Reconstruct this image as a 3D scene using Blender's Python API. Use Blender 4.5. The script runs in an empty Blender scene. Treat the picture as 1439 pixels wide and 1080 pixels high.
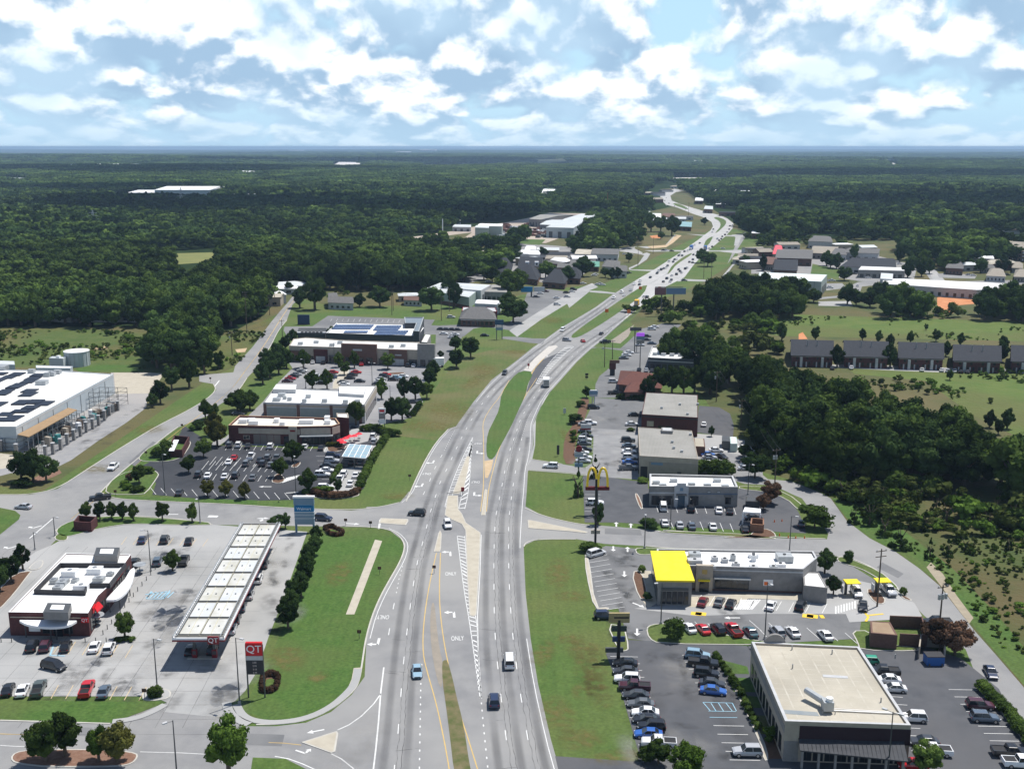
import bpy,math,random
import numpy as np
from mathutils import Vector
R=math.radians
S=bpy.context.scene
COL=S.collection

# ---------------------------------------------------------------- camera, sky, sun, exposure
FPX,CH=1500.0,95.0
PITCH=math.atan((540-206)/FPX)
cam=bpy.data.cameras.new('camera');co=bpy.data.objects.new('camera',cam);COL.objects.link(co)
co.location=(0,0,CH);co.rotation_euler=(math.pi/2-PITCH,0,0)
cam.sensor_width=36;cam.lens=36*FPX/1439;cam.clip_start=1;cam.clip_end=90000
S.camera=co
S.view_settings.view_transform='Standard';S.view_settings.look='None'
S.view_settings.exposure=0.15;S.view_settings.gamma=1;S.view_settings.use_curve_mapping=False
# shadows fall a little left and towards the camera, the sun stands high
SUN_EL,SUN_AZ=R(66),R(52)       # azimuth clockwise from +Y
sd=Vector((math.cos(SUN_EL)*math.sin(SUN_AZ),math.cos(SUN_EL)*math.cos(SUN_AZ),math.sin(SUN_EL)))
sl=bpy.data.lights.new('sun','SUN');sl.energy=5.0;sl.angle=R(0.53);sl.color=(1,.965,.91)
so=bpy.data.objects.new('sun',sl);COL.objects.link(so)
so.rotation_euler=sd.to_track_quat('Z','Y').to_euler();so.location=(0,0,3000)

def build_world():
 w=bpy.data.worlds.new('World');S.world=w;w.use_nodes=True;w.cycles.sampling_method='MANUAL';w.cycles.sample_map_resolution=256
 nt=w.node_tree;N=nt.nodes;L=nt.links;N.clear()
 def n(t,**k):
  a=N.new(t)
  for kk,v in k.items():setattr(a,kk,v)
  return a
 def math_(op,a,b=None,c=None,clamp=False):
  m=n('ShaderNodeMath',operation=op);m.use_clamp=clamp
  for i,v in enumerate((a,b,c)):
   if v is None:continue
   if isinstance(v,(int,float)):m.inputs[i].default_value=v
   else:L.new(v,m.inputs[i])
  return m.outputs[0]
 def mr(v,a,b,c=0,d=1):
  m=n('ShaderNodeMapRange',interpolation_type='SMOOTHSTEP');L.new(v,m.inputs[0])
  for i,x in enumerate((a,b,c,d)):m.inputs[i+1].default_value=x
  return m.outputs[0]
 def mix(f,a,b):
  m=n('ShaderNodeMix',data_type='RGBA')
  if isinstance(f,(int,float)):m.inputs[0].default_value=f
  else:L.new(f,m.inputs[0])
  for s,v in ((6,a),(7,b)):
   if isinstance(v,tuple):m.inputs[s].default_value=(*v,1)
   else:L.new(v,m.inputs[s])
  return m.outputs[2]
 sky=n('ShaderNodeTexSky',sky_type='NISHITA');sky.sun_disc=False
 sky.sun_elevation=SUN_EL;sky.sun_rotation=SUN_AZ;sky.altitude=300
 sky.air_density=1.0;sky.dust_density=.6;sky.ozone_density=1.2
 tc=n('ShaderNodeTexCoord');sp=n('ShaderNodeSeparateXYZ');L.new(tc.outputs['Generated'],sp.inputs[0])
 x,y,z=sp.outputs
 el=math_('ARCSINE',z)
 elc=math_('MAXIMUM',el,0.0)
 g=math_('DIVIDE',1.0,math_('ADD',elc,.085))
 hl=math_('MULTIPLY',math_('LOGARITHM',math_('ADD',elc,.075),math.e),1.3)
 rad=math_('SQRT',math_('ADD',math_('MULTIPLY',x,x),math_('MULTIPLY',y,y)))
 def P(dz,sc,off):
  cx=math_('MULTIPLY',math_('MULTIPLY',math_('DIVIDE',x,rad),6.2),sc)
  cy=math_('MULTIPLY',math_('DIVIDE',y,rad),2.0)
  cz=math_('MULTIPLY',math_('ADD',hl,dz),sc)
  c=n('ShaderNodeCombineXYZ');L.new(cx,c.inputs[0]);L.new(cy,c.inputs[1]);L.new(cz,c.inputs[2])
  a=n('ShaderNodeVectorMath',operation='ADD');L.new(c.outputs[0],a.inputs[0]);a.inputs[1].default_value=off
  return a.outputs[0]
 def noise(v,s,det=8,r=.55,dist=0.0):
  t=n('ShaderNodeTexNoise');L.new(v,t.inputs['Vector']);t.inputs['Scale'].default_value=s
  t.inputs['Detail'].default_value=det;t.inputs['Roughness'].default_value=r;t.inputs['Distortion'].default_value=dist
  return t.outputs['Fac']
 def vor(v,sc,det=1.5):
  t=n('ShaderNodeTexVoronoi',feature='F1');L.new(v,t.inputs['Vector']);t.inputs['Scale'].default_value=sc;t.inputs['Detail'].default_value=det
  t.inputs['Roughness'].default_value=.5;return t.outputs['Distance']
 off=(5.2,1.3,3.4)
 def field(dz):
  p=P(dz,1,off);w_=n('ShaderNodeTexNoise');L.new(p,w_.inputs['Vector']);w_.inputs['Scale'].default_value=3.0;w_.inputs['Detail'].default_value=5
  ws=n('ShaderNodeVectorMath',operation='SCALE');L.new(w_.outputs['Color'],ws.inputs[0]);ws.inputs['Scale'].default_value=.28
  wa=n('ShaderNodeVectorMath',operation='ADD');L.new(p,wa.inputs[0]);L.new(ws.outputs[0],wa.inputs[1]);q=wa.outputs[0]
  return math_('ADD',math_('MULTIPLY',noise(q,1.3,6,.52),.95),math_('MULTIPLY',vor(q,2.6),-.34))
 dens=field(0);up=field(.11)
 lit=math_('SUBTRACT',dens,up)
 cover=mr(elc,.13,.34,.0,.42)
 cov=n('ShaderNodeMapRange',interpolation_type='SMOOTHSTEP');L.new(dens,cov.inputs[0]);L.new(cover,cov.inputs[1])
 L.new(math_('ADD',cover,.13),cov.inputs[2]);mask=cov.outputs[0]
 light=mr(math_('ADD',lit,math_('MULTIPLY',math_('SUBTRACT',noise(P(0,1,(7.0,2.0,9.0)),6.5,8,.62),.5),.22)),-.07,.105)
 c=mix(light,(3.6,5.3,7.2),(11.4,11.8,12.1))
 big=mr(noise(P(0,1,(1.0,7.0,5.0)),.9,4),.45,.62)
 c=mix(math_('MULTIPLY',big,.62),c,(5.4,7.4,9.2))
 low=mr(elc,.0,.04,1,0)
 sk=mix(low,mix(mr(elc,.13,.3,.85,0),sky.outputs[0],(5.0,7.7,9.7)),(5.2,7.6,9.5))
 c2=mix(mask,sk,c)
 c3=mix(math_('MULTIPLY',mr(elc,.0,.05,1,0),.75),c2,(4.6,6.6,8.4))
 bg=n('ShaderNodeBackground');bg.inputs[1].default_value=.1;L.new(c3,bg.inputs[0])
 o=n('ShaderNodeOutputWorld');L.new(bg.outputs[0],o.inputs[0])
build_world()

# ---------------------------------------------------------------- helpers
ZN=dict(A=(0,700,2.8425),B=(360,700,2.8425),C=(700,700,2.8425),D=(1039,700,2.8425),E=(0,420,3.6),F=(300,420,3.6),
          G=(560,420,3.6),H=(780,420,3.6),I=(1079,420,3.6),J=(0,200,3.997),K=(360,200,3.997),L=(600,240,5.996),
          M=(800,240,5.139),N=(1039,240,3.5975),O=(0,0,1))
sP,cP=math.sin(PITCH),math.cos(PITCH)
def PX(zn,x,y):
 a,b,s=ZN[zn];return a+x/s,b+y/s
def WO(px,py,z=0.0):
 u,v=px-719.5,py-540
 t=(CH-z)/(FPX*sP+v*cP)
 return Vector((u*t,(FPX*cP-v*sP)*t,z))
def W(zn,x,y,z=0.0):
 return WO(*PX(zn,x,y),z)
def to_px(X,Y,Z=0.0):
 dz=Z-CH
 f=Y*cP-dz*sP;up=Y*sP+dz*cP
 return 719.5+FPX*X/f,540-FPX*up/f
def WL(zn,pts,z=0.0):
 return [W(zn,p[0],p[1],z) for p in pts]
def hdg(zn,x,y,d):
 a=W(zn,x,y);b=W(zn,x+d[0],y+d[1]);return math.atan2(b.x-a.x,b.y-a.y)

def tag(o,label=None,cat=None,group=None,kind=None):
 if label:o['label']=label
 if cat:o['category']=cat
 if group:o['group']=group
 if kind:o['kind']=kind
 return o
def thing(name,label,cat,loc=(0,0,0),group=None):
 o=bpy.data.objects.new(name,None);COL.objects.link(o);o.location=loc
 o.empty_display_size=.5
 return tag(o,label,cat,group)
def rootloc(p):
 v=Vector((0,0,0))
 while p is not None:v += Vector(p.location);p=p.parent
 return v
class MB:
 def __init__(s):s.v=[];s.f=[];s.m=[];s.uv=[];s.hasuv=False
 def face(s,idx,m=0,uv=None):
  s.f.append(tuple(idx));s.m.append(m)
  s.uv.append(uv)
  if uv:s.hasuv=True
 def quad(s,a,b,c,d,m=0,uv=None):
  i=len(s.v);s.v += [tuple(a),tuple(b),tuple(c),tuple(d)];s.face((i,i+1,i+2,i+3),m,uv)
 def prism(s,pts,z0,z1,m=0,mt=None,bottom=False):
  n=len(pts);i=len(s.v)
  area=sum(pts[k][0]*pts[(k+1) % n][1]-pts[(k+1) % n][0]*pts[k][1] for k in range(n))
  if area<0:pts=pts[::-1]
  s.v += [(p[0],p[1],z0) for p in pts]+[(p[0],p[1],z1) for p in pts]
  for k in range(n):
   j=(k+1) % n;s.face((i+k,i+j,i+n+j,i+n+k),m)
  s.face([i+n+k for k in range(n)],m if mt is None else mt)
  if bottom:s.face([i+n-1-k for k in range(n)],m)
  return s
 def box(s,cx,cy,z0,sx,sy,sz,rot=0,m=0,top=1.0,bottom=True):
  c,q=math.cos(rot),math.sin(rot);i=len(s.v)
  for zz,k in ((z0,1),(z0+sz,top)):
   for a,b in ((-1,-1),(1,-1),(1,1),(-1,1)):
    x,y=a*sx*k/2,b*sy*k/2
    s.v.append((cx+x*c-y*q,cy+x*q+y*c,zz))
  for k in range(4):s.face((i+k,i+(k+1) % 4,i+4+(k+1) % 4,i+4+k),m)
  s.face((i+4,i+5,i+6,i+7),m)
  if bottom:s.face((i+3,i+2,i+1,i),m)
  return s
 def tube(s,a,b,r0,r1=None,n=8,m=0):
  a=Vector(a);b=Vector(b);r1=r0 if r1 is None else r1
  d=(b-a).normalized();t=Vector((1,0,0)) if abs(d.x)<.8 else Vector((0,1,0))
  u=d.cross(t).normalized();w=d.cross(u);i=len(s.v)
  for p,r in ((a,r0),(b,r1)):
   for k in range(n):
    an=2*math.pi*k/n;s.v.append(tuple(p+u*(r*math.cos(an))+w*(r*math.sin(an))))
  for k in range(n):s.face((i+k,i+(k+1) % n,i+n+(k+1) % n,i+n+k),m)
  s.face([i+n-1-k for k in range(n)],m);s.face([i+n+k for k in range(n)],m)
  return s
 def build(s,name,mats,parent=None,smooth=False,kind=None):
  L0=rootloc(parent)
  me=bpy.data.meshes.new(name)
  me.from_pydata([(v[0]-L0.x,v[1]-L0.y,v[2]-L0.z) for v in s.v],[],s.f)
  if not isinstance(mats,(list,tuple)):mats=[mats]
  for q in mats:me.materials.append(q)
  me.polygons.foreach_set('material_index',s.m)
  if s.hasuv:
   ul=me.uv_layers.new(name='UVMap');arr=[]
   for f,u in zip(s.f,s.uv):arr += [c for p in (u or [(0,0)]*len(f)) for c in p]
   ul.data.foreach_set('uv',arr)
  if smooth:me.polygons.foreach_set('use_smooth',[True]*len(s.f))
  me.update()
  o=bpy.data.objects.new(name,me);COL.objects.link(o);o.parent=parent
  if kind:o['kind']=kind
  return o
def dup(root,loc=None,rot=None,par=None):
 c=root.copy();COL.objects.link(c);c.parent=par
 if loc is not None:c.location=loc
 if rot is not None:c.rotation_euler=rot
 for ch in KIDS.get(root.name,()):
  dup(ch,par=c)
 return c
KIDS={}
def index_kids():
 KIDS.clear()
 for o in COL.objects:
  if o.parent:KIDS.setdefault(o.parent.name,[]).append(o)
def BX(nm,m,par,*a,**k):return MB().box(*a,**k).build(nm,m,par)
def TB(nm,m,par,*a,**k):return MB().tube(*a,**k).build(nm,m,par)
def inset(pts,d):
 n=len(pts);area=sum(pts[k][0]*pts[(k+1) % n][1]-pts[(k+1) % n][0]*pts[k][1] for k in range(n))
 if area<0:pts=pts[::-1]
 out=[]
 for k in range(n):
  a,b,c=(Vector((p[0],p[1])) for p in (pts[k-1],pts[k],pts[(k+1) % n]))
  e1=(b-a).normalized();e2=(c-b).normalized()
  n1=Vector((-e1.y,e1.x));n2=Vector((-e2.y,e2.x));m=n1+n2
  if m.length<.3:m=n1
  m=m/max(m.length,1e-6);kk=max(.45,m.dot(n1))
  q=b+m*(d/kk);out.append((q.x,q.y))
 return out
def smooth_pts(pts,it=2,closed=True):
 pts=[Vector((p[0],p[1])) for p in pts]
 for _ in range(it):
  q=[];n=len(pts)
  rng=range(n) if closed else range(n-1)
  if not closed:q.append(pts[0])
  for i in rng:
   a,b=pts[i],pts[(i+1) % n];q += [a*.75+b*.25,a*.25+b*.75]
  if not closed:q.append(pts[-1])
  pts=q
 return pts
def resample(pts,step):
 out=[Vector((pts[0][0],pts[0][1]))];acc=0
 for i in range(len(pts)-1):
  a=Vector((pts[i][0],pts[i][1]));b=Vector((pts[i+1][0],pts[i+1][1]));L_=(b-a).length
  if L_<1e-6:continue
  t=step-acc
  while t <= L_:out.append(a+(b-a)*(t/L_));t += step
  acc=L_-(t-step)
 return out
def ribbon(mb,pts,w,z,m=0,h=None):
 n=len(pts);P2=[Vector((p[0],p[1])) for p in pts];d=0;L_,R_,D_=[],[],[]
 for i,p in enumerate(P2):
  t=(P2[min(i+1,n-1)]-P2[max(i-1,0)])
  if t.length<1e-6:t=Vector((0,1))
  t.normalize();nn=Vector((-t.y,t.x));L_.append(p+nn*w/2);R_.append(p-nn*w/2)
  if i:d += (p-P2[i-1]).length
  D_.append(d)
 for i in range(n-1):
  mb.quad((*R_[i],z),(*R_[i+1],z),(*L_[i+1],z),(*L_[i],z),m,[(0,D_[i]),(0,D_[i+1]),(1,D_[i+1]),(1,D_[i])])
  if h:
   mb.quad((*L_[i],z),(*L_[i+1],z),(*L_[i+1],z-h),(*L_[i],z-h),m)
   mb.quad((*R_[i+1],z),(*R_[i],z),(*R_[i],z-h),(*R_[i+1],z-h),m)
def dashes(mb,pts,z,on=3.05,per=12.19,w=.16,m=0,start=0):
 q=resample(pts,.61);ln=len(q)
 per_n=max(2,round(per/.61));on_n=max(1,round(on/.61))
 i=start
 while i+on_n<ln:
  ribbon(mb,q[i:i+on_n+1],w,z,m);i += per_n
from mathutils.geometry import delaunay_2d_cdt
def fill(mb,pts,z,m=0):
 v2=[Vector((p[0],p[1])) for p in pts];n=len(v2)
 vo,eo,fo,_,_,_=delaunay_2d_cdt(v2,[(i,(i+1) % n) for i in range(n)],[],0,1e-5)
 b=len(mb.v);mb.v += [(p.x,p.y,z) for p in vo]
 for f in fo:
  a=[vo[i] for i in f];c=sum(a,Vector((0,0)))/len(a);w=0
  for i in range(n):
   p,q=v2[i],v2[(i+1) % n]
   if (p.y <= c.y) != (q.y <= c.y):
    k=(q.x-p.x)*(c.y-p.y)-(c.x-p.x)*(q.y-p.y)
    if q.y>p.y and k>0:w += 1
    if q.y <= p.y and k<0:w -= 1
  if w:mb.face([b+i for i in f],m)
Z_ORD=[0]
def sheet(name,pts,z,mat,parent=None,kind='structure',sm=0):
 if sm:pts=smooth_pts(pts,sm)
 Z_ORD[0] += 1;z += Z_ORD[0]*4e-5
 mb=MB();n=len(pts)
 area=sum(pts[k][0]*pts[(k+1) % n][1]-pts[(k+1) % n][0]*pts[k][1] for k in range(n))
 if area<0:pts=pts[::-1]
 fill(mb,pts,z)
 o=mb.build(name,mat,parent)
 if parent is None:o['kind']=kind
 return o

# ---------------------------------------------------------------- materials
MT={}
def mat(name,c,c2=None,scale=.5,rough=.85,metal=0,bump=0,detail=6,spec=.3,c3=None,scale3=.02,coord='pos',emit=0,bscale=None):
 if name in MT:return MT[name]
 m=bpy.data.materials.new(name);m.use_nodes=True;nt=m.node_tree;N=nt.nodes;L=nt.links
 b=N['Principled BSDF'];b.inputs['Roughness'].default_value=rough;b.inputs['Metallic'].default_value=metal
 b.inputs['Specular IOR Level'].default_value=spec
 b.inputs['Base Color'].default_value=(*c,1)
 if emit:b.inputs['Emission Color'].default_value=(*c,1);b.inputs['Emission Strength'].default_value=emit
 if c2 is not None or bump:
  if coord == 'pos':g=N.new('ShaderNodeNewGeometry');v=g.outputs['Position']
  else:g=N.new('ShaderNodeTexCoord');v=g.outputs['Object']
  t=N.new('ShaderNodeTexNoise');t.inputs['Scale'].default_value=scale;t.inputs['Detail'].default_value=detail
  t.inputs['Roughness'].default_value=.6;L.new(v,t.inputs['Vector'])
  if c2 is not None:
   mr=N.new('ShaderNodeMapRange');mr.inputs[1].default_value=.35;mr.inputs[2].default_value=.65;L.new(t.outputs[0],mr.inputs[0])
   mx=N.new('ShaderNodeMix');mx.data_type='RGBA';L.new(mr.outputs[0],mx.inputs[0])
   mx.inputs[6].default_value=(*c,1);mx.inputs[7].default_value=(*c2,1);out=mx.outputs[2]
   if c3 is not None:
    t3=N.new('ShaderNodeTexNoise');t3.inputs['Scale'].default_value=scale3;t3.inputs['Detail'].default_value=5;L.new(v,t3.inputs['Vector'])
    m3=N.new('ShaderNodeMapRange');m3.inputs[1].default_value=.42;m3.inputs[2].default_value=.66;L.new(t3.outputs[0],m3.inputs[0])
    x3=N.new('ShaderNodeMix');x3.data_type='RGBA';L.new(m3.outputs[0],x3.inputs[0]);L.new(out,x3.inputs[6])
    x3.inputs[7].default_value=(*c3,1);out=x3.outputs[2]
   if name.startswith('lawn'):    # faint mowing lanes
    wv=N.new('ShaderNodeTexWave');wv.inputs['Scale'].default_value=.16;wv.inputs['Distortion'].default_value=1.2;wv.inputs['Detail'].default_value=2;L.new(v,wv.inputs['Vector'])
    wm=N.new('ShaderNodeMapRange');wm.inputs[3].default_value=.98;wm.inputs[4].default_value=1.05;L.new(wv.outputs['Fac'],wm.inputs[0])
    ft=N.new('ShaderNodeTexNoise');ft.inputs['Scale'].default_value=1.6;ft.inputs['Detail'].default_value=4;L.new(v,ft.inputs['Vector'])
    fm=N.new('ShaderNodeMapRange');fm.inputs[1].default_value=.3;fm.inputs[2].default_value=.7;fm.inputs[3].default_value=.78;fm.inputs[4].default_value=1.18;L.new(ft.outputs[0],fm.inputs[0])
    mm=N.new('ShaderNodeMath');mm.operation='MULTIPLY';L.new(wm.outputs[0],mm.inputs[0]);L.new(fm.outputs[0],mm.inputs[1])
    vs=N.new('ShaderNodeVectorMath');vs.operation='SCALE';L.new(out,vs.inputs[0]);L.new(mm.outputs[0],vs.inputs['Scale']);out=vs.outputs[0]
   L.new(out,b.inputs['Base Color'])
  if bump:
   tb=N.new('ShaderNodeTexNoise');tb.inputs['Scale'].default_value=bscale or scale*4;tb.inputs['Detail'].default_value=5;L.new(v,tb.inputs['Vector'])
   bp=N.new('ShaderNodeBump');bp.inputs['Strength'].default_value=.6;bp.inputs['Distance'].default_value=bump
   L.new(tb.outputs[0],bp.inputs['Height']);L.new(bp.outputs[0],b.inputs['Normal'])
 MT[name]=m;return m
def leaf_mat(name,c,c2,var=.42):
 m=bpy.data.materials.new(name);m.use_nodes=True;nt=m.node_tree;N=nt.nodes;L=nt.links;N.clear()
 oi=N.new('ShaderNodeObjectInfo');g=N.new('ShaderNodeNewGeometry')
 t=N.new('ShaderNodeTexNoise');t.inputs['Scale'].default_value=.35;t.inputs['Detail'].default_value=3;L.new(g.outputs['Position'],t.inputs['Vector'])
 rp=N.new('ShaderNodeMath');rp.operation='ADD';L.new(oi.outputs['Random'],rp.inputs[0]);L.new(g.outputs['Random Per Island'],rp.inputs[1])
 r2=N.new('ShaderNodeMath');r2.operation='MULTIPLY_ADD';L.new(rp.outputs[0],r2.inputs[0]);r2.inputs[1].default_value=.42;L.new(t.outputs[0],r2.inputs[2])
 mr=N.new('ShaderNodeMapRange');mr.inputs[1].default_value=.45;mr.inputs[2].default_value=1.2;L.new(r2.outputs[0],mr.inputs[0])
 mx=N.new('ShaderNodeMix');mx.data_type='RGBA';L.new(mr.outputs[0],mx.inputs[0]);mx.inputs[6].default_value=(*c,1);mx.inputs[7].default_value=(*c2,1)
 # broad tint changes from stand to stand
 tb=N.new('ShaderNodeTexNoise');tb.inputs['Scale'].default_value=.006;tb.inputs['Detail'].default_value=4;L.new(g.outputs['Position'],tb.inputs['Vector'])
 mb=N.new('ShaderNodeMapRange');mb.inputs[1].default_value=.35;mb.inputs[2].default_value=.65;mb.inputs[3].default_value=1-var;mb.inputs[4].default_value=1+var;L.new(tb.outputs[0],mb.inputs[0])
 ir=N.new('ShaderNodeMapRange');ir.inputs[3].default_value=.66;ir.inputs[4].default_value=1.42;L.new(oi.outputs['Random'],ir.inputs[0])
 mi=N.new('ShaderNodeMath');mi.operation='MULTIPLY';L.new(mb.outputs[0],mi.inputs[0]);L.new(ir.outputs[0],mi.inputs[1])
 vm=N.new('ShaderNodeVectorMath');vm.operation='SCALE';L.new(mx.outputs[2],vm.inputs[0]);L.new(mi.outputs[0],vm.inputs['Scale'])
 d=N.new('ShaderNodeBsdfDiffuse');L.new(vm.outputs[0],d.inputs[0])
 tr=N.new('ShaderNodeBsdfTranslucent');L.new(vm.outputs[0],tr.inputs[0])
 ms=N.new('ShaderNodeMixShader');ms.inputs[0].default_value=.22;L.new(d.outputs[0],ms.inputs[1]);L.new(tr.outputs[0],ms.inputs[2])
 o=N.new('ShaderNodeOutputMaterial');L.new(ms.outputs[0],o.inputs[0])
 MT[name]=m;return m
def wear_mat(name,c,amt,scale=.25,lo=.3,hi=.7):
 # stain or tyre wear with its own soft outline (UV: u across, v along)
 m=bpy.data.materials.new(name);m.use_nodes=True;nt=m.node_tree;N=nt.nodes;L=nt.links;N.clear()
 uv=N.new('ShaderNodeUVMap');sp=N.new('ShaderNodeSeparateXYZ');L.new(uv.outputs[0],sp.inputs[0])
 a=N.new('ShaderNodeMath');a.operation='SUBTRACT';L.new(sp.outputs[0],a.inputs[0]);a.inputs[1].default_value=.5
 b=N.new('ShaderNodeMath');b.operation='ABSOLUTE';L.new(a.outputs[0],b.inputs[0])
 mr=N.new('ShaderNodeMapRange');mr.interpolation_type='SMOOTHSTEP'
 for i,x in enumerate((.5,.1,0,amt)):mr.inputs[i+1].default_value=x
 L.new(b.outputs[0],mr.inputs[0])
 g=N.new('ShaderNodeNewGeometry');t=N.new('ShaderNodeTexNoise');t.inputs['Scale'].default_value=scale;t.inputs['Detail'].default_value=6;L.new(g.outputs['Position'],t.inputs['Vector'])
 m2=N.new('ShaderNodeMapRange');m2.inputs[1].default_value=lo;m2.inputs[2].default_value=hi;L.new(t.outputs[0],m2.inputs[0])
 mu=N.new('ShaderNodeMath');mu.operation='MULTIPLY';L.new(mr.outputs[0],mu.inputs[0]);L.new(m2.outputs[0],mu.inputs[1])
 d=N.new('ShaderNodeBsdfDiffuse');d.inputs[0].default_value=(*c,1);tr=N.new('ShaderNodeBsdfTransparent')
 ms=N.new('ShaderNodeMixShader');L.new(mu.outputs[0],ms.inputs[0]);L.new(tr.outputs[0],ms.inputs[1]);L.new(d.outputs[0],ms.inputs[2])
 o=N.new('ShaderNodeOutputMaterial');L.new(ms.outputs[0],o.inputs[0]);MT[name]=m;return m

meadow=mat('meadow',(.052,.078,.022),(.10,.095,.035),.05,.95,c3=(.12,.10,.042),scale3=.018,bump=.5,bscale=.6)
lawn=mat('lawn',(.056,.104,.020),(.080,.130,.029),.35,.95,c3=(.104,.125,.036),scale3=.03,detail=10,bump=.06,bscale=2.5)
lawn_dry=mat('lawn_dry',(.068,.108,.024),(.102,.122,.036),.3,.95,c3=(.130,.122,.05),scale3=.05,detail=10,bump=.05,bscale=2.5)
lawn_rich=mat('lawn_rich',(.048,.104,.018),(.068,.126,.025),.4,.95,c3=(.078,.114,.028),scale3=.06,detail=10,bump=.05,bscale=2.5)
woodfloor=mat('woodfloor',(.022,.034,.013),(.035,.045,.018),.1,.95)
asphalt=mat('asphalt',(.20,.20,.203),(.255,.253,.25),.18,.9,c3=(.285,.28,.27),scale3=.03,bump=.01)
asphalt_mid=mat('asphalt_mid',(.13,.133,.138),(.165,.166,.168),.3,.9,c3=(.20,.20,.20),scale3=.04)
asphalt_dark=mat('asphalt_dark',(.070,.074,.083),(.094,.097,.106),.25,.9,c3=(.10,.10,.105),scale3=.05)
asphalt_new=mat('asphalt_new',(.030,.033,.040),(.042,.045,.052),.3,.85,c3=(.055,.057,.064),scale3=.06)
concrete=mat('concrete',(.285,.287,.283),(.335,.333,.325),.12,.9,c3=(.375,.37,.36),scale3=.035,detail=9)
concrete_tan=mat('concrete_tan',(.39,.35,.28),(.46,.42,.34),.4,.9)
conc_kerb=mat('concrete_kerb',(.42,.40,.36),(.5,.48,.43),.5,.9)
joint=mat('joint',(.16,.155,.15))
paint_w=mat('paint_white',(.72,.72,.70),(.58,.58,.57),.9,.7)
paint_y=mat('paint_yellow',(.62,.42,.12),(.52,.36,.13),.9,.7)
paint_b=mat('paint_blue',(.25,.48,.62),(.33,.50,.58),.9,.7)
mulch=mat('mulch',(.10,.055,.035),(.14,.08,.05),1.5,.95)
mulch_red=mat('mulch_red',(.17,.09,.06),(.23,.14,.10),1.5,.95)
soil=mat('soil',(.46,.17,.07),(.55,.26,.12),.2,.95)
soil_tan=mat('soil_tan',(.44,.32,.19),(.52,.40,.26),.3,.95)
white_roof=mat('white_roof',(.74,.74,.72),(.82,.82,.81),.15,.7,c3=(.62,.61,.58),scale3=.12)
tan_roof=mat('tan_roof',(.42,.385,.31),(.50,.46,.38),.15,.85,c3=(.36,.33,.27),scale3=.08)
grey_roof=mat('grey_roof',(.24,.235,.215),(.30,.29,.27),.2,.85)
metal_roof=mat('metal_roof',(.50,.53,.53),(.60,.62,.62),.1,.5,spec=.4)
dark_shingle=mat('dark_shingle',(.026,.029,.036),(.042,.045,.053),1.2,.95)
mid_shingle=mat('mid_shingle',(.11,.11,.11),(.16,.155,.15),1.2,.95)
tan_shingle=mat('tan_shingle',(.25,.22,.18),(.32,.29,.24),1.0,.95)
red_shingle=mat('red_shingle',(.11,.045,.038),(.15,.065,.05),1.2,.95)
brick_dark=mat('brick_dark',(.075,.028,.030),(.11,.042,.040),2.5,.9)
brick_brown=mat('brick_brown',(.13,.075,.06),(.17,.10,.08),2.5,.9)
stucco_tan=mat('stucco_tan',(.36,.31,.25),(.42,.37,.30),.8,.9)
stucco_grey=mat('stucco_grey',(.22,.21,.20),(.27,.26,.25),.8,.9)
stucco_light=mat('stucco_light',(.42,.43,.44),(.5,.5,.5),.8,.9)
stucco_white=mat('stucco_white',(.68,.67,.65),(.75,.74,.72),.8,.85)
wall_metal=mat('wall_metal',(.42,.47,.50),(.48,.52,.54),.3,.6)
wall_green=mat('wall_green',(.30,.36,.33),(.35,.40,.37),.3,.6)
trim_dark=mat('trim_dark',(.035,.035,.04),rough=.6)
steel=mat('steel',(.35,.36,.37),rough=.45,metal=.6)
steel_dark=mat('steel_dark',(.09,.095,.10),rough=.5,metal=.3)
galv=mat('galvanised',(.45,.47,.48),(.36,.38,.39),.8,.5,metal=.4)
wood_pole=mat('wood_pole',(.16,.12,.09),(.10,.08,.065),3,.9)
glass_dark=mat('glass_dark',(.018,.022,.028),rough=.12,spec=.6)
glass_blue=mat('glass_blue',(.05,.09,.13),rough=.1,spec=.7)
solar=mat('solar',(.012,.017,.032),rough=.45,spec=.3)
solar_pale=mat('solar_pale',(.05,.10,.24),rough=.25,spec=.6)
yellow=mat('yellow_roof',(.84,.66,.012),(.76,.60,.03),.5,.5)
yellow_arch=mat('yellow_plastic',(.88,.62,.03),rough=.35)
red=mat('red',(.55,.015,.02),rough=.45)
red_dark=mat('red_dark',(.19,.014,.02),rough=.5)
white=mat('white',(.8,.8,.8),rough=.5)
blue=mat('blue',(.03,.12,.36),rough=.5)
blue_grey=mat('blue_grey',(.15,.24,.33),rough=.5)
orange=mat('orange',(.75,.16,.03),rough=.6)
purple_lit=mat('purple_screen',(.42,.10,.75),emit=.45)
bark=mat('bark',(.09,.07,.05),(.13,.10,.075),3,.95)
brown_roof=mat('brown_roof',(.30,.20,.11),(.34,.23,.13),.4,.8)
green_metal=mat('green_metal',(.12,.30,.22),rough=.5)
water=mat('pond',(.06,.12,.05),rough=.15,spec=.6)
def ORD(i,n):
 w='first second third fourth fifth sixth seventh eighth ninth tenth eleventh twelfth thirteenth fourteenth fifteenth sixteenth seventeenth eighteenth nineteenth twentieth'.split()
 return w[i] if i<len(w) else '%d%s' % (i+1,{1:'st',2:'nd',3:'rd'}.get((i+1) % 10,'th'))
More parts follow.
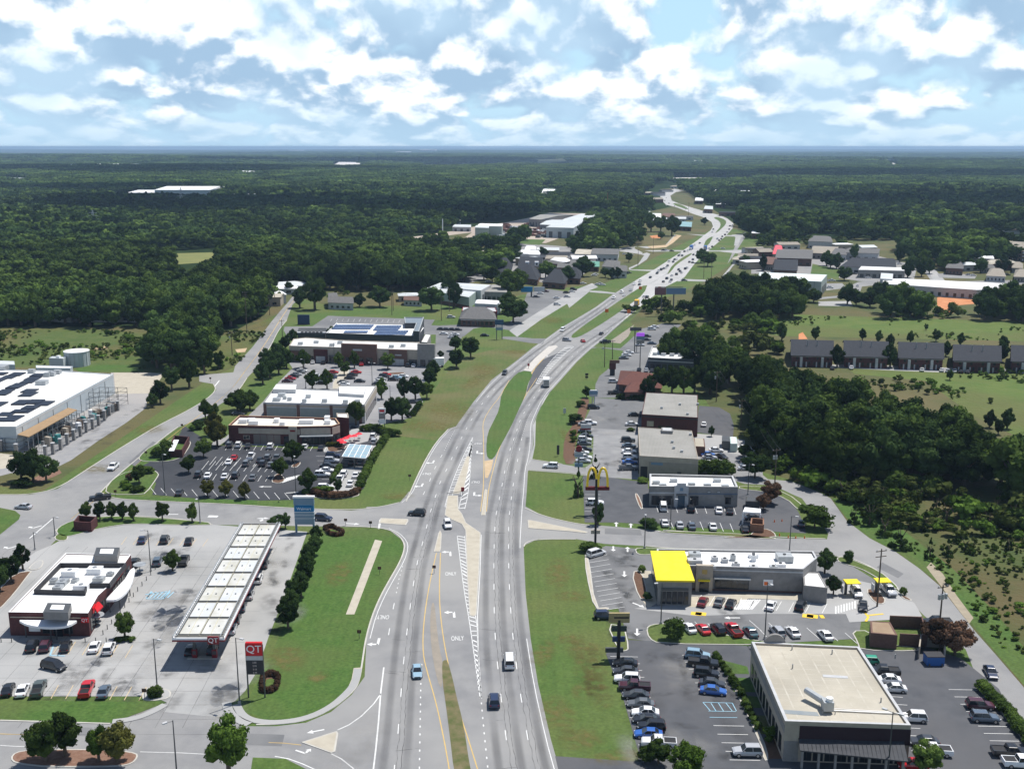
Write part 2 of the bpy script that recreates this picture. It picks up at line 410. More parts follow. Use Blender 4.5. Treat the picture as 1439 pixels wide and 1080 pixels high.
# ---------------------------------------------------------------- terrain
def hgt(X,Y):
 X=np.asarray(X,float);Y=np.asarray(Y,float)
 r=np.sqrt(X*X+Y*Y);k=np.clip((r-1700)/3500,0,1);k=k*k*(3-2*k)
 a=np.sin(X/820+Y/1300)+np.sin(Y/610-X/1900+1.7)+.7*np.sin(X/1500-Y/830+.6)+.5*np.sin(Y/350+X/420)
 b=np.sin(Y/2900+X/5200+.4)+.6*np.sin(X/2600+2.1)
 return k*(6.5*a+np.clip((r-4000)/9000,0,1)*15*b)
def build_ground():
 n=190
 def ax(lo,hi,n):
  s=np.linspace(math.asinh(lo/120),math.asinh(hi/120),n);return np.sinh(s)*120
 xs=ax(-42000,42000,n);ys=ax(-9000,42000,n)
 XX,YY=np.meshgrid(xs,ys);ZZ=hgt(XX,YY)
 v=np.stack([XX.ravel(),YY.ravel(),ZZ.ravel()],1)
 f=[(j*n+i,j*n+i+1,(j+1)*n+i+1,(j+1)*n+i) for j in range(n-1) for i in range(n-1)]
 me=bpy.data.meshes.new('ground');me.from_pydata(v.tolist(),[],f);me.update()
 m=bpy.data.materials.new('land');m.use_nodes=True;nt=m.node_tree;N=nt.nodes;L=nt.links
 b=N['Principled BSDF'];b.inputs['Roughness'].default_value=1;b.inputs['Specular IOR Level'].default_value=0
 g=N.new('ShaderNodeNewGeometry')
 def nz(s,d=6):
  t=N.new('ShaderNodeTexNoise');t.inputs['Scale'].default_value=s;t.inputs['Detail'].default_value=d;L.new(g.outputs['Position'],t.inputs['Vector']);return t.outputs[0]
 def rm(x,a,b_):
  r=N.new('ShaderNodeMapRange');r.inputs[1].default_value=a;r.inputs[2].default_value=b_;L.new(x,r.inputs[0]);return r.outputs[0]
 def mx(f_,a,c):
  q=N.new('ShaderNodeMix');q.data_type='RGBA';L.new(f_,q.inputs[0])
  for i,z in ((6,a),(7,c)):
   if isinstance(z,tuple):q.inputs[i].default_value=(*z,1)
   else:L.new(z,q.inputs[i])
  return q.outputs[2]
 c=mx(rm(nz(.05),.38,.62),(.018,.033,.014),(.030,.048,.019))
 c=mx(rm(nz(.0007,8),.48,.66),c,(.038,.062,.024))
 c=mx(rm(nz(.0021,9),.665,.70),c,(.13,.14,.06))
 L.new(c,b.inputs['Base Color']);me.materials.append(m)
 o=bpy.data.objects.new('ground',me);COL.objects.link(o);o['kind']='structure'
build_ground()

Z1,Z2,Z3,Z4,Z5=.02,.035,.05,.065,.08
def PO(s,z=0):     # px list as a flat string "x,y x,y"
 return [WO(*map(float,p.split(',')),z) for p in s.split()]
def WZ(zn,s,z=0):
 return [W(zn,*map(float,p.split(',')),z) for p in s.split()]
# open land near the roads: meadow sheet, then lawns
sheet('meadow',PO('-600,1500 -500,470 0,459 205,459 330,465 372,442 396,414 425,397 600,402 652,392 690,372 640,350 560,345 560,338 650,323 720,312 850,300 900,300 945,290 925,262 955,262 1000,293 1030,312 1060,335 1439,335 1800,340 1800,700 2000,1500'),.01,meadow)
sheet('lawn',PO('-400,1400 -300,650 60,690 300,528 330,515 394,437 420,418 470,432 690,425 760,408 850,398 900,372 1000,322 1012,318 1100,335 1060,352 985,398 905,432 885,452 905,470 990,560 1060,660 1190,695 1250,760 1310,830 1360,900 1439,985 1700,1400'),Z1,lawn)
# fields
sheet('grass_field',PO('205,357 320,354 314,364 300,368 240,372 215,366'),.02,mat('hay',(.20,.20,.065),(.15,.17,.055),.05,.95))
sheet('grass_clearing',PO('240,386 290,385 286,389 300,396 262,399 243,395'),.02,lawn_dry)
sheet('grass_field',PO('0,462 60,459 215,468 290,478 330,466 372,450 396,438 350,500 330,514 300,524 225,530 200,522 90,520 0,515 -400,520 -400,465'),.015,mat('scrub',(.055,.095,.020),(.09,.115,.03),.09,.95,c3=(.115,.10,.035),scale3=.02,detail=9,bump=.6,bscale=.5))
sheet('lawn_strip',WZ('E','380,355 460,333 660,335 720,352 730,368 560,371 400,368'),.03,lawn_rich)
sheet('soil',WZ('E','1190,255 1250,248 1240,268 1200,272'),.03,soil_tan)
sheet('soil',WZ('E','470,245 540,238 545,252 480,258'),.03,soil_tan)
# right: meadow bands between the woods and the townhouses
sheet('grass_field',PO('1060,440 1439,452 1700,458 1700,485 1100,472 1010,462'),.02,mat('scrub_r',(.075,.125,.024),(.11,.145,.034),.09,.95,c3=(.10,.105,.032),scale3=.02,detail=9,bump=.6,bscale=.5))
sheet('grass_field',PO('1190,515 1439,522 1700,525 1700,605 1439,618 1370,585 1300,535 1200,525'),.02,MT['scrub_r'])
sheet('soil',WZ('N','300,825 320,815 345,850 300,852'),.03,soil)
sheet('soil',WZ('N','1000,640 1060,625 1195,632 1190,672 1100,680 1080,720 1010,712 1000,680'),.03,soil)
sheet('soil',WZ('D','1005,415 1060,405 1090,420 1050,437 1010,430'),.03,soil_tan)
sheet('scrub_field',PO('1167,700 1190,731 1257,774 1320,823 1370,886 1439,965 1600,1200 2000,1500 2000,700 1439,655 1200,660 1100,655'),.03,mat('scrub_rr',(.052,.078,.020),(.085,.092,.028),.14,.95,c3=(.105,.082,.036),scale3=.035,detail=9,bump=.6,bscale=.6))
sheet('verge_grass',PO('1169,700 1192,731 1224,756 1259,774 1322,821 1347,853 1372,884 1439,963 1530,1080 1600,1080 1460,935 1400,862 1340,800 1270,745 1200,700'),.045,lawn_rich)
sheet('soil',PO('1302,797 1322,823 1347,857 1362,876 1368,868 1344,836 1325,806 1308,790'),.055,mat('gravel_edge',(.28,.24,.18),(.34,.29,.21),.6,.95))
# ---------------------------------------------------------------- highway
HL=('485,1400 500,1200 503,1080 509,1000 512,960 515,897 523.6,865 536,837 550,812 564,788 569.7,770 567.6,760 557,749 543,743 515,740.5 515,712 536,711.7 561,706 575,695 586,670 600,642 614,620 630.5,602 640.5,599 665.5,564.4 690.5,534 726.7,506 749,488 765.5,477 790.5,459 810,447.8 837.8,431 862,413 893,394 920.6,378 955.7,355 981,337 998.5,323.7 1002,318 1000,312 990.7,306 975,301 951.8,291.6 936,287.7 930,281.8 927.5,275 932,269 948,265.3')
HR=('961.5,268 949.8,270 942,275 944,281.8 955.7,286.7 975,292.5 994.6,298.4 1010,302 1022,307 1030.6,314 1029.6,320.8 1020,331.5 1004,345 987,358.7 975,372 961.5,390 936,402.5 909,423 878,449 849,475.5 829.4,491 810,509 788,534 765.5,559 753,586.7 749,598 749,625.5 746,645 742,659 740.5,686.7 738,718.6 736,760 736,770 738.7,833.7 745.7,897 756,960 774,1038 786,1080 830,1230 880,1400')
road=sheet('highway',PO(HL+' '+HR),Z3,asphalt)
sheet('highway',PO(' '.join(HL.split()[33:])+' '+' '.join(HR.split()[:19])),Z3+.001,mat('far_concrete',(.36,.355,.345),(.44,.43,.42),.05,.9))
lanes=MB()
def pl(zn,s):return WZ(zn,s)
RE=PO(' '.join(HR.split()[::-1]))
# right carriageway dashed lines
r1=WZ('O','722,1100 715.5,1071 703,971 695,892 694,823 694,774 696,728 699,714.5 704.5,686.7 714,639 724,611.7 732,586.7 743,570 757,549 780,525.4 793,511.7 810,495 826,483 848,468.6 878,449 901,431')
r2=WZ('O','756,1100 747,1069 730.5,971 720,892 715.5,823 714.6,774 715,728 717,714 720,687 726.6,650.5 733.6,614')
l1=WZ('O','553,1090 558.8,1037.7 562,992 567.5,925 574,869 583,805.5 588.7,781 595.7,756 606,714 613,695 618,678 626.7,661.7 633,648 646,620 651.7,609 664,586.7 678,566 699,542 721,523 749,500.5 777,480 810,457 842,436 862,421')
l2=WZ('O','546,892 552,857.6')
for p in (r1,l1):dashes(lanes,smooth_pts(p,2,False),Z4,m=0)
dashes(lanes,smooth_pts(r2,2,False),Z4)
dashes(lanes,WZ('O','733.6,614 741,590 747,578'),Z4,on=.9,per=2.7)
dashes(lanes,WZ('O','546,892 552,857.6 557,833'),Z4)
dashes(lanes,WZ('O','557,833 561,812 566,795'),Z4,on=.9,per=2.4)
dashes(lanes,WZ('O','594.7,695 603,678 609,662 617,647 624.4,633'),Z4)
dashes(lanes,WZ('O','624.4,633 632,617 640,603'),Z4,on=.9,per=2.4)
dashes(lanes,WZ('B','652,1080 655,900 658,720 663,640'),Z4,on=.9,per=2.7,w=.2)
dashes(lanes,WZ('B','925,1075 910,930 898,800'),Z4,on=.9,per=2.7,w=.2)
# edge lines
def edge(pts,off,w=.14,mm=0,it=1):
 q=smooth_pts([Vector((p[0],p[1])) for p in pts],it,False);out=[]
 for i,p in enumerate(q):
  t=(q[min(i+1,len(q)-1)]-q[max(i-1,0)]).normalized();out.append(p+Vector((t.y,-t.x))*off)
 ribbon(lanes,out,w,Z4,mm)
HLp,HRp=PO(HL),PO(HR)
edge(HRp[12:32],.9);edge(HRp[31:33],.9);edge(HRp[34:42],.8)
edge(HLp[5:14],.7);edge(HLp[17:24],.7);edge(HLp[24:46],1.0)
ribbon(lanes,WZ('B','510,675 498,770 488,900 478,1000 468,1085 450,1250'),.25,Z4)
ribbon(lanes,WZ('B','498,780 470,820 420,870 370,905 325,925'),.2,Z4)
# yellow lines round the median
for s in ('720,218 690,350 668,500 665,620 685,700 720,820 750,960 775,1100 800,1300','736,218 730,400 745,550 775,700 810,850 850,970 890,1100 950,1300'):
 ribbon(lanes,smooth_pts(WZ('B',s),2,False),.17,Z4,1)
for s in ('415,1075 428,980 432,880 432,800 430,700 425,620 470,545 510,500 560,410','445,1075 455,960 480,860 510,750 560,650 605,560 640,492 700,400','640,490 650,450 660,400 715,315'):
 ribbon(lanes,smooth_pts(WZ('G',s),2,False),.17,Z4,1)
ribbon(lanes,smooth_pts(WZ('G','640,490 650,440 665,385 715,318 800,240'),2,False),.4,Z4,1)
# painted white hatching beside the islands
def hatch(a,b,n,w=.35,outline=True):
 A=resample(smooth_pts(a,1,False),1.0);B_=resample(smooth_pts(b,1,False),1.0)
 for i in range(n):
  t=i/(n-1);p=A[int(t*(len(A)-1))];q=B_[int(min(1,t+.02)*(len(B_)-1))]
  ribbon(lanes,[p,q],w,Z4)
 if outline:ribbon(lanes,A,.15,Z4);ribbon(lanes,B_,.15,Z4)
hatch(WZ('B','803,150 815,250 832,380 850,480 870,620 895,800'),WZ('B','833,150 840,250 850,380 882,480 886,620 899,800'),40)
ribbon(lanes,WZ('B','899,145 894,300 884,470 888,620 900,800'),.15,Z4)
hatch(WZ('G','235,1050 250,990 290,880 335,780 365,720 375,700'),WZ('G','250,1060 275,985 312,880 345,795 370,730 376,700'),30)
hatch(WZ('G','305,1060 318,1000 335,900 350,830 358,780'),WZ('G','335,1062 350,1000 362,900 367,800 374,720'),16,.45)
hatch(WZ('G','695,425 740,350 800,280 850,240'),WZ('G','712,430 770,350 840,280 888,240'),20,.9)
# arrows and words
def arrow(zn,x,y,hd,turn=0,sc=1.0):
 o=W(zn,x,y);c,q=math.cos(-hd),math.sin(-hd)
 def T(a,b):a *= sc;b *= sc;return (o.x+a*c-b*q,o.y+a*q+b*c,Z4+.004)
 k=1 if turn == 0 else turn
 if turn == 0:
  lanes.quad(T(-.22,-1.8),T(.22,-1.8),T(.22,.6),T(-.22,.6));i=len(lanes.v);lanes.v += [T(-.75,.6),T(.75,.6),T(0,1.9)];lanes.face((i,i+1,i+2))
 else:
  lanes.quad(T(-.22,-1.8),T(.22,-1.8),T(.22,.8),T(-.22,.8));lanes.quad(T(0,.35),T(k*1.0,.35),T(k*1.0,.85),T(0,.85))
  i=len(lanes.v);lanes.v += [T(k*1.0,-.1),T(k*1.0,1.3),T(k*1.9,.6)];lanes.face((i,i+1,i+2))
def vhd(zn,x,y,dx,dy):return hdg(zn,x,y,(dx,dy))
arrow('B',775,218,vhd('B',775,218,-3,-30),-1,1.1);arrow('B',790,460,vhd('B',790,460,-3,-30),-1,1.1)
arrow('B',487,577,vhd('B',487,577,-8,30),1,1.1);arrow('B',238,930,vhd('B',238,930,-30,6),0,.8);arrow('B',186,1015,vhd('B',186,1015,25,8),-1,.8)
for x,y in ((118,945),(175,827)):arrow('G',x,y,vhd('G',x,y,-12,25),1,1.2)
for x,y in ((383,990),(398,778)):arrow('G',x,y,vhd('G',x,y,-3,30),-1,1.2)
for x,y in ((700,312),(720,300),(752,290),(775,265)):arrow('G',x,y,vhd('G',x,y,-20,20),0,.8)
lanes.build('lane_marking',[paint_w,paint_y],road)
def word(txt,zn,x,y,hd,parent,size=.95,stretch=2.9,mt=None,z=Z4+.006,name='lettering'):
 c=bpy.data.curves.new(name,'FONT');c.body=txt;c.size=size;c.align_x='CENTER';c.align_y='CENTER'
 o=bpy.data.objects.new('tmp',c);COL.objects.link(o);dg=bpy.context.evaluated_depsgraph_get();dg.update()
 me=bpy.data.meshes.new_from_object(o.evaluated_get(dg));bpy.data.objects.remove(o)
 for v in me.vertices:v.co.y *= stretch
 me.materials.clear();me.materials.append(mt or paint_w)
 m=bpy.data.objects.new(name,me);COL.objects.link(m);m.parent=parent
 p=W(zn,x,y);m.location=(p.x,p.y,z);m.rotation_euler=(0,0,-hd);return m
word('ONLY','B',777,302,vhd('B',777,302,-2,-30),road);word('ONLY','B',804,560,vhd('B',804,560,-2,-30),road)
word('ONLY','B',507,474,vhd('B',507,474,-8,30),road)
word('ONLY','G',143,884,vhd('G',143,884,-12,25),road);word('ONLY','G',390,926,vhd('G',390,926,-3,30),road);word('ONLY','G',403,731,vhd('G',403,731,-4,30),road)
# dark bands the tyres leave in the lanes
wear=wear_mat('lane_wear',(.13,.13,.135),.42,.05,.2,.7)
crack_m=wear_mat('crack_seal',(.03,.03,.032),.8,.6,.30,.6)
wb=MB()
def offs(pts,d):
 q=smooth_pts(pts,2,False);out=[]
 for i,p in enumerate(q):
  t=(q[min(i+1,len(q)-1)]-q[max(i-1,0)]).normalized();out.append(p+Vector((t.y,-t.x))*d)
 return out
for base,ds in ((r1,(-1.8,1.8)),(r2,(1.9,)),(l1,(-1.8,1.8))):
 for d in ds:ribbon(wb,offs(base,d),2.0,Z3+.006)
wb.build('lane_wear',wear,road)
cb=MB();rnd=random.Random(4)
def crackline(pts,w=.10,jit=.16):
 q=resample(pts,1.3);q=[p+Vector((rnd.uniform(-jit,jit),rnd.uniform(-jit,jit))) for p in q];ribbon(cb,q,w,Z3+.011)
for base in (r1[:12],r2[:9],l1[:10]):
 for d in (.2,1.0):
  q=offs(base,d);crackline(q[rnd.randrange(4):])
for _ in range(46):
 y=rnd.uniform(560,1075);
 k=rnd.choice([0,1]);a=r1 if k else l1;i=rnd.randrange(0,len(a)-6);p=a[i].lerp(a[i+1],rnd.random())
 if p.y>600:continue
 d0=rnd.uniform(-3.4,0);crackline([Vector((p.x+d0,p.y)),Vector((p.x+d0+rnd.uniform(2,5),p.y+rnd.uniform(-1,1)))],.12)
cb.build('crack',crack_m,road)
# medians and islands
def island(name,pts,top,h=.14,kerb=.3,sm=1,ktop=None,parent=None):
 if sm:pts=smooth_pts(pts,sm)
 mb=MB();mb.prism(pts,0,h);o=mb.build(name,ktop or conc_kerb,parent)
 if parent is None:o['kind']='structure'
 if top:
  q=MB();qq=inset(pts,kerb);fill(q,qq,h+.012);q.build('island_top',top,o)
 return o
sheet('median_grass',WZ('B','742,655 752,645 765,648 785,720 800,790 828,900 855,1080 900,1300 840,1300 790,1090 775,960 757,820 745,740'),Z3+.02,mat('worn_grass',(.08,.098,.03),(.17,.14,.075),.45,.95,detail=10),sm=1)
sheet('median_soil',WZ('B','700,420 712,415 722,520 732,600 745,650 745,740 735,760 715,690 700,600 694,500'),Z3+.018,mat('median_dirt',(.24,.215,.18),(.30,.26,.21),.5,.95),sm=1)
island('traffic_island',WZ('B','728,140 735,128 741,142 738,200 734,214 710,214 718,180'),concrete_tan,sm=0,kerb=.2)
island('traffic_island',WZ('B','765,-10 806,-10 808,45 822,62 838,98 896,138 896,160 890,300 880,465 868,474 852,468 842,300 836,130 822,104 780,85 753,68'),concrete_tan,sm=0,kerb=.2)
island('traffic_island',WZ('G','268,985 306,985 330,965 352,870 362,800 352,795 342,800 312,880 275,980'),concrete_tan,sm=0,kerb=.2)
island('traffic_island',WZ('G','418,1095 435,970 440,962 450,968 446,1010 440,1095'),concrete_tan,sm=0,kerb=.2)
sheet('median_soil',WZ('G','435,820 480,812 470,860 452,905 438,905'),Z3+.018,soil_tan)
sheet('median_grass',WZ('G','685,370 620,362 572,400 520,478 510,560 480,620 450,680 443,760 450,808 480,812 512,750 570,645 608,560 642,488 650,440'),Z3+.02,lawn_rich,sm=1)
island('traffic_island',WZ('G','632,362 672,368 722,312 806,243 798,235 760,240 690,300'),mat('pale_conc',(.46,.44,.40),(.54,.5,.46),.5,.9),sm=0,kerb=.2)
sheet('turn_lane',WZ('G','720,312 890,237 760,330 700,425 655,470 648,470 672,385'),Z3+.008,asphalt_dark)
for s,nm in (('802,474 808,475 821,470 855,449 885,428 905,413 911,397 880,416 832,449 806,468','median_grass'),('938,386 943,381.5 950,372 973,357 971,355.5 960,361 945,372 938,384','median_grass'),
              ('989,345 992,337 1001.6,331.5 1001,335 996,344 989,346','median_grass'),('1005,328 1010,325 1020.6,315 1020,309 1008,304.5 1002,306 1011.6,311 1013,318 1006,326','median_grass'),('944,287 970,296 963,290 950,285','median_grass')):
 sheet(nm,PO(s),Z3+.02,lawn,sm=1)
for s in ('911,399 938,385 955,368 961,361 945,378 920,396','973,357 988,346 1002,332 1005,330 990,352'):
 sheet('turn_lane',PO(s),Z3+.008,concrete)
island('traffic_island',WZ('B','180,975 322,930 328,940 316,1012 300,1018'),concrete_tan,sm=0,kerb=.3)
island('traffic_island',WZ('B','497,80 607,84 608,92 598,108 490,100'),concrete_tan,sm=0,kerb=.3)
island('traffic_island',WZ('C','118,88 130,88 360,135 350,140 290,133 120,120'),concrete_tan,sm=0,kerb=.2)
# ---------------------------------------------------------------- side roads
jr=sheet('side_road',PO('575,690 561,707 536,712 494,717 390,713 340,709 194,703 155,699.5 141,691 60,700 0,725 -60,757 -60,900 0,812.6 42,775.6 72,754.5 77,746 105,729 169,724 246,728 299,737 370,738 515,740.5 545,743 567,760 600,755'),Z2,asphalt)
dr=sheet('country_road',PO('-300,790 -300,700 0,695 41.7,695 80.5,686.7 119,661.7 166.7,631 222,597.8 266.7,575.5 291.7,560 304,548 300,539.5 280,536 280,527 328,523 330.5,514 355.6,486.7 380.5,453 394,436.7 404,425.5 409,419 422,407 429,407 420,420 411,428 402.8,450.5 391.7,464.4 380.5,486.7 366,508 390,512 385,517 358,520 347,531 336,548 322,560 300,574 291.7,584 250,600.6 228,616 161,672 141.7,692 130,720 77,760 40,800 -200,960'),Z2+.006,asphalt)
mk=MB()
ribbon(mk,smooth_pts(WZ('O','100,729 150,690 200,645 250,606 292,575 325,548 345,520 368,490 385,463 402,436 416,418'),2,False),.14,Z3+.01,1)
ribbon(mk,smooth_pts(WZ('O','101,728 151,689 201,644 251,605 293,574 326,547 346,519 369,489 386,462 403,435 417,417'),2,False),.14,Z3+.01,1)
ribbon(mk,WZ('E','1110,412 1086,442'),.5,Z3+.01);ribbon(mk,WZ('A','210,82 118,160'),.3,Z3+.01);ribbon(mk,WZ('A','75,195 52,215'),.3,Z3+.01)
for zn,x,y,d in (('A',140,117,(-28,8)),('A',42,198,(-28,8)),('A',685,64,(-30,0)),('A',1045,80,(30,0)),('B',385,102,(30,2)),('B',20,82,(30,2))):
 h=vhd(zn,x,y,*d);L0=lanes;lanes=mk;arrow(zn,x,y,h,0 if x>300 else 1,1.0);lanes=L0
ribbon(mk,WZ('A','832,72 870,73'),1.4,Z3+.01);ribbon(mk,WZ('B','496,85 490,122'),.5,Z3+.01)
sheet('country_road',PO('-10,400 60,404 410,405 424,406 423,409 380,409 50,408 -10,405'),Z2,asphalt)
# frontage road at the bottom left
fr=sheet('frontage_road',PO('-500,1400 -400,1010 0,1012 155,1016.6 225,990 240,985 318,989 322,1005 345,1020 388,1020 430,1015 465,1000 494,976 520,940 530,1000 515,1400'),Z2+.003,asphalt)
ribbon(mk,WZ('A','0,940 110,944'),.14,Z3+.01,1);ribbon(mk,WZ('A','560,1012 720,1016 830,1022'),.14,Z3+.01);ribbon(mk,WZ('B','75,1030 130,1040 185,1060 240,1085'),.2,Z3+.01)
ribbon(mk,WZ('B','300,1020 340,1040 390,1080'),.2,Z3+.01);ribbon(mk,WZ('A','0,986 60,990 140,991'),.14,Z3+.01);ribbon(mk,WZ('B','50,975 110,977 180,985'),.14,Z3+.01,1)
mk.build('lane_marking',[paint_w,paint_y],jr)
# right side entrance road and the road that swings round the back
er=sheet('entrance_road',PO('730,705 737,710.6 763,724.6 805.5,735 851,738.7 932,745.7 1100,756 1162,757.5 1164,750 1156,738 1143,722 1127,700 1115,695 1100,688 1079,683 1062,676 1050,662 1046,650 1036,640 1046,632 1058,648 1066,662 1079,673 1112,676 1148,690 1167.4,700 1190,731.7 1222,756 1257,774 1292,798.5 1320.5,823 1345,855 1369.7,886 1398,918 1439,965.6 1520,1080 1480,1085 1439,1039.5 1376.7,962 1357,912 1299,865 1264,830 1236,802 1197,784 1172.7,781 1100,777 960,772 907.6,767 850,764 809,757 756,757 738.7,765 730,768'),Z2,asphalt)
sheet('side_road',PO('735,636 746,645 790,652 860,664 900,668 900,674 850,670 800,664 744,660 735,668'),Z2,asphalt)
# upper right entrance and frontage lot
sheet('frontage_lot',WZ('H','130,262 185,243 330,250 360,225 440,150 540,125 640,130 560,200 480,260 470,330 540,480 440,500 200,500 205,430 225,390 280,345 330,300 345,262 215,245'),Z2,asphalt_mid)
sheet('frontage_lot',WZ('H','205,500 450,515 440,650 430,665 200,655 140,640'),Z2+.004,asphalt_mid)
lotm=mat('asphalt_lot',(.20,.20,.205),(.25,.25,.25),.3,.9,c3=(.30,.30,.295),scale3=.05)
sheet('frontage_lot',WZ('H','150,640 430,665 420,880 440,905 300,905 155,890 155,850 190,830 195,700'),Z2,lotm)
sheet('rear_lot',WZ('H','690,760 960,780 1045,800 1055,940 960,935 860,905 700,900'),Z2,lotm)
sheet('rear_lot',WZ('H','728,540 830,548 885,580 905,640 900,700 715,675'),Z3,asphalt_dark)
sheet('concrete_pad',WZ('H','700,680 840,690 960,715 960,790 800,770 700,765'),Z3,concrete)
# bank lot
sheet('bank_lot',WZ('H','150,890 300,905 400,920 470,915 470,960 920,960 1040,965 1130,985 1190,1020 1230,1075 1260,1140 1270,1185 1070,1175 600,1150 320,1130 150,1130 140,900'),Z3,asphalt_dark)
# fast food lot
sheet('restaurant_lot',WZ('C','345,225 430,190 590,205 1060,210 1300,215 1380,250 1480,310 1590,380 1660,440 1700,480 1450,490 1440,560 1000,585 600,570 520,560 480,440 430,445 390,440'),Z3,asphalt_mid)
sheet('restaurant_apron',WZ('D','-420,440 -180,418 60,405 250,400 390,345 480,330 620,360 700,420 730,470 690,480 520,490 440,495 425,462 60,462 -180,470'),Z4,concrete)
sheet('sidewalk',WZ('C','545,290 610,290 630,400 1040,380 1240,385 1240,408 1000,400 960,425 770,435 640,415 600,440 570,400 545,350'),Z4+.01,concrete_tan)
sheet('office_lot',WZ('C','520,565 1000,590 1700,590 1850,640 2000,760 2110,980 2200,1200 1000,1250 560,1120 560,1010 500,800 430,620'),Z3+.004,asphalt_dark)
sheet('lot_driveway',PO('780,1062 900,1070 940,1100 940,1400 860,1400'),Z3,asphalt_dark)
# gas station pad
qt=sheet('station_pad',PO('-300,1012 -300,900 0,815 50,775 72,766 105,748 190,735 300,737 432,747 428,758 413,800 395,850 378,893 360,945 345,970 330,985 318,990 330,1010 230,1000 235,987 215,978 -60,978'),Z3,concrete)
jt=MB()
for k in range(24):
 a=W('A',0,0)
for i in range(-34,0):
 x=i*4.6;
 p=[Vector((x+.03*(y-185),y)) for y in (158,262)]
 if -150<x<-52:ribbon(jt,[Vector((x,162)),Vector((x-2,245))],.10,Z3+.012)
for j in range(18):
 y=160+j*4.8
 ribbon(jt,[Vector((-110 if y<200 else -100,y)),Vector((-50-(y-160)*.06,y))],.10,Z3+.012)
jt.build('pavement_joint',wear_mat('joint_dirt',(.12,.12,.115),.7,.2,.25,.6),qt)
# data hall yard
sheet('service_yard',WZ('E','-800,1100 -800,860 0,860 120,800 250,790 480,650 600,560 575,480 560,372 760,372 830,378 770,440 745,500 740,550 640,625 500,715 360,815 290,850 230,870 60,880 0,895'),Z2,mat('yard',(.24,.24,.245),(.29,.285,.28),.3,.9,c3=(.34,.32,.30),scale3=.03))
sheet('concrete_pad',WZ('E','60,800 110,680 400,540 600,478 600,570 240,805'),Z3,MT['yard'])
sheet('concrete_pad',WZ('E','575,372 830,376 790,440 755,478 585,480'),Z3,concrete_tan)
sheet('concrete_pad',WZ('E','-300,860 0,780 110,790 130,840 0,860'),Z3,concrete_tan)
# chicken restaurant lot, plaza lots
cl=sheet('restaurant_lot',WZ('F','-150,640 -180,700 -240,780 -390,860 -330,900 -290,930 -310,990 -60,1010 200,1020 440,1015 490,990 560,1000 700,985 760,960 840,740 840,680 700,640 600,760 0,740'),Z2+.012,asphalt_new)
sheet('drive_lane',WZ('F','640,860 760,840 800,700 840,690 838,740 790,860 735,965 690,985 600,980 590,900'),Z3+.02,concrete)
sheet('sidewalk',WZ('F','60,722 620,722 700,660 830,640 850,660 800,690 780,720 680,745 620,770 560,775 540,742 60,742'),Z3+.02,concrete)
sheet('plaza_lot',WZ('F','-100,760 60,700 250,520 330,420 400,350 380,320 1060,320 1130,350 1080,400 1040,480 1060,520 1000,600 830,640 700,660 690,620 870,520 860,530 840,660 700,670 620,720 60,720 0,760'),Z2+.004,mat('asphalt_plaza',(.20,.20,.21),(.245,.245,.25),.3,.9,c3=(.29,.285,.285),scale3=.04))
sheet('plaza_lot',WZ('F','1040,130 1250,140 1260,190 1230,240 1200,270 1195,300 1150,350 1120,340 1125,180 1050,180'),Z2+.004,asphalt_mid)
sheet('plaza_lot',WZ('F','360,140 500,138 580,85 1120,105 1090,150 560,160 420,170 380,200 355,160'),Z2+.004,asphalt_mid)
# lots by the restaurants further up
sheet('plaza_lot',WZ('G','200,135 310,130 500,148 560,158 680,130 730,75 880,0 900,-30 760,-50 650,-30 620,60 560,120 380,150 330,190 260,200 200,180'),Z2,asphalt_mid)
sheet('side_road',WZ('G','530,190 600,192 680,200 745,200 730,228 660,222 600,212 520,200'),Z3,asphalt_mid)
sheet('side_road',WZ('G','600,192 720,105 860,20 930,-30 1010,-60 980,-80 880,-40 700,70 560,160'),Z2+.008,concrete)
for s in ('430,715 500,680 560,640 585,600 560,590 525,600 530,590 470,560 480,545 560,560 720,535 800,465 760,462 690,540 420,550 360,560 360,580 500,600 540,610 500,670 430,700','430,712 620,715 600,725 440,718','140,865 230,868 330,880 365,880 360,892 300,888 150,876','-20,950 100,860 150,868 0,990','840,455 960,462 1040,458 1170,465 1250,470 1240,476 1040,470 960,470',
          '1170,462 1290,450 1240,480 1220,540 1190,540 1200,480','540,575 700,572 1060,575 1250,570 1300,575 1180,690 1100,800 1000,800 830,795 780,800 800,780 1080,790 1240,600 1080,582 600,583'):
 sheet('side_street',WZ('M',s),Z2+.002,concrete)
# right far industrial roads
for s in ('60,490 250,470 350,450 500,500 480,520 300,500 120,520','440,570 520,568 540,590 600,562 700,558 715,575 620,585 605,630 545,632 555,590 440,605','400,660 560,658 575,685 400,682','910,450 1035,560 1400,552 1439,560 1439,575 980,570 900,460','930,455 950,455 1040,555 980,555','200,625 400,640 620,620 610,632 400,650 210,635','1000,520 1080,515 1200,530 1190,545 1010,540','0,330 30,310 45,320 20,350 -30,430 -60,470'):
 sheet('side_street',WZ('N',s),Z2,concrete if '560,658' in s or '1040,555' in s else asphalt)
sheet('street',WZ('I','285,325 330,332 640,338 830,345 940,348 1439,360 1900,370 1900,384 1439,374 900,372 640,362 300,345'),Z2,concrete)
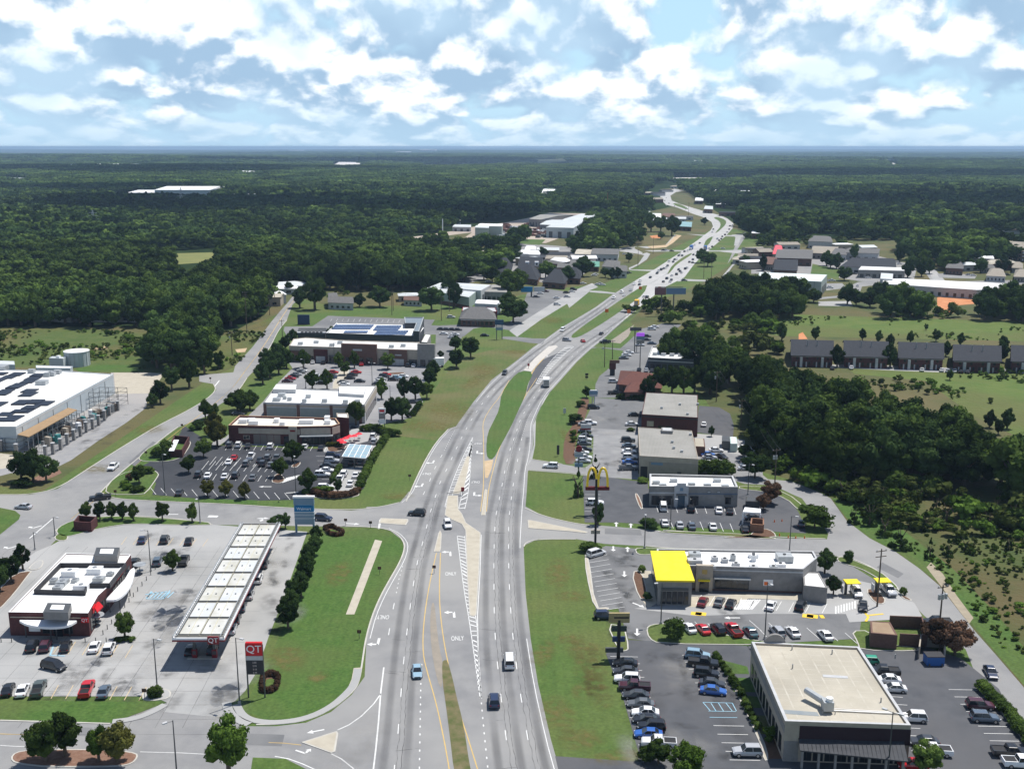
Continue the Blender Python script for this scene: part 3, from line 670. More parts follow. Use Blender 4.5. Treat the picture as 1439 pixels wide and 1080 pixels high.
# industrial yard far left of the highway
sheet('industrial_yard',WZ('L','320,560 560,600 600,560 740,600 1000,610 1240,520 1439,440 1439,360 1030,355 840,400 640,440 400,470 200,510 0,540 -150,560 -150,580 60,560 250,535 380,520'),Z2,mat('yard_dirt',(.36,.30,.24),(.46,.40,.33),.02,.95,c3=(.30,.25,.22),scale3=.01))
sheet('lawn_patch',WZ('L','720,590 790,575 1000,580 950,625 800,615'),Z3,lawn_rich)
sheet('neighbourhood_lot',WZ('L','300,960 700,860 1100,980 1400,830 1439,760 1439,660 700,600 600,700 250,760'),Z2-.004,mat('lot_far',(.22,.22,.22),(.28,.27,.26),.05,.9))
sheet('neighbourhood_lot',WZ('N','60,480 330,440 700,430 900,480 880,560 620,560 380,520 60,520'),Z2-.004,MT['lot_far'])
sheet('lawn_patch',WZ('N','370,470 510,500 500,555 360,520'),Z2+.006,lawn)
for s in ('290,440 480,425 420,455 290,460','580,470 650,462 660,485 600,488'):
 sheet('soil',WZ('M',s),Z3,soil)
sheet('soil',WZ('M','560,545 700,535 770,462 812,466 750,520 700,552 600,560'),Z3,soil_tan)
# kerbs along the main lawn edges
kb=MB()
for s in ('570.8,704.7 575,695 586,670 600,642 614,620 630,603',):
 ribbon(kb,smooth_pts(PO(s),1,False),.3,.14,0,.14)
for s in ('360,1018 388,1018 430,1013 465.5,997 494,974 504,960 509,932 514,897 523,865 535,837 549,812 563,788 569,770 567,760 557,749 543,743 515,740 450,738',
          '141,691 155,699.5 194,703 340,709 390,713 494,717 536,712 561,706','736,768 739,762 756,757.5 809,757.5','738,714 763,725 805,735 830,738','744,661 800,665 830,669','745,645 790,652',
          '0,695 41.7,695 80.5,686.7 119,661.7 166.7,631 222,597.8 266.7,575.5 291.7,560 304,548 300,539.5','77,746 105,729 169,724 246,728 299,737','250,600 228,616 161,671 142,691',
          '1172,781 1197,784 1236,802 1264,830','1439,1040 1377,962','907,767 960,772 1100,776 1172,780','932,745 1100,755 1160,757','347,531 336,548 322,560','366,508 380,487 391,464 403,450','0,1012 155,1016.6'):
 ribbon(kb,smooth_pts(PO(s),2,False),.32,.13,0,.13)
kb.build('kerb',conc_kerb)['kind']='structure'
sw=MB()
for s,w_ in (('332,990 340,1005 356,1013 388,1016 430,1010 465,994 490,972 500,958 503,940',1.4),('318,987 322,1002 335,1012 350,1018',1.6),('232,990 215,1000 190,1010 158,1014',1.4)):
 ribbon(sw,smooth_pts(PO(s),2,False),w_,.15,0,.1)
sw.build('pavement',concrete)['kind']='structure'
sheet('drainage_apron',PO('527,758 537,760 498,863 486,863'),Z3,concrete_tan)
sheet('drainage_apron',PO('497,939 508,938 505,958 492,976 484,978 494,955'),Z3+.09,concrete_tan)
sheet('shoulder',PO('740,656 745,644 750,625 749,598 757,580 765,559 772,552 760,572 753,590 752,626 748,645'),Z3+.002,concrete)
sheet('lawn_upper',WZ('G','-20,690 180,715 330,640 470,480 560,360 650,270 620,220 300,300 150,500 60,600'),Z1+.006,lawn_dry)
sheet('lawn_right',WZ('G','700,600 760,540 830,420 960,265 1100,255 1060,330 1000,400 950,480 880,600 840,740 830,815 690,805 695,640'),Z1+.006,lawn)
sheet('bare_verge',WZ('H','270,218 400,130 370,190 330,225'),Z2,MT['median_dirt'])
sheet('lawn_lower',WZ('B','440,120 520,125 560,145 590,200 540,320 460,470 420,680 380,780 290,850 180,895 40,905 -30,880 -30,800 60,620 190,330 260,150'),Z1+.006,lawn_rich)
def blotch(zn,x,y,rx,ry,m,mb,z=.085,rot=0):
 p=W(zn,x,y);i=len(mb.v);n=18;mb.v.append((p.x,p.y,z))
 for k in range(n):
  a=2*math.pi*k/n;u,v=rx*math.cos(a),ry*math.sin(a);mb.v.append((p.x+u*math.cos(rot)-v*math.sin(rot),p.y+u*math.sin(rot)+v*math.cos(rot),z))
 for k in range(n):mb.face((i,i+1+k,i+1+(k+1) % n),m,[(.5,0),(1,0),(1,0)])
mb=MB();rb_=random.Random(12)
for zn,x,y,rx,ry in (('C',350,610,5,6),('C',370,690,4,12),('C',395,760,3,10),('C',292,565,4,4),('C',340,770,3,4),('C',240,300,4,12),('C',290,390,5,4),('C',480,1030,7,3),('F',925,998,6,4),('G',430,360,9,22),('G',785,110,9,16),('G',590,268,9,8),('G',380,420,5,20),('A',950,880,5,2),('B',250,715,3,3),('G',250,560,12,20),('G',150,640,14,12),('G',860,700,3,14),('C',180,620,3,8),('C',240,860,4,8),('C',330,960,5,5),('A',100,850,8,2),('A',480,860,6,2),('E',500,860,8,6),('E',760,660,8,8),('B',120,640,5,8),('B',330,300,4,10)):blotch(zn,x,y,rx,ry,0,mb,rot=rb_.uniform(-.3,.3))
mb.build('dry_patch',wear_mat('dry_grass',(.19,.16,.065),.62,.6,.34,.66))['kind']='structure'
mb=MB()
for _ in range(150):
 zn,x,y=rb_.choice([('A',rb_.uniform(60,1000),rb_.uniform(560,860)),('A',rb_.uniform(560,760),rb_.uniform(140,560)),('B',rb_.uniform(20,170),rb_.uniform(140,560)),('C',rb_.uniform(480,1000),rb_.uniform(600,1060)),('C',rb_.uniform(440,1060),rb_.uniform(450,560)),('H',rb_.uniform(160,420),rb_.uniform(520,880)),('E',rb_.uniform(300,740),rb_.uniform(500,760)),('C',rb_.uniform(430,560),rb_.uniform(210,450))])
 blotch(zn,x,y,rb_.uniform(.8,3.5),rb_.uniform(1,7),0,mb,.088,rb_.uniform(-.4,.4))
mb.build('oil_stain',wear_mat('oil_dirt',(.06,.06,.06),.36,.5,.35,.68))['kind']='structure'
mb=MB()
for _ in range(40):
 zn,x,y=rb_.choice([('A',rb_.uniform(300,1000),rb_.uniform(560,860)),('A',rb_.uniform(560,760),rb_.uniform(140,560)),('B',rb_.uniform(20,170),rb_.uniform(140,560)),('C',rb_.uniform(480,1000),rb_.uniform(600,1060)),('H',rb_.uniform(160,420),rb_.uniform(520,880)),('B',rb_.uniform(320,480),rb_.uniform(880,1060))])
 blotch(zn,x,y,rb_.uniform(2,8),rb_.uniform(3,12),0,mb,.086,rb_.uniform(-.4,.4))
mb.build('pale_patch',wear_mat('pale_dust',(.42,.41,.39),.4,.2,.35,.7))['kind']='structure'
for s_,m_ in (('O|536,905 552,905 546,960 528,960',asphalt_mid),('O|700,885 716,885 719,915 702,915',asphalt_mid),('O|622,800 640,800 642,850 622,850',MT['far_concrete']),('O|345,1030 400,1032 396,1048 340,1046',asphalt_mid),('O|60,1020 130,1022 128,1034 55,1032',asphalt_mid),('O|850,742 900,744 902,752 850,750',asphalt_mid),('O|1240,790 1270,806 1262,812 1232,797',asphalt_mid),('C|455,250 490,250 500,300 460,300',asphalt_dark),('O|700,640 712,640 708,670 695,670',MT['far_concrete']),('O|180,650 215,620 225,624 190,655',asphalt_mid)):
 zn,q=s_.split('|');sheet('road_patch',WZ(zn,q),.045,m_)
# ---------------------------------------------------------------- buildings
class Bld:
 """pts: world corners of the roof edge (z=h), any order round; edges are numbered in the given order"""
 def __init__(s,kind,label,cat,pts,h,wall,roof,parapet=.7,pth=.35,z0=0,cop=None,group=None):
  s.p=[Vector((q[0],q[1])) for q in pts];s.h=h
  c=sum(s.p,Vector((0,0)))/len(s.p);s.c=c
  s.area=sum(s.p[k].x*s.p[(k+1) % len(s.p)].y-s.p[(k+1) % len(s.p)].x*s.p[k].y for k in range(len(s.p)))
  s.root=thing(kind,label,cat,(c.x,c.y,z0),group)
  mb=MB();mb.prism(s.p,z0,h);mb.build('wall',wall,s.root)
  inn=inset(s.p,pth)
  rb=MB();rb.prism(inn,h-.05,h+.06);rb.build('roof',roof,s.root)
  if parapet:
   pb=MB();n=len(s.p);o=[Vector((q.x,q.y)) for q in s.p];o=o if s.area>0 else o[::-1]
   inn=inset([(q.x,q.y) for q in o],pth)
   for k in range(n):
    j=(k+1) % n
    A,B,C_,D_=o[k],o[j],Vector(inn[j]),Vector(inn[k])
    pb.quad((*A,h),(*B,h),(*B,h+parapet),(*A,h+parapet));pb.quad((*C_,h+.06),(*D_,h+.06),(*D_,h+parapet),(*C_,h+parapet))
    pb.quad((*A,h+parapet),(*B,h+parapet),(*C_,h+parapet),(*D_,h+parapet),1)
   pb.build('parapet',[wall,cop or wall],s.root)
 def frame(s,e):
  a=s.p[e];b=s.p[(e+1) % len(s.p)];t=(b-a).normalized();n=Vector((t.y,-t.x))
  if s.area<0:n=-n
  return a,b,t,n
 def panel(s,name,e,t0,t1,z0,z1,m,out=.08,inn=.1,parent=None):
  a,b,t,n=s.frame(e);L_=(b-a).length;c=a+t*(L_*(t0+t1)/2)+n*((out-inn)/2)
  mb=MB();mb.box(c.x,c.y,z0,L_*(t1-t0),out+inn,z1-z0,math.atan2(t.y,t.x));return mb.build(name,m,parent or s.root)
 def windows(s,e,n,z0,z1,t0=.05,t1=.95,gap=.3,fm=None,gm=None,name='window',div=0):
  w=(t1-t0)/n;L_=(s.frame(e)[1]-s.frame(e)[0]).length
  for i in range(n):
   a=t0+w*i+w*gap/2;b=t0+w*(i+1)-w*gap/2;fo=.12/L_
   f=s.panel('window_frame' if name == 'window' else name+'_frame',e,a,b,z0,z1,fm or steel_dark,.06)
   s.panel(name,e,a+fo,b-fo,z0+.1,z1-.1,gm or glass_dark,.09,0,f)
   if div:
    for k in range(1,div+1):
     x=a+(b-a)*k/(div+1);s.panel('mullion',e,x-.03/L_,x+.03/L_,z0+.1,z1-.1,fm or steel_dark,.12,0,f)
 def roofbox(s,name,u,v,sx,sy,sz,m,parent=None,z=None,lid=None):
  # u,v in 0..1 along edge 0 and across towards edge 2
  a,b,t,n=s.frame(0);dpt=(s.p[3 % len(s.p)]-s.p[0]).length if len(s.p)>3 else 5
  c=a+t*((b-a).length*u)-n*(dpt*v);z=s.h+.06 if z is None else z
  mb=MB();mb.box(c.x,c.y,z,sx,sy,sz,math.atan2(t.y,t.x))
  o=mb.build(name,m,parent or s.root)
  if lid:
   l=MB();l.box(c.x,c.y,z+sz,sx*.6,sy*.6,.15,math.atan2(t.y,t.x));l.build('fan_grille',steel_dark,o)
  return o
def gable(kind,label,cat,pts,h,rh,wall,roof,ov=.5,hip=0.0,group=None,axis=0,trim=None):
 """pts: 4 ground/eave corners; ridge runs parallel to edge axis"""
 p=[Vector((q[0],q[1])) for q in pts]
 ar=sum(p[k].x*p[(k+1) % 4].y-p[(k+1) % 4].x*p[k].y for k in range(4))
 if ar<0:p=[p[1],p[0],p[3],p[2]]
 if axis:p=p[1:]+p[:1]
 c=sum(p,Vector((0,0)))/4
 root=thing(kind,label,cat,(c.x,c.y,0),group)
 mb=MB();mb.prism(p,0,h)
 m0=(p[0]+p[3])/2;m1=(p[1]+p[2])/2;d=(m1-m0);L_=d.length;t=d/L_
 r0=m0+t*(hip*L_);r1=m1-t*(hip*L_)
 if hip == 0:
  i=len(mb.v);mb.v += [(*p[0],h),(*p[3],h),(*m0,h+rh),(*p[1],h),(*p[2],h),(*m1,h+rh)];mb.face((i,i+2,i+1));mb.face((i+3,i+4,i+5))
 w=mb.build('wall',wall,root)
 e=[Vector(q) for q in inset([(q.x,q.y) for q in p],-ov)]
 if hip == 0:r0=r0-t*ov;r1=r1+t*ov
 rb=MB();z=h-.15*ov
 th=.18
 for zz in (0,th):
  i=len(rb.v);rb.v += [(*e[0],z+zz),(*e[1],z+zz),(*e[2],z+zz),(*e[3],z+zz),(*r0,h+rh+zz),(*r1,h+rh+zz)]
  F=[(i,i+1,i+5,i+4),(i+2,i+3,i+4,i+5),(i+3,i,i+4),(i+1,i+2,i+5)]
  for f in (F if hip else F[:2]):rb.face(f if zz else f[::-1])
 for k in range(4):rb.face((k,(k+1) % 4,6+(k+1) % 4,6+k))
 rb.build('roof',roof,root)
 return root,p,h
def fpanel(root,p,e,name,t0,t1,z0,z1,m,out=.08,parent=None):
 a=p[e];b=p[(e+1) % 4];t=(b-a).normalized();n=Vector((t.y,-t.x));L_=(b-a).length;c=a+t*(L_*(t0+t1)/2)+n*(out/2-.05)
 mb=MB();mb.box(c.x,c.y,z0,L_*(t1-t0),out+.1,z1-z0,math.atan2(t.y,t.x));return mb.build(name,m,parent or root)
def near_edge(p):  # edge whose middle is closest to the camera
 return min(range(4),key=lambda k:(p[k]+p[(k+1) % 4]).length)

# --- gas station shop -------------------------------------------------------------------
h=4.8
shop=Bld('gas_station_shop','dark red brick gas station shop with white roof and curved white entrance canopies','shop',
           WL('A',[(33,458),(352,462),(392,392),(436,352),(523,228),(262,222)],h),h,brick_dark,white_roof,.25,.3,cop=white)
shop.windows(0,3,.6,3.0,.40,.80,.15,trim_dark,glass_dark,div=1)
shop.panel('door',0,.56,.66,.05,2.9,glass_dark,.16);shop.panel('fascia_band',0,.02,.98,3.9,4.1,stucco_tan,.07)
shop.panel('poster',0,.24,.38,1.0,2.2,white,.07)
shop.windows(1,2,.6,3.4,.1,.9,.1,trim_dark,div=1);shop.windows(3,4,.6,3.4,.1,.9,.1,trim_dark,div=1)
shop.windows(2,2,.6,3.2,.1,.9,.15,trim_dark)
# equipment well: dark screen walls round white units
well=WL('A',[(135,370),(340,375),(350,345),(440,345),(505,262),(240,262)],h+.8)
wi=inset([(q.x,q.y) for q in well],.3);mb=MB();n=len(well);o_=[Vector((q.x,q.y)) for q in well]
if sum(o_[k].x*o_[(k+1) % n].y-o_[(k+1) % n].x*o_[k].y for k in range(n))<0:o_=o_[::-1]
for k in range(n):
 j=(k+1) % n;A,B,C_,D_=o_[k],o_[j],Vector(wi[j]),Vector(wi[k])
 mb.quad((*A,h),(*B,h),(*B,h+1.1),(*A,h+1.1));mb.quad((*C_,h),(*D_,h),(*D_,h+1.1),(*C_,h+1.1));mb.quad((*A,h+1.1),(*B,h+1.1),(*C_,h+1.1),(*D_,h+1.1))
mb.build('equipment_screen',trim_dark,shop.root)
for x,y,a,b,c in ((280,300,3.0,2.2,1.3),(380,290,3.0,2.0,1.3),(325,355,3.0,1.6,1.1),(250,335,2.0,2.6,.9),(232,355,1.8,1.8,.8),(300,325,1.2,1.6,.7),(395,322,2.2,1.6,.9),(215,330,1.2,1.6,1.0),(440,300,1.4,1.2,.7)):
 p=W('A',x,y,h+.5);u_=BX('rooftop_unit',galv if a<2.5 else white,shop.root,p.x,p.y,h+.06,a,b,c)
 TB('fan',steel,u_,(p.x,p.y,h+.06+c),(p.x,p.y,h+.2+c),.5,n=10)
for pts in (((385,197),(478,197),(468,232),(375,230)),((190,418),(285,420),(272,458),(172,455))):
 q=WL('A',pts,h+1.5);b2=MB();b2.prism(q,h,h+1.6,0,1);b2.build('tower_screen',[stucco_grey,steel_dark],shop.root)
 i2=inset([(a.x,a.y) for a in q],1.1);b3=MB();b3.prism(i2,h+1.55,h+1.72);b3.build('tower_cap',white,shop.root)
def arc_canopy(zn,pts_out,pts_in,z,th,m,parent,name='entrance_canopy'):
 q=smooth_pts(WZ(zn,pts_out,z),2,False)+smooth_pts(WZ(zn,pts_in,z),0,False)
 mb=MB();mb.prism(q,z-th,z,bottom=True);return mb.build(name,m,parent)
ec=arc_canopy('A','78,488 110,505 190,516 270,510 307,488','300,484 80,484',3.6,.45,white,shop.root)
ec2=arc_canopy('A','424,405 470,405 520,360 540,290 535,275','520,285 500,320 430,395',3.6,.45,white,shop.root)
for x,y in ((105,555),(205,565),(228,565),(280,552)):
 p=W('A',x,y);TB('column',steel_dark,shop.root,(p.x,p.y,0),(p.x,p.y,3.2),.12)
for x,y in ((440,455),(480,440),(520,390),(525,350)):
 p=W('A',x,y);TB('column',steel_dark,shop.root,(p.x,p.y,0),(p.x,p.y,3.2),.12)
pp=WL('A',[(370,420),(395,410),(412,428),(388,452)],4.2);mb=MB();mb.prism(pp,3.9,4.15,bottom=True);mb.build('awning',red,shop.root)
pp=W('A',352,480,3.4);
def logo(parent,txt,c,right,up,size,mt,back=None,bs=None,out=.12,name='logo'):
 """flat lettering standing at world point c, spanned by right / up"""
 cu=bpy.data.curves.new(name,'FONT');cu.body=txt;cu.size=size;cu.align_x='CENTER';cu.align_y='CENTER';cu.extrude=.02
 o=bpy.data.objects.new('tmp',cu);COL.objects.link(o);dg=bpy.context.evaluated_depsgraph_get();dg.update()
 me=bpy.data.meshes.new_from_object(o.evaluated_get(dg));bpy.data.objects.remove(o)
 R_=Vector(right).normalized();U_=Vector(up).normalized();Nn=R_.cross(U_);base=Vector(c)-rootloc(parent)+Nn*out
 for v in me.vertices:
  q=base+R_*v.co.x+U_*v.co.y+Nn*v.co.z;v.co=q
 me.materials.clear();me.materials.append(mt);m=bpy.data.objects.new(name,me);COL.objects.link(m);m.parent=parent
 return m
def board(parent,name,c,right,w,hh,th,m):
 R_=Vector(right).normalized();mb=MB();mb.box(c[0],c[1],c[2]-hh/2,w,th,hh,math.atan2(R_.y,R_.x));return mb.build(name,m,parent)
a,b,t,nn=shop.frame(1)
c_=(a+b)/2
board(shop.root,'logo_panel',(c_.x+nn.x*.1,c_.y+nn.y*.1,4.1),(t.x,t.y,0),2.2,1.2,.2,red)
a,b,t,nn=shop.frame(0);c_=a.lerp(b,.955);lp=board(shop.root,'logo_panel',(c_.x+nn.x*.1,c_.y+nn.y*.1,3.6),(t.x,t.y,0),1.4,1.1,.2,red);logo(lp,'QT',(c_.x+nn.x*.2,c_.y+nn.y*.2,3.6),(t.x,t.y,0),(0,0,1),.9,white,out=.03)
a,b,t,nn=shop.frame(3);c_=a.lerp(b,.45);
board(shop.root,'logo_panel',(c_.x+nn.x*.1,c_.y+nn.y*.1,4.3),(t.x,t.y,0),5,.9,.2,red)
for x,y in ((358,520),):
 pass
# --- gas canopy --------------------------------------------------------------------------
h=6.4
cp=WL('A',[(690,548),(893,548),(1118,93),(963,93)],h)
cc=sum((Vector((q.x,q.y)) for q in cp),Vector((0,0)))/4
can=thing('gas_canopy','long gas pump canopy with white panelled roof in a steel frame and red edge','canopy',(cc.x,cc.y,0))
A_,B_,C_,D_=[Vector((q.x,q.y)) for q in cp]
def cpt(u,v):return A_.lerp(B_,u).lerp(D_.lerp(C_,u),v)
mb=MB();fp=[A_,B_,C_,D_];mb.prism(fp,h-1.0,h-.55,0,0,True);mb.build('deck',mat('deck_grey',(.16,.155,.14)),can)
for k,nm in enumerate(('front','right','back','left')):
 a,b=fp[k],fp[(k+1) % 4];t=(b-a).normalized();c=(a+b)/2;f_=BX('fascia',white,can,c.x,c.y,h-1.15,(b-a).length+.3,.25,.75,math.atan2(t.y,t.x))
 n_=Vector((t.y,-t.x));BX('red_stripe',red_dark,f_,c.x+n_.x*.13,c.y+n_.y*.13,h-1.12,(b-a).length+.34,.06,.3,math.atan2(t.y,t.x))
rail=MB()
for u in (.0,.07,.93,1.0):
 a=cpt(u,0);b=cpt(u,1);rail.tube((*a,h-.05),(*b,h-.05),.07,n=6)
for k in range(61):
 for u0,u1 in ((0,.07),(.93,1)):
  a=cpt(u0,k/60);b=cpt(u1,k/60);rail.tube((*a,h-.05),(*b,h-.05),.04,n=4)
 for u in (0,1):
  a=cpt(u,k/60);rail.tube((*a,h-.5),(*a,h-.05),.04,n=4)
rail.build('edge_truss',galv,can)
pan_m=[mat('canopy_panel',(.54,.54,.52),(.62,.62,.60),.6,.6,c3=(.45,.44,.38),scale3=.2),mat('canopy_panel_blue',(.50,.52,.53),(.58,.59,.59),.4,.6)]
NB=8
for j in range(NB):
 for i in range(2):
  u0,u1=(.09,.48) if i == 0 else (.52,.91);v0=.015+j*.97/NB+.008;v1=.015+(j+1)*.97/NB-.008
  q=[cpt(u0,v0),cpt(u1,v0),cpt(u1,v1),cpt(u0,v1)];mb=MB();mb.prism(q,h-.56,h-.33);mb.build('roof_panel',pan_m[(j+i) % 2 if 0<j<6 else 0],can)
for j in range(NB+1):
 bm_=MB();a=cpt(.03,.015+j*.97/NB);b=cpt(.97,.015+j*.97/NB);bm_.tube((*a,h-.15),(*b,h-.15),.10,n=6)
 bm_.build('cross_beam',steel_dark,can)
bm_=MB()
for u in (.285,.5,.715):
 a=cpt(u,.01);b=cpt(u,.99);bm_.tube((*a,h-.24),(*b,h-.24),.05,n=5)
bm_.build('long_rib',mat('rib',(.55,.52,.38),rough=.6),can)
dn=MB()
for j in range(NB):
 for u in (.2,.38,.62,.8):
  a=cpt(u,.015+(j+.5)*.97/NB);dn.tube((*a,h-.33),(*a,h-.1),.16,n=6)
dn.build('drain_cap',steel,can,kind='stuff')
for j in range(NB):
 for u in (.3,.7):
  a=cpt(u,.06+j*.88/(NB-1));BX('column',steel_dark,can,a.x,a.y,0,.45,.45,h-1)
for j in range(NB):
 a=cpt(.5,.06+j*.88/(NB-1));t_=thing('fuel_pump_island','gas pump island with two red and dark pumps, %s of the row under the canopy' % ['nearest','second','third','fourth','fifth','sixth','seventh','farthest'][j],'pump island',(a.x,a.y,0),'pump islands under the gas canopy')
 BX('kerb',conc_kerb,t_,a.x,a.y,0.03,6.5,1.1,.16)
 for dx in (-1.9,1.9):
  p_=BX('pump',red_dark,t_,a.x+dx,a.y,.19,.9,.6,1.7)
  BX('display',steel_dark,p_,a.x+dx,a.y,.9,.7,.66,.7)
for pos,rt in ((cpt(.8,0)-Vector((0,.3)),(1,0,0)),):
 bd=board(can,'logo_panel',(pos.x,pos.y,h-.75),rt,2.1,1.5,.3,red_dark);logo(bd,'QT',(pos.x,pos.y-.16,h-.75),rt,(0,0,1),1.3,white,out=.02)
# --- distribution hall with roof solar arrays ---------------------------------------------
h=7.6
hall=Bld('distribution_hall','huge pale blue grey warehouse with white roof and black solar blocks','warehouse',WL('E',[(-420,646),(80,650),(572,384),(300,366),(-600,352)],h),h,wall_metal,white_roof,.35,.3,cop=white)
hall.panel('stripe',1,0,1,6.9,7.3,stucco_light,.05)
spb=[('E',*r) for r in ((-60,600,20,615),(0,572,60,590),(20,588,105,618),(60,560,140,575),(100,540,178,575),(70,512,150,535),(150,510,205,530),(190,515,262,538),(110,455,190,472),(100,470,185,492),(0,456,60,472),(-40,470,60,486),(50,425,120,452),(130,395,200,410),
  (140,378,245,392),(40,372,130,388),(0,385,90,402),(-60,400,40,418),(110,408,180,424),(-60,520,30,545),(-120,560,-20,590),(-100,440,-20,455),(-30,372,30,384))]
for zn,x0,y0,x1,y1 in spb:
 a=W(zn,x0,y1,h+.3);b=W(zn,x1,y0,h+.3);c0=Vector(((a.x+b.x)/2,(a.y+b.y)/2));w_,d_=abs(b.x-a.x),abs(b.y-a.y)
 w_=max(w_-(d_*.35),5)
 nx,ny=max(1,round(w_/5.5)),max(1,round(d_/5.5))
 for i in range(nx):
  for j in range(ny):
   mb=MB();sx,sy=w_/nx-.25,d_/ny-.25;mb.box(c0.x-w_/2+(i+.5)*w_/nx,c0.y-d_/2+(j+.5)*d_/ny,h+.1,sx,sy,.3+.03*((i*7+j*5+int(x0)) % 9));mb.build('solar_panel',solar,hall.root)
for x,y,s_ in ((213,425,3.2),(262,382,2.2),(290,372,2.2),(5,350,4),(160,368,2),(240,385,2)):
 p=W('E',x,y,h+.6);BX('rooftop_unit',galv,hall.root,p.x,p.y,h+.06,s_*1.2,s_,1.6)
for k in range(7):hall.panel('downpipe',1,.05+k*.14,.055+k*.14,0,6.9,galv,.15)
h2=4.0
sb=Bld('store_annex','low white roofed annex behind the big warehouse','annex',WL('E',[(182,350),(355,352),(368,342),(182,337)],6.2),6.2,wall_metal,white_roof,.2)
sb=Bld('store_annex','small grey flat shed beyond the warehouse roof at the left edge','annex',WL('E',[(-40,330),(75,332),(72,314),(-40,310)],7.0),7.0,wall_metal,metal_roof,0)
sb=Bld('pump_house','small square grey building beside the round water tank','shed',WL('E',[(247,300),(318,303),(336,294),(265,291)],4.6),4.6,wall_metal,metal_roof,.2)
sb.roofbox('rooftop_unit',.5,.5,1.5,1.5,.9,white)
p=W('E',393,335);tk=thing('water_tank','round pale grey water tank with white domed lid','tank',p);r_=5.3
TB('wall',wall_metal,tk,(p.x,p.y,0),(p.x,p.y,6.4),r_,n=36)
mb=MB();mb.tube((p.x,p.y,6.4),(p.x,p.y,6.65),r_+.15,r_+.15,n=36);mb.tube((p.x,p.y,6.65),(p.x,p.y,7.1),r_,1.0,n=36);mb.build('lid',white,tk)
for k in range(18):
 a=2*math.pi*k/18;BX('rib',galv,tk,p.x+(r_+.06)*math.cos(a),p.y+(r_+.06)*math.sin(a),0,.14,.14,6.4,a)
# loading rack shelter with columns beside the hall
A0,A1=W('E',88,690,4.8),W('E',388,553,4.8);B0,B1=W('E',125,697,4.8),W('E',395,560,4.8)
gc=thing('garden_shelter','long brown roofed steel lean-to along the warehouse wall','shelter',((A0.x+B1.x)/2,(A0.y+B1.y)/2,0))
mb=MB();q=WL('E',[(88,685),(145,697),(390,560),(345,550)],5.2);mb.prism(q,5.0,5.25,bottom=True);mb.build('roof',brown_roof,gc)
for k in range(11):
 a=W('E',140+(385-140)*k/10,697+(560-697)*k/10,5.1);TB('post',steel,gc,(a.x,a.y,0),(a.x,a.y,5.0),.12,n=6)
yd=W('E',370,650);gy=thing('garden_centre_yard','fenced outdoor sales yard of steel racks between stone piers','yard',yd)
pr=[(8,770),(85,790),(232,800),(270,785),(308,762),(342,737),(375,715),(408,695),(438,675),(470,658),(500,640),(530,615),(555,590),(598,565)]
for i,(x,y) in enumerate(pr):
 a=W('E',x,y);pb_=BX('pier',stucco_grey,gy,a.x,a.y,0,.9,.9,3.6)
 BX('cap',stucco_light,pb_,a.x,a.y,3.6,1.1,1.1,.2)
 if i+1<len(pr):
  b=W('E',*pr[i+1]);d_=(b-a);L_=d_.length;mb=MB()
  for k in range(1,int(L_/.6)):q=a+d_*(k*.6/L_);mb.tube((q.x,q.y,0),(q.x,q.y,3.1),.03,n=4)
  for z in (.3,1.6,3.0):mb.tube((a.x,a.y,z),(b.x,b.y,z),.06,n=4)
  mb.build('fence_panel',steel_dark,gy)
rk=random.Random(7)
for k in range(58):
 u=rk.random();v=rk.uniform(.12,.88)
 s0=W('E',160+(410)*u,715-(175)*u,0);s1=W('E',270+(320)*u,770-(200)*u,0);a=s0.lerp(s1,v)
 mb=MB();hh=rk.uniform(.8,3.2);mb.box(a.x,a.y,0,rk.uniform(1,2.6),rk.uniform(.8,1.5),hh,rk.uniform(-.6,-.3));mb.build('pallet_stack',rk.choice([steel_dark,steel,stucco_tan,mat('teal_goods',(.05,.22,.22)),wood_pole,white,galv]),gy)
def rack(kind,label,x0,y0,x1,y1,dep,hh,lv):
 a=W('E',x0,y0);b=W('E',x1,y1);t=(b-a).normalized();n_=Vector((-t.y,t.x,0));L_=(b-a).length
 r=thing(kind,label,'rack',(a+b)/2,'steel racks in the warehouse yard');nn_=max(2,int(L_/2.8));up=MB()
 for i in range(nn_+1):
  for s_ in (0,dep):q=a+t*(L_*i/nn_)+n_*s_;up.tube((q.x,q.y,0),(q.x,q.y,hh),.09,n=4)
 up.build('upright',steel_dark,r)
 for l in range(1,lv+1):
  mb=MB();z=hh*l/lv-.1
  for s_ in (0,dep):mb.tube((*(a+n_*s_).xy,z),(*(b+n_*s_).xy,z),.08,n=4)
  for i in range(nn_+1):q=a+t*(L_*i/nn_);mb.tube((q.x,q.y,z),(q.x+n_.x*dep,q.y+n_.y*dep,z),.06,n=4)
  mb.build('shelf_beam',steel_dark,r)
rack('pallet_rack','tall dark open steel rack at the far end of the warehouse yard',455,560,598,562,9,6.6,4)
rack('pallet_rack','long steel rack under the brown lean-to roof',180,745,430,630,6,4.6,3)
rack('pallet_rack','steel rack standing in front of the warehouse left corner',-30,765,90,770,6,4.2,3)
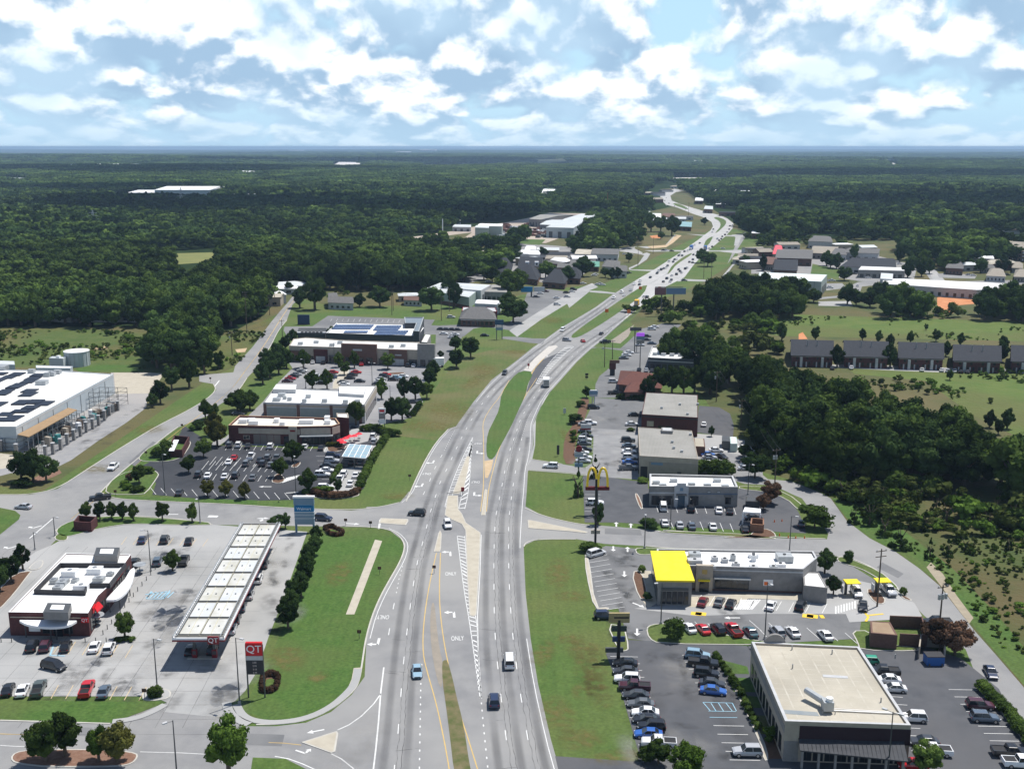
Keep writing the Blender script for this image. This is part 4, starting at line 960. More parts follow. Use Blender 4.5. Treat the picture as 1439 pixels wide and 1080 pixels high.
# --- office building lower right ----------------------------------------------------------
h=6.6
off_=Bld('office_building','large flat tan roofed office building with dark front canopy','office',WL('D',[(182,898),(685,915),(478,600),(48,580)],h),h,stucco_tan,tan_roof,.45,.5,cop=stucco_light)
off_.panel('dark_band',0,.12,1.0,3.6,6.3,mat('plum',(.035,.018,.025)),.12);off_.panel('wall_base',0,.0,.12,0,3.6,stucco_grey,.06)
off_.windows(0,9,.3,3.2,.14,.98,.12,trim_dark,glass_dark,div=1)
off_.panel('side_band',3,0,1,5.0,6.2,stucco_grey,.07);off_.windows(3,10,.8,3.6,.04,.96,.35,trim_dark,glass_dark,div=1)
off_.panel('side_band',1,0,1,5.0,6.3,stucco_grey,.07);off_.windows(1,9,.8,3.6,.04,.96,.4,trim_dark)
q=WL('D',[(232,955),(650,970),(675,1042),(243,998)],3.6);mb=MB();i=0
mb.v=[(q[0].x,q[0].y,4.6),(q[1].x,q[1].y,4.6),(q[2].x,q[2].y,3.3),(q[3].x,q[3].y,3.3),(q[0].x,q[0].y,4.4),(q[1].x,q[1].y,4.4),(q[2].x,q[2].y,3.1),(q[3].x,q[3].y,3.1)]
for f in ((3,2,1,0),(4,5,6,7),(0,1,5,4),(1,2,6,5),(2,3,7,6),(3,0,4,7)):mb.face(f)
cnp=mb.build('front_canopy',mat('slate_metal',(.045,.048,.055),(.06,.063,.07),1,.75),off_.root)
for k in range(26):
 t=k/25;a=Vector(q[0]).lerp(Vector(q[1]),t);b=Vector(q[3]).lerp(Vector(q[2]),t);TB('seam',MT['slate_metal'],cnp,(a.x,a.y,4.61),(b.x,b.y,3.31),.03,n=4)
for k in range(7):
 a=Vector(q[3]).lerp(Vector(q[2]),.03+k*.156);BX('column',stucco_grey,off_.root,a.x,a.y+.4,0,.35,.35,3.2)
sm=MB()
for k in range(1,15):
 t=k/15;a=off_.p[0].lerp(off_.p[3],t);b=off_.p[1].lerp(off_.p[2],t);d_=(b-a).normalized()
 ribbon(sm,[a+d_*.7,b-d_*.7],.12,h+.068)
for k in range(1,8):
 t=k/8;a=off_.p[0].lerp(off_.p[1],t);b=off_.p[3].lerp(off_.p[2],t);d_=(b-a).normalized();ribbon(sm,[a+d_*.7,b-d_*.7],.25,h+.071)
sm.build('roof_seam',mat('roof_seam',(.50,.47,.40),(.40,.36,.29),.5,.9),off_.root)
a=W('D',175,850,h);
q=WL('D',[(175,842),(310,852),(320,868),(180,858)],h+.1);mb=MB();mb.prism(q,h+.06,h+.09);mb.build('roof_patch',mat('patch',(.22,.25,.27),(.28,.30,.30),.4,.9),off_.root)
q=WL('D',[(332,702),(432,708),(435,718),(335,712)],h+.1);mb=MB();mb.prism(q,h+.06,h+.10);mb.build('roof_patch',stucco_light,off_.root)
p=W('D',350,850,h);u_=MB();u_.box(p.x,p.y,h+.5,1.6,1.8,1.5);un=u_.build('rooftop_unit',galv,off_.root)
TB('duct',galv,un,(p.x-2.4,p.y+4.0,h+1.6),(p.x,p.y+.5,h+1.2),.55,.6,n=10);TB('fan',white,un,(p.x+.2,p.y-.3,h+2),(p.x+.2,p.y-.3,h+2.6),.55,n=12)
mb=MB();
for dx in (-1,1):
 for dy in (-1,1):mb.tube((p.x+dx,p.y+dy,h),(p.x+dx,p.y+dy,h+.6),.08,n=4)
mb.tube((p.x,p.y,h+.25),(p.x+12.5,p.y-1.2,h+.25),.12,n=6);mb.tube((p.x,p.y+.6,h+.25),(p.x+10,p.y-.6,h+.25),.07,n=6);mb.build('pipe_run',steel,off_.root)
for x,y in ((210,605),(370,622),(212,680),(565,815),(622,640)):
 p=W('D',x,y,h);TB('vent_pipe',steel,off_.root,(p.x,p.y,h),(p.x,p.y,h+.9),.12,n=6)
a=off_.p[3].lerp(off_.p[2],.22);mb=MB();n_=14
for k in range(n_):
 t0,t1=math.pi*k/n_,math.pi*(k+1)/n_
 for y0,y1,f in ((0,.4,1),):
  mb.quad((a.x+2*math.cos(t0),a.y,h+2*math.sin(t0)),(a.x+2*math.cos(t1),a.y,h+2*math.sin(t1)),(a.x+2*math.cos(t1),a.y+.6,h+2*math.sin(t1)),(a.x+2*math.cos(t0),a.y+.6,h+2*math.sin(t0)))
i=len(mb.v);mb.v += [(a.x+2*math.cos(math.pi*k/n_),a.y,h+2*math.sin(math.pi*k/n_)) for k in range(n_+1)];mb.face(range(i,i+n_+1))
i=len(mb.v);mb.v += [(a.x+2*math.cos(math.pi*k/n_),a.y+.6,h+2*math.sin(math.pi*k/n_)) for k in range(n_+1)];mb.face(range(i+n_,i-1,-1));mb.build('arched_parapet',stucco_grey,off_.root)
# --- burger restaurant with yellow roof corner ------------------------------------------------
h=5.2
mc=Bld('burger_restaurant','long grey fast food restaurant with white roof full of vents','restaurant',WL('D',[(-330,272),(255,290),(310,245),(295,218),(-330,208)],h),h,stucco_grey,white_roof,.5,.4,cop=stucco_light)
mc.windows(0,1,.5,2.8,.06,.25,.02,trim_dark,glass_dark,div=4);mc.panel('entrance_tower',0,.27,.385,0,6.1,stucco_tan,.9);mc.panel('door',0,.295,.36,0.05,2.6,glass_dark,1.0)
mc.panel('door_awning',0,.285,.365,2.7,2.95,yellow,1.6);mc.panel('logo',0,.31,.345,4.2,5.2,mat('gold',(.45,.33,.12)),.96)
mc.windows(0,1,.5,2.9,.40,.64,.02,trim_dark,glass_dark,div=5);mc.panel('window_awning',0,.395,.645,3.0,3.25,galv,.9)
mc.panel('poster',0,.735,.80,1.6,3.0,white,.1);mc.panel('poster_print',0,.74,.765,1.7,2.5,orange,.12)
mc.panel('band',0,.39,1.0,4.7,5.0,stucco_light,.06);mc.panel('wall_base',0,.02,1.0,0,.45,brick_brown,.05)
q=WL('C',[(640,318),(775,320),(738,208),(618,208)],6.2);yb=Bld('yellow_pavilion','boxy restaurant front with a bright yellow sloping roof','restaurant front',q,5.6,stucco_grey,yellow,0)
mb=MB();c_=[Vector((v.x,v.y)) for v in inset and q];e_=inset([(v.x,v.y) for v in q],-.5);mb.prism(e_,5.6,5.95,bottom=True);mb.build('yellow_roof',yellow,yb.root)
yb.windows(0,5,.4,3.2,.08,.92,.12,trim_dark,glass_dark);yb.panel('louvre',0,.1,.9,3.5,4.0,steel_dark,.3);yb.windows(3,6,.4,3.4,.05,.95,.2,trim_dark,glass_dark)
rr=random.Random(3)
for x,y,sx,sy,sz in ((215+570,225,2.0,1.6,1.1),(865,240,1,1,1.0),(905,245,1,1,.9),(938,237,.8,.8,1.3),(1020,240,.8,.8,1.4),(785,255,2.4,1.6,1.3),(800,245,1.3,1.3,.8),(950,258,1.2,.9,.6),(1020,268,1.4,.9,.5),(1100,270,1.3,1,.6),(855,268,1.2,1,.6),(1143,240,2.6,2.4,1.5),(1128,262,1.6,1.2,.7),(1020,225,1.6,1.0,.8)):
 p=W('C',x,y,h+.6);o=BX('rooftop_unit',rr.choice([galv,white,stucco_light]),mc.root,p.x,p.y,h+.06,sx*1.3,sy*1.2,sz)
 TB('fan',steel_dark,o,(p.x,p.y,h+.06+sz),(p.x,p.y,h+.25+sz),.35,n=8)
q=WL('D',[(258,350),(352,360),(318,298),(253,296)],3.6);st=Bld('storage_block','low white roofed store block at the end of the burger restaurant','annex',q,3.6,stucco_grey,white_roof,.15)
# brick trash enclosure
q=WL('D',[(525,538),(632,548),(602,495),(522,490)],3.0);te=Bld('trash_enclosure','brown brick service block with tan roof and open cage behind it','shed',q,3.0,brick_brown,mat('tan_cap',(.28,.20,.13),(.32,.24,.16),.4,.9),.1)
def walls(kind,label,cat,zn,pts,hh,th,m,closed=False):
 P_=WL(zn,pts);c=sum(P_,Vector((0,0,0)))/len(P_);r=thing(kind,label,cat,c)
 n=len(P_)
 for k in range(n if closed else n-1):
  a,b=P_[k],P_[(k+1) % n];t=(b-a).normalized();m_=(a+b)/2;BX('panel',m,r,m_.x,m_.y,0,(b-a).length+th*.9,th,hh,math.atan2(t.y,t.x))
 return r
walls('yard_wall','brick walled service yard behind the drive through lane','wall','D',[(640,588),(745,594),(725,520),(600,515)],2.6,.25,brick_brown)
wr=walls('dumpster_enclosure','grey walled dumpster enclosure beside the purple tree','enclosure','D',[(715,640),(722,590),(815,596),(818,650)],2.6,.25,stucco_tan)
p=W('D',775,660);dm=thing('dumpster','blue steel dumpster standing in the grey enclosure','dumpster',p);BX('body',blue,dm,p.x,p.y,.15,3.2,2.2,1.7)
BX('lid',trim_dark,dm,p.x,p.y,1.86,3.3,2.3,.12)
for dx in (-1.2,1.2):
 BX('skid',steel_dark,dm,p.x+dx,p.y-1.15,.1,.25,.3,.5)
# drive through booths (yellow awnings)
for i,(x,y,l) in enumerate(((450,330,'left'),(572,325,'right'))):
 p=W('D',x,y,3.2);t_=thing('order_awning','small bright yellow awning over the %s drive through order point' % l,'awning',(p.x,p.y,0))
 BX('roof',yellow,t_,p.x,p.y,3.0,3.2,2.6,.18,.05,top=.96)
 BX('post',steel_dark,t_,p.x-1.1,p.y+.4,0,.5,.5,3.0);BX('menu_board',stucco_light,t_,p.x-2.1,p.y-.2,.7,.2,1.4,1.7)
# --- bank ----------------------------------------------------------------------------------
h=5.0
bk=Bld('bank_building','single storey pale grey bank with white roof and tall white gabled entrance','bank',WL('H',[(478,958),(925,962),(900,905),(478,895)],h),h,stucco_grey,white_roof,.7,.5,cop=stucco_light)
bk.panel('gable_front',0,.28,.44,0,6.0,stucco_light,.6);bk.panel('gable_top',0,.31,.41,6.0,6.7,stucco_light,.6);bk.windows(0,2,.4,3.0,.02,.27,.1,trim_dark,glass_dark,div=2)
bk.panel('door',0,.32,.40,.05,3.4,glass_blue,.7);bk.panel('emblem',0,.342,.378,4.6,5.5,blue_grey,.66);bk.panel('door_canopy',0,.30,.42,3.5,3.8,steel_dark,1.5);bk.windows(0,1,.4,3.0,.46,.56,.02,trim_dark,glass_dark,div=2)
bk.windows(0,1,.8,2.9,.86,.93,.05,trim_dark,glass_dark,div=1);bk.panel('awning',0,.85,.94,3.0,3.2,steel_dark,.9);bk.windows(0,2,3.9,4.4,.62,.84,.6,steel_dark,stucco_light,name='vent_panel');bk.windows(3,3,.5,3,.1,.9,.2,trim_dark)
bk.panel('band',0,.0,.28,3.6,4.0,stucco_light,.08);bk.panel('band',0,.44,1,3.5,3.8,mat('band_blue',(.12,.16,.22)),.08)
for x,y in ((512,925),(545,940),(690,935),(820,915),(860,945),(770,940),(600,915)):p=W('H',x,y,h+.6);BX('rooftop_unit',galv,bk.root,p.x,p.y,h+.06,1.9,1.3,.9)
q=WL('H',[(965,1015),(1035,1018),(1025,995),(965,990)],2.8);Bld('bank_kiosk','small dark trash enclosure beside the drive lanes of the bank','shed',q,2.4,mat('kiosk',(.06,.06,.06)),steel_dark,0)
# drive up canopy
q=WL('H',[(960,1052),(1040,1060),(1040,1080),(950,1075)],3.5);cc=sum(q,Vector((0,0,0)))/4;t_=thing('drive_up_canopy','white flat canopy over the parked cars right of the bank','canopy',(cc.x,cc.y,0));mb=MB();mb.prism(q,3.2,3.5,bottom=True);mb.build('roof',white,t_)
for v in q:BX('post',white,t_,v.x*.98+cc.x*.02,v.y*.98+cc.y*.02,0,.3,.3,3.2)
# --- strip shops ----------------------------------------------------------------------------
h=6.6
s1=Bld('strip_shop','beige shop block with weathered grey metal roof nearest the bank','shop',WL('H',[(428,795),(725,812),(692,668),(420,650)],h),h,stucco_tan,grey_roof,.2,.2)
s1.panel('recess',0,.02,.14,0,3.6,trim_dark,.06);s1.panel('lower_wall',0,.16,1.0,0,5.2,mat('stucco_mid',(.27,.245,.21),(.31,.28,.24),.8,.9),.08);s1.panel('sign_band',0,.2,.4,4.3,5.0,blue_grey,.14);s1.panel('door',0,.65,.72,.05,2.6,steel_dark,.12);s1.windows(3,6,.5,3.4,.04,.96,.15,trim_dark)
s2=Bld('strip_shop','dark maroon walled shop block with weathered grey metal roof','shop',WL('H',[(438,585),(723,602),(722,487),(460,474)],h),h,brick_dark,grey_roof,.2,.2)
s2.panel('shop_sign',0,.1,.22,2.8,4.6,stucco_tan,.15);s2.windows(0,2,.5,3.2,.28,.55,.3,trim_dark);s2.windows(3,6,.5,3.4,.04,.96,.15,trim_dark);s2.panel('band',0,0,1,5.9,6.3,trim_dark,.08)
for b_ in (s1,s2):
 mb=MB()
 for k in range(1,40):
  t=k/40;a=b_.p[0].lerp(b_.p[1],t);c=b_.p[3].lerp(b_.p[2],t);d_=(c-a).normalized();ribbon(mb,[a+d_*.4,c-d_*.4],.10,h+.10,h=.04)
 mb.build('standing_seam',mat('seam_grey',(.34,.33,.30)),b_.root)
for bb,us in ((s1,((.3,.85),(.5,.5),(.55,.3),(.7,.2),(.8,.8),(.45,.9))),(s2,((.3,.3),(.6,.5),(.92,.55),(.8,.1)))):
 for u,v in us:bb.roofbox('rooftop_vent',u,v,.8,.8,.7,galv)
q=WL('H',[(540,660),(596,662),(592,645),(538,643)],8);Bld('roof_cupola','small grey box structure between the two strip shop roofs','shed',q,7.6,stucco_grey,stucco_light,0)
q=WL('H',[(705,745),(760,748),(755,705),(700,703)],3);Bld('block_shed','brown block shed at the back of the beige shop','shed',q,3.0,brick_brown,tan_roof,0)
q=WL('H',[(888,728),(922,728),(918,695),(885,693)],3);Bld('white_container','pale green white container on the rear concrete pad','container',q,2.8,mat('pale_green',(.5,.62,.58)),white,0)
q=WL('H',[(845,715),(885,718),(883,690),(845,688)],3);Bld('storage_container','dark grey storage container on the rear concrete pad','container',q,2.8,steel_dark,steel_dark,0)
# red hip roof restaurant + diner under trees
r,p,hh=gable('steakhouse','restaurant with broad maroon hipped roof by the frontage lot','restaurant',WL('H',[(325,430),(530,450),(540,390),(340,365)],3.6),3.6,3.0,brick_brown,red_shingle,.8,.3)
for k in range(4):fpanel(r,p,near_edge(p),'window',.1+k*.22,.22+k*.22,1,2.6,glass_dark)
r,p,hh=gable('restaurant_wing','lower maroon roofed wing in front of the hipped restaurant','restaurant',WL('H',[(355,470),(440,470),(440,425),(375,425)],3.2),3.2,1.8,brick_brown,red_shingle,.5,.3)
fpanel(r,p,near_edge(p),'window',.3,.7,1,2.4,glass_dark)
h=5.0
dn_=Bld('diner_building','white roofed building with dark front half hidden under trees','building',WL('H',[(470,300),(700,312),(740,262),(490,245)],h),h,mat('slate_wall',(.07,.075,.09)),white_roof,.5,.4,cop=stucco_light)
dn_.windows(0,7,.5,2.8,.04,.96,.2,trim_dark);dn_.panel('band',0,0,1,3.9,4.3,stucco_light,.08)
for k in range(9):dn_.roofbox('rooftop_unit',.1+k*.095,.3+.4*(k % 2),2.0,1.6,1.2,[galv,stucco_tan][k % 2])
# --- chicken restaurant --------------------------------------------------------------------
h=5.6
ck=Bld('chicken_restaurant','maroon brick restaurant with rounded beige corner and pale roof','restaurant',WL('F',[(75,648),(440,655),(600,652),(640,640),(620,612),(130,598)],h),h,brick_dark,mat('pale_roof',(.60,.56,.48),(.68,.64,.56),.3,.8),.7,.4,cop=mat('cop_tan',(.42,.27,.17),rough=.8))
for e,ts in ((0,(0,.34)),(0,(.34,.86))):pass
ck.panel('stucco_band',0,.14,.99,3.6,5.4,stucco_tan,.1);ck.panel('stucco_band',1,.0,.95,3.4,5.7,stucco_tan,.12);ck.panel('stucco_band',2,.0,.95,3.4,5.7,stucco_tan,.12)
ck.windows(0,1,1.6,3.0,.20,.29,.02,stucco_tan,glass_dark,div=1);ck.windows(0,4,.1,3.3,.34,.72,.08,mat('shutter',(.25,.21,.18)),mat('shutter2',(.2,.17,.15)),name='shutter');ck.windows(0,2,.2,2.9,.76,.96,.1,trim_dark,glass_dark)
ck.windows(1,5,.3,3.0,.02,.98,.06,trim_dark,glass_dark,div=1);ck.windows(2,2,.3,3.0,.05,.95,.1,trim_dark)
ck.panel('metal_awning',1,-.02,1.02,3.1,3.4,galv,1.6);ck.panel('entrance_tower',0,.84,.95,0,6.3,stucco_tan,.5);ck.panel('shop_sign',0,.86,.93,4.6,5.2,red_dark,.56)
for x,y,w in ((150,615,2.2),(205,622,2.6),(320,612,1.4),(350,628,1.4),(470,618,4.0),(578,620,1.6),(190,612,2),(575,600,1.4)):
 p=W('F',x,y,h+.8);BX('rooftop_unit',white,ck.root,p.x,p.y,h+.06,w*1.2,2.0,1.3)
q=WL('F',[(625,600),(685,605),(680,580),(622,580)],6.6);Bld('restaurant_tower','small square beige topped tower at the right end of the maroon restaurant','tower',q,6.6,brick_dark,white_roof,.3,cop=stucco_tan)
# solar canopy over the drive through
h=3.6;q=WL('F',[(650,795),(770,805),(802,740),(688,732)],h);cc=sum(q,Vector((0,0,0)))/4
t_=thing('solar_carport','drive through canopy with blue glass panels in a white frame','canopy',(cc.x,cc.y,0))
def bil(q,u,v):return q[0].lerp(q[1],u).lerp(q[3].lerp(q[2],u),v)
for i in range(4):
 for j in range(4):
  a=[bil(q,i/4+.015,j/4+.02),bil(q,(i+1)/4-.015,j/4+.02),bil(q,(i+1)/4-.015,(j+1)/4-.02),bil(q,i/4+.015,(j+1)/4-.02)];mb=MB();mb.prism(a,h-.1,h,bottom=True);mb.build('panel',mat('pale_panel',(.30,.42,.48),rough=.2),t_)
for i in range(5):
 a,b=bil(q,i/4,0),bil(q,i/4,1);TB('beam',white,t_,(a.x,a.y,h),(b.x,b.y,h),.12,n=4)
 a,b=bil(q,0,i/4),bil(q,1,i/4);TB('beam',white,t_,(a.x,a.y,h-.05),(b.x,b.y,h-.05),.10,n=4)
for u in (.05,.5,.95):
 for v in (.05,.95):a=bil(q,u,v);BX('post',steel_dark,t_,a.x,a.y,0,.3,.3,h-.1)
for i,(x,y) in enumerate(((642,712),(668,702),(690,692),(712,690),(735,680),(655,722))):
 p=W('F',x,y,2.4);t_=thing('parasol','red parasol on the restaurant terrace, %s from the left' % ['first','third','fourth','fifth','sixth','second'][i],'parasol',(p.x,p.y,0),'red parasols on the terrace')
 TB('pole',white,t_,(p.x,p.y,0),(p.x,p.y,2.7),.05,n=6);mb=MB();n_=8
 mb.v=[(p.x,p.y,2.9)]+[(p.x+1.25*math.cos(k*math.pi/4),p.y+1.25*math.sin(k*math.pi/4),2.25) for k in range(8)]
 for k in range(8):mb.face((0,1+k,1+(k+1) % 8))
 mb.build('canopy',mat('parasol_red',(.75,.03,.05),rough=.7),t_);TB('table',steel_dark,t_,(p.x,p.y,.7),(p.x,p.y,.76),.6,n=10)
# trash enclosure on the left lawn
q=WL('E',[(853,790),(922,795),(958,720),(880,712)],3);walls_q=[(853,790),(922,795),(958,720),(880,712)]
we=walls('trash_enclosure','dark red brick walled trash enclosure by the parking lot entry','enclosure','E',[(853,800),(922,802),(958,735),(885,728)],2.6,.3,brick_dark,True)
q=WL('E',[(853,768),(880,768),(905,712),(880,712)],2.7);mb=MB();mb.prism(q,2.62,2.75);mb.build('white_cap',white,we)
# --- plaza shops -----------------------------------------------------------------------------
h=6.4
p1=Bld('plaza_shop','long pale shop block with white roof between the two lots','shop',WL('F',[(252,528),(765,540),(825,442),(640,440),(632,465),(420,458),(300,462)],h),h,stucco_light,white_roof,.4,.4,cop=stucco_grey)
for t in (0,.33,.655,.94):p1.panel('brick_pier',0,t,t+.03,0,6.3,brick_brown,.15)
for t0,t1 in ((.035,.325),(.365,.65),(.69,.935)):p1.panel('wall_panel',0,t0,t1,.3,5.0,mat('panel_green_grey',(.24,.28,.26),(.28,.31,.29),.5,.9),.07)
p1.windows(1,5,.4,3.4,.05,.95,.15,brick_brown,glass_dark,div=1);p1.panel('band',1,0,1,4.0,6.2,stucco_tan,.1);p1.panel('band',0,0,1,5.4,6.2,stucco_tan,.1)
q=WL('F',[(635,470),(760,478),(770,440),(637,438)],8);bx=MB();bx.prism(q,6.4,7.6,0,1);bx.build('raised_roof',[stucco_light,white_roof],p1.root)
q=WL('F',[(300,455),(415,457),(420,432),(318,430)],8);bx=MB();bx.prism(q,6.4,8.0,0,1);bx.build('raised_roof',[stucco_light,white_roof],p1.root)
for x,y,a in ((345,485,2.5),(320,508,2.6),(480,492,1.8),(460,515,1.5),(562,515,1.8),(385,506,1.5),(668,520,1.7),(728,518,1.8),(370,455,1.6),(725,460,1.6),(360,500,1.3)):
 p=W('F',x,y,h+.6);BX('rooftop_unit',galv,p1.root,p.x,p.y,h+.06,a,a*.8,1.2)
h=7.0
p2=Bld('plaza_shop','long brick and beige shop row with white roof facing the busy lot','shop',WL('F',[(382,240),(1040,262),(1042,222),(850,218),(660,212),(470,198),(405,205)],h),h,stucco_tan,white_roof,.4,.4)
for t0,t1,hh,m in ((.0,.12,5.2,brick_brown),(.195,.30,6.2,brick_dark),(.41,.68,9.2,brick_brown),(.775,.91,7.2,brick_brown),(.99,1.12,10.2,stucco_grey)):
 p2.panel('facade',0,t0,t1,0,hh,m,.7,.9)
for t0,t1 in ((.21,.285),(.44,.51),(.52,.58),(.60,.65),(.79,.89),(1.01,1.05),(1.07,1.11),(.02,.10)):p2.windows(0,1,.2,3.2,t0,t1,.02,steel_dark,glass_dark if t0 not in (.79,.21) else stucco_light,div=2)
for o in [c for c in COL.objects if c.parent == p2.root and c.name.startswith('window')]:
 a,b,t,n_=p2.frame(0);o.location=(n_.x*.72,n_.y*.72,0)
for t0,t1 in ((.13,.19),(.31,.40),(.69,.77),(.92,.985)):p2.windows(0,1,.2,3.0,t0,t1,.02,steel_dark,glass_dark,div=2)
p2.panel('shop_sign',0,.50,.57,6.2,7.0,stucco_light,.78);p2.panel('shop_sign',0,.82,.87,4.6,5.2,stucco_light,.78);p2.panel('awning',0,.31,.40,3.2,3.5,steel_dark,1.4)
for x,y in ((440,225),(520,218),(600,232),(640,220),(900,240),(960,235)):p=W('F',x,y,h+.6);BX('rooftop_unit',galv,p2.root,p.x,p.y,h+.06,2.2,1.8,1.2)
h=6.2
p3=Bld('grocery_building','dark walled store with white roof carrying rows of blue solar panels','store',WL('F',[(570,175),(1035,190),(1065,148),(960,130),(625,122)],h),h,mat('charcoal_wall',(.06,.065,.075)),white_roof,.4,.4,cop=white)
for (x0,x1,y0,y1,nx,ny) in ((605,800,128,152,14,3),(650,770,158,172,9,1),(812,940,132,158,10,3),(815,975,158,182,12,3)):
 for i in range(nx):
  for j in range(ny):
   sk=-22*(j/ny)
   a=W('F',x0+(x1-x0)*(i+.5)/nx+sk+11,y0+(y1-y0)*(j+.5)/ny,h+.5);w_=(W('F',x1,y0,h).x-W('F',x0,y0,h).x)/nx;d_=(W('F',x0,y0,h).y-W('F',x0,y1,h).y)/ny
   BX('solar_panel',solar_pale,p3.root,a.x,a.y,h+.25,w_*.86,d_*.62,.35)
p3b=Bld('low_wing','low dark wing with white roof vents left of the solar roof','store',WL('F',[(425,175),(565,178),(572,150),(430,150)],5),5.0,MT['charcoal_wall'],mat('dark_roof',(.06,.065,.07),(.09,.095,.10),.3,.9),.3)
for i in range(7):
 p=W('F',440+i*19,168,5.5);BX('skylight',white,p3b.root,p.x,p.y,5.06,3.2,1.2,.5)
p4=Bld('entrance_block','tall grey angular entrance block at the right end of the solar roof','store',WL('F',[(1010,165),(1040,168),(1065,95),(965,95),(968,125),(1025,125)],8.6),8.6,MT['charcoal_wall'],mat('slate_roof',(.16,.20,.24),(.2,.24,.28),.3,.6),.4,.5,cop=galv)
q=WL('F',[(1050,215),(1082,218),(1100,180),(1070,178)],4.2);Bld('side_canopy','low white roofed strip at the right end of the plaza','canopy',q,4.0,stucco_grey,white_roof,0)
p=W('F',1140,345);t_=thing('box_trailer','pale grey box trailer parked at the end of the plaza row','trailer',p);BX('body',white,t_,p.x,p.y+1.0,.9,4.6,2.6,3.2)
for dx in (-1.5,1.5):TB('wheel',trim_dark,t_,(p.x+dx,p.y-.4,.5),(p.x+dx,p.y+2.4,.5),.5,n=12)
p=W('F',457,130);t_=thing('lot_sign','dark blue low sign board on the lawn above the solar store','sign',p);BX('panel',mat('navy',(.035,.06,.12)),t_,p.x,p.y,.3,6.5,.6,5.2);BX('base',brick_brown,t_,p.x,p.y,0,7,.9,.35)
# --- upper shops -------------------------------------------------------------------------------
r,p,hh=gable('hip_roof_office','grey hipped roof bank office beside the giant oak','office',WL('G',[(315,138),(490,142),(480,105),(325,100)]),4.2,4.6,brick_brown,mid_shingle,.8,.28)
e=near_edge(p)
for k in range(7):fpanel(r,p,e,'window',.06+k*.13,.14+k*.13,.9,2.8,glass_dark)
fpanel(r,p,e,'band',0,1,3.3,3.8,stucco_light,.06)
b=Bld('maroon_shop','low shop with deep red wall and pale roof behind the hipped office','shop',WL('G',[(320,62),(500,66),(490,45),(325,42)],5),5,red_dark,stucco_light,.3)
b.windows(0,6,.4,2.8,.05,.95,.3,trim_dark)
b=Bld('metal_shed','white roofed metal building behind the maroon shop','shed',WL('G',[(385,22),(500,28),(520,8),(400,2)],6),6,wall_metal,white_roof,0);b.windows(0,5,.5,3,.05,.95,.3,trim_dark)
b=Bld('grey_warehouse','pair of pale roofed grey warehouses at the edge of the wood','warehouse',WL('K',[(940,825),(1195,870),(1240,835),(1040,785)],7),7,wall_green,metal_roof,0)
b.panel('brick_base',0,0,1,0,2,brick_brown,.1)
b=Bld('grey_warehouse','larger grey warehouse with faded roof joined behind the pale pair','warehouse',WL('K',[(1050,812),(1262,832),(1320,800),(1075,785)],8),8,stucco_light,metal_roof,0);b.windows(1,4,.5,5,.1,.9,.3,stucco_light,steel_dark,name='door')
b=Bld('grey_warehouse','dark roofed warehouse block right of the pale pair','warehouse',WL('K',[(1262,838),(1410,842),(1405,800),(1325,798)],6),6,stucco_grey,grey_roof,0);b.windows(0,5,.3,3,.05,.95,.3,trim_dark)
for (pts,hh_,rh,lab,rf) in (([(1232,905),(1370,910),(1375,890),(1245,884)],5,.6,'white roofed low shop beside the leafy tree',white),
        ([(405,900),(545,905),(540,880),(410,878)],4,2.5,'blue grey ranch house on the lawn behind the plaza',mid_shingle),
        ([(410,880),(460,875),(440,860),(405,860)],5,2.5,'gable end house left of the ranch house',mid_shingle),
        ([(830,885),(930,890),(925,872),(835,870)],3.5,1.5,'low red brick house by the bare red soil',brick_brown)):
 r,p,_=gable('house',lab,'house',WL('K',pts,hh_),hh_,rh,stucco_light,rf,.4)
 for k in range(4):fpanel(r,p,near_edge(p),'window',.1+k*.22,.2+k*.22,1,2.4,glass_dark)
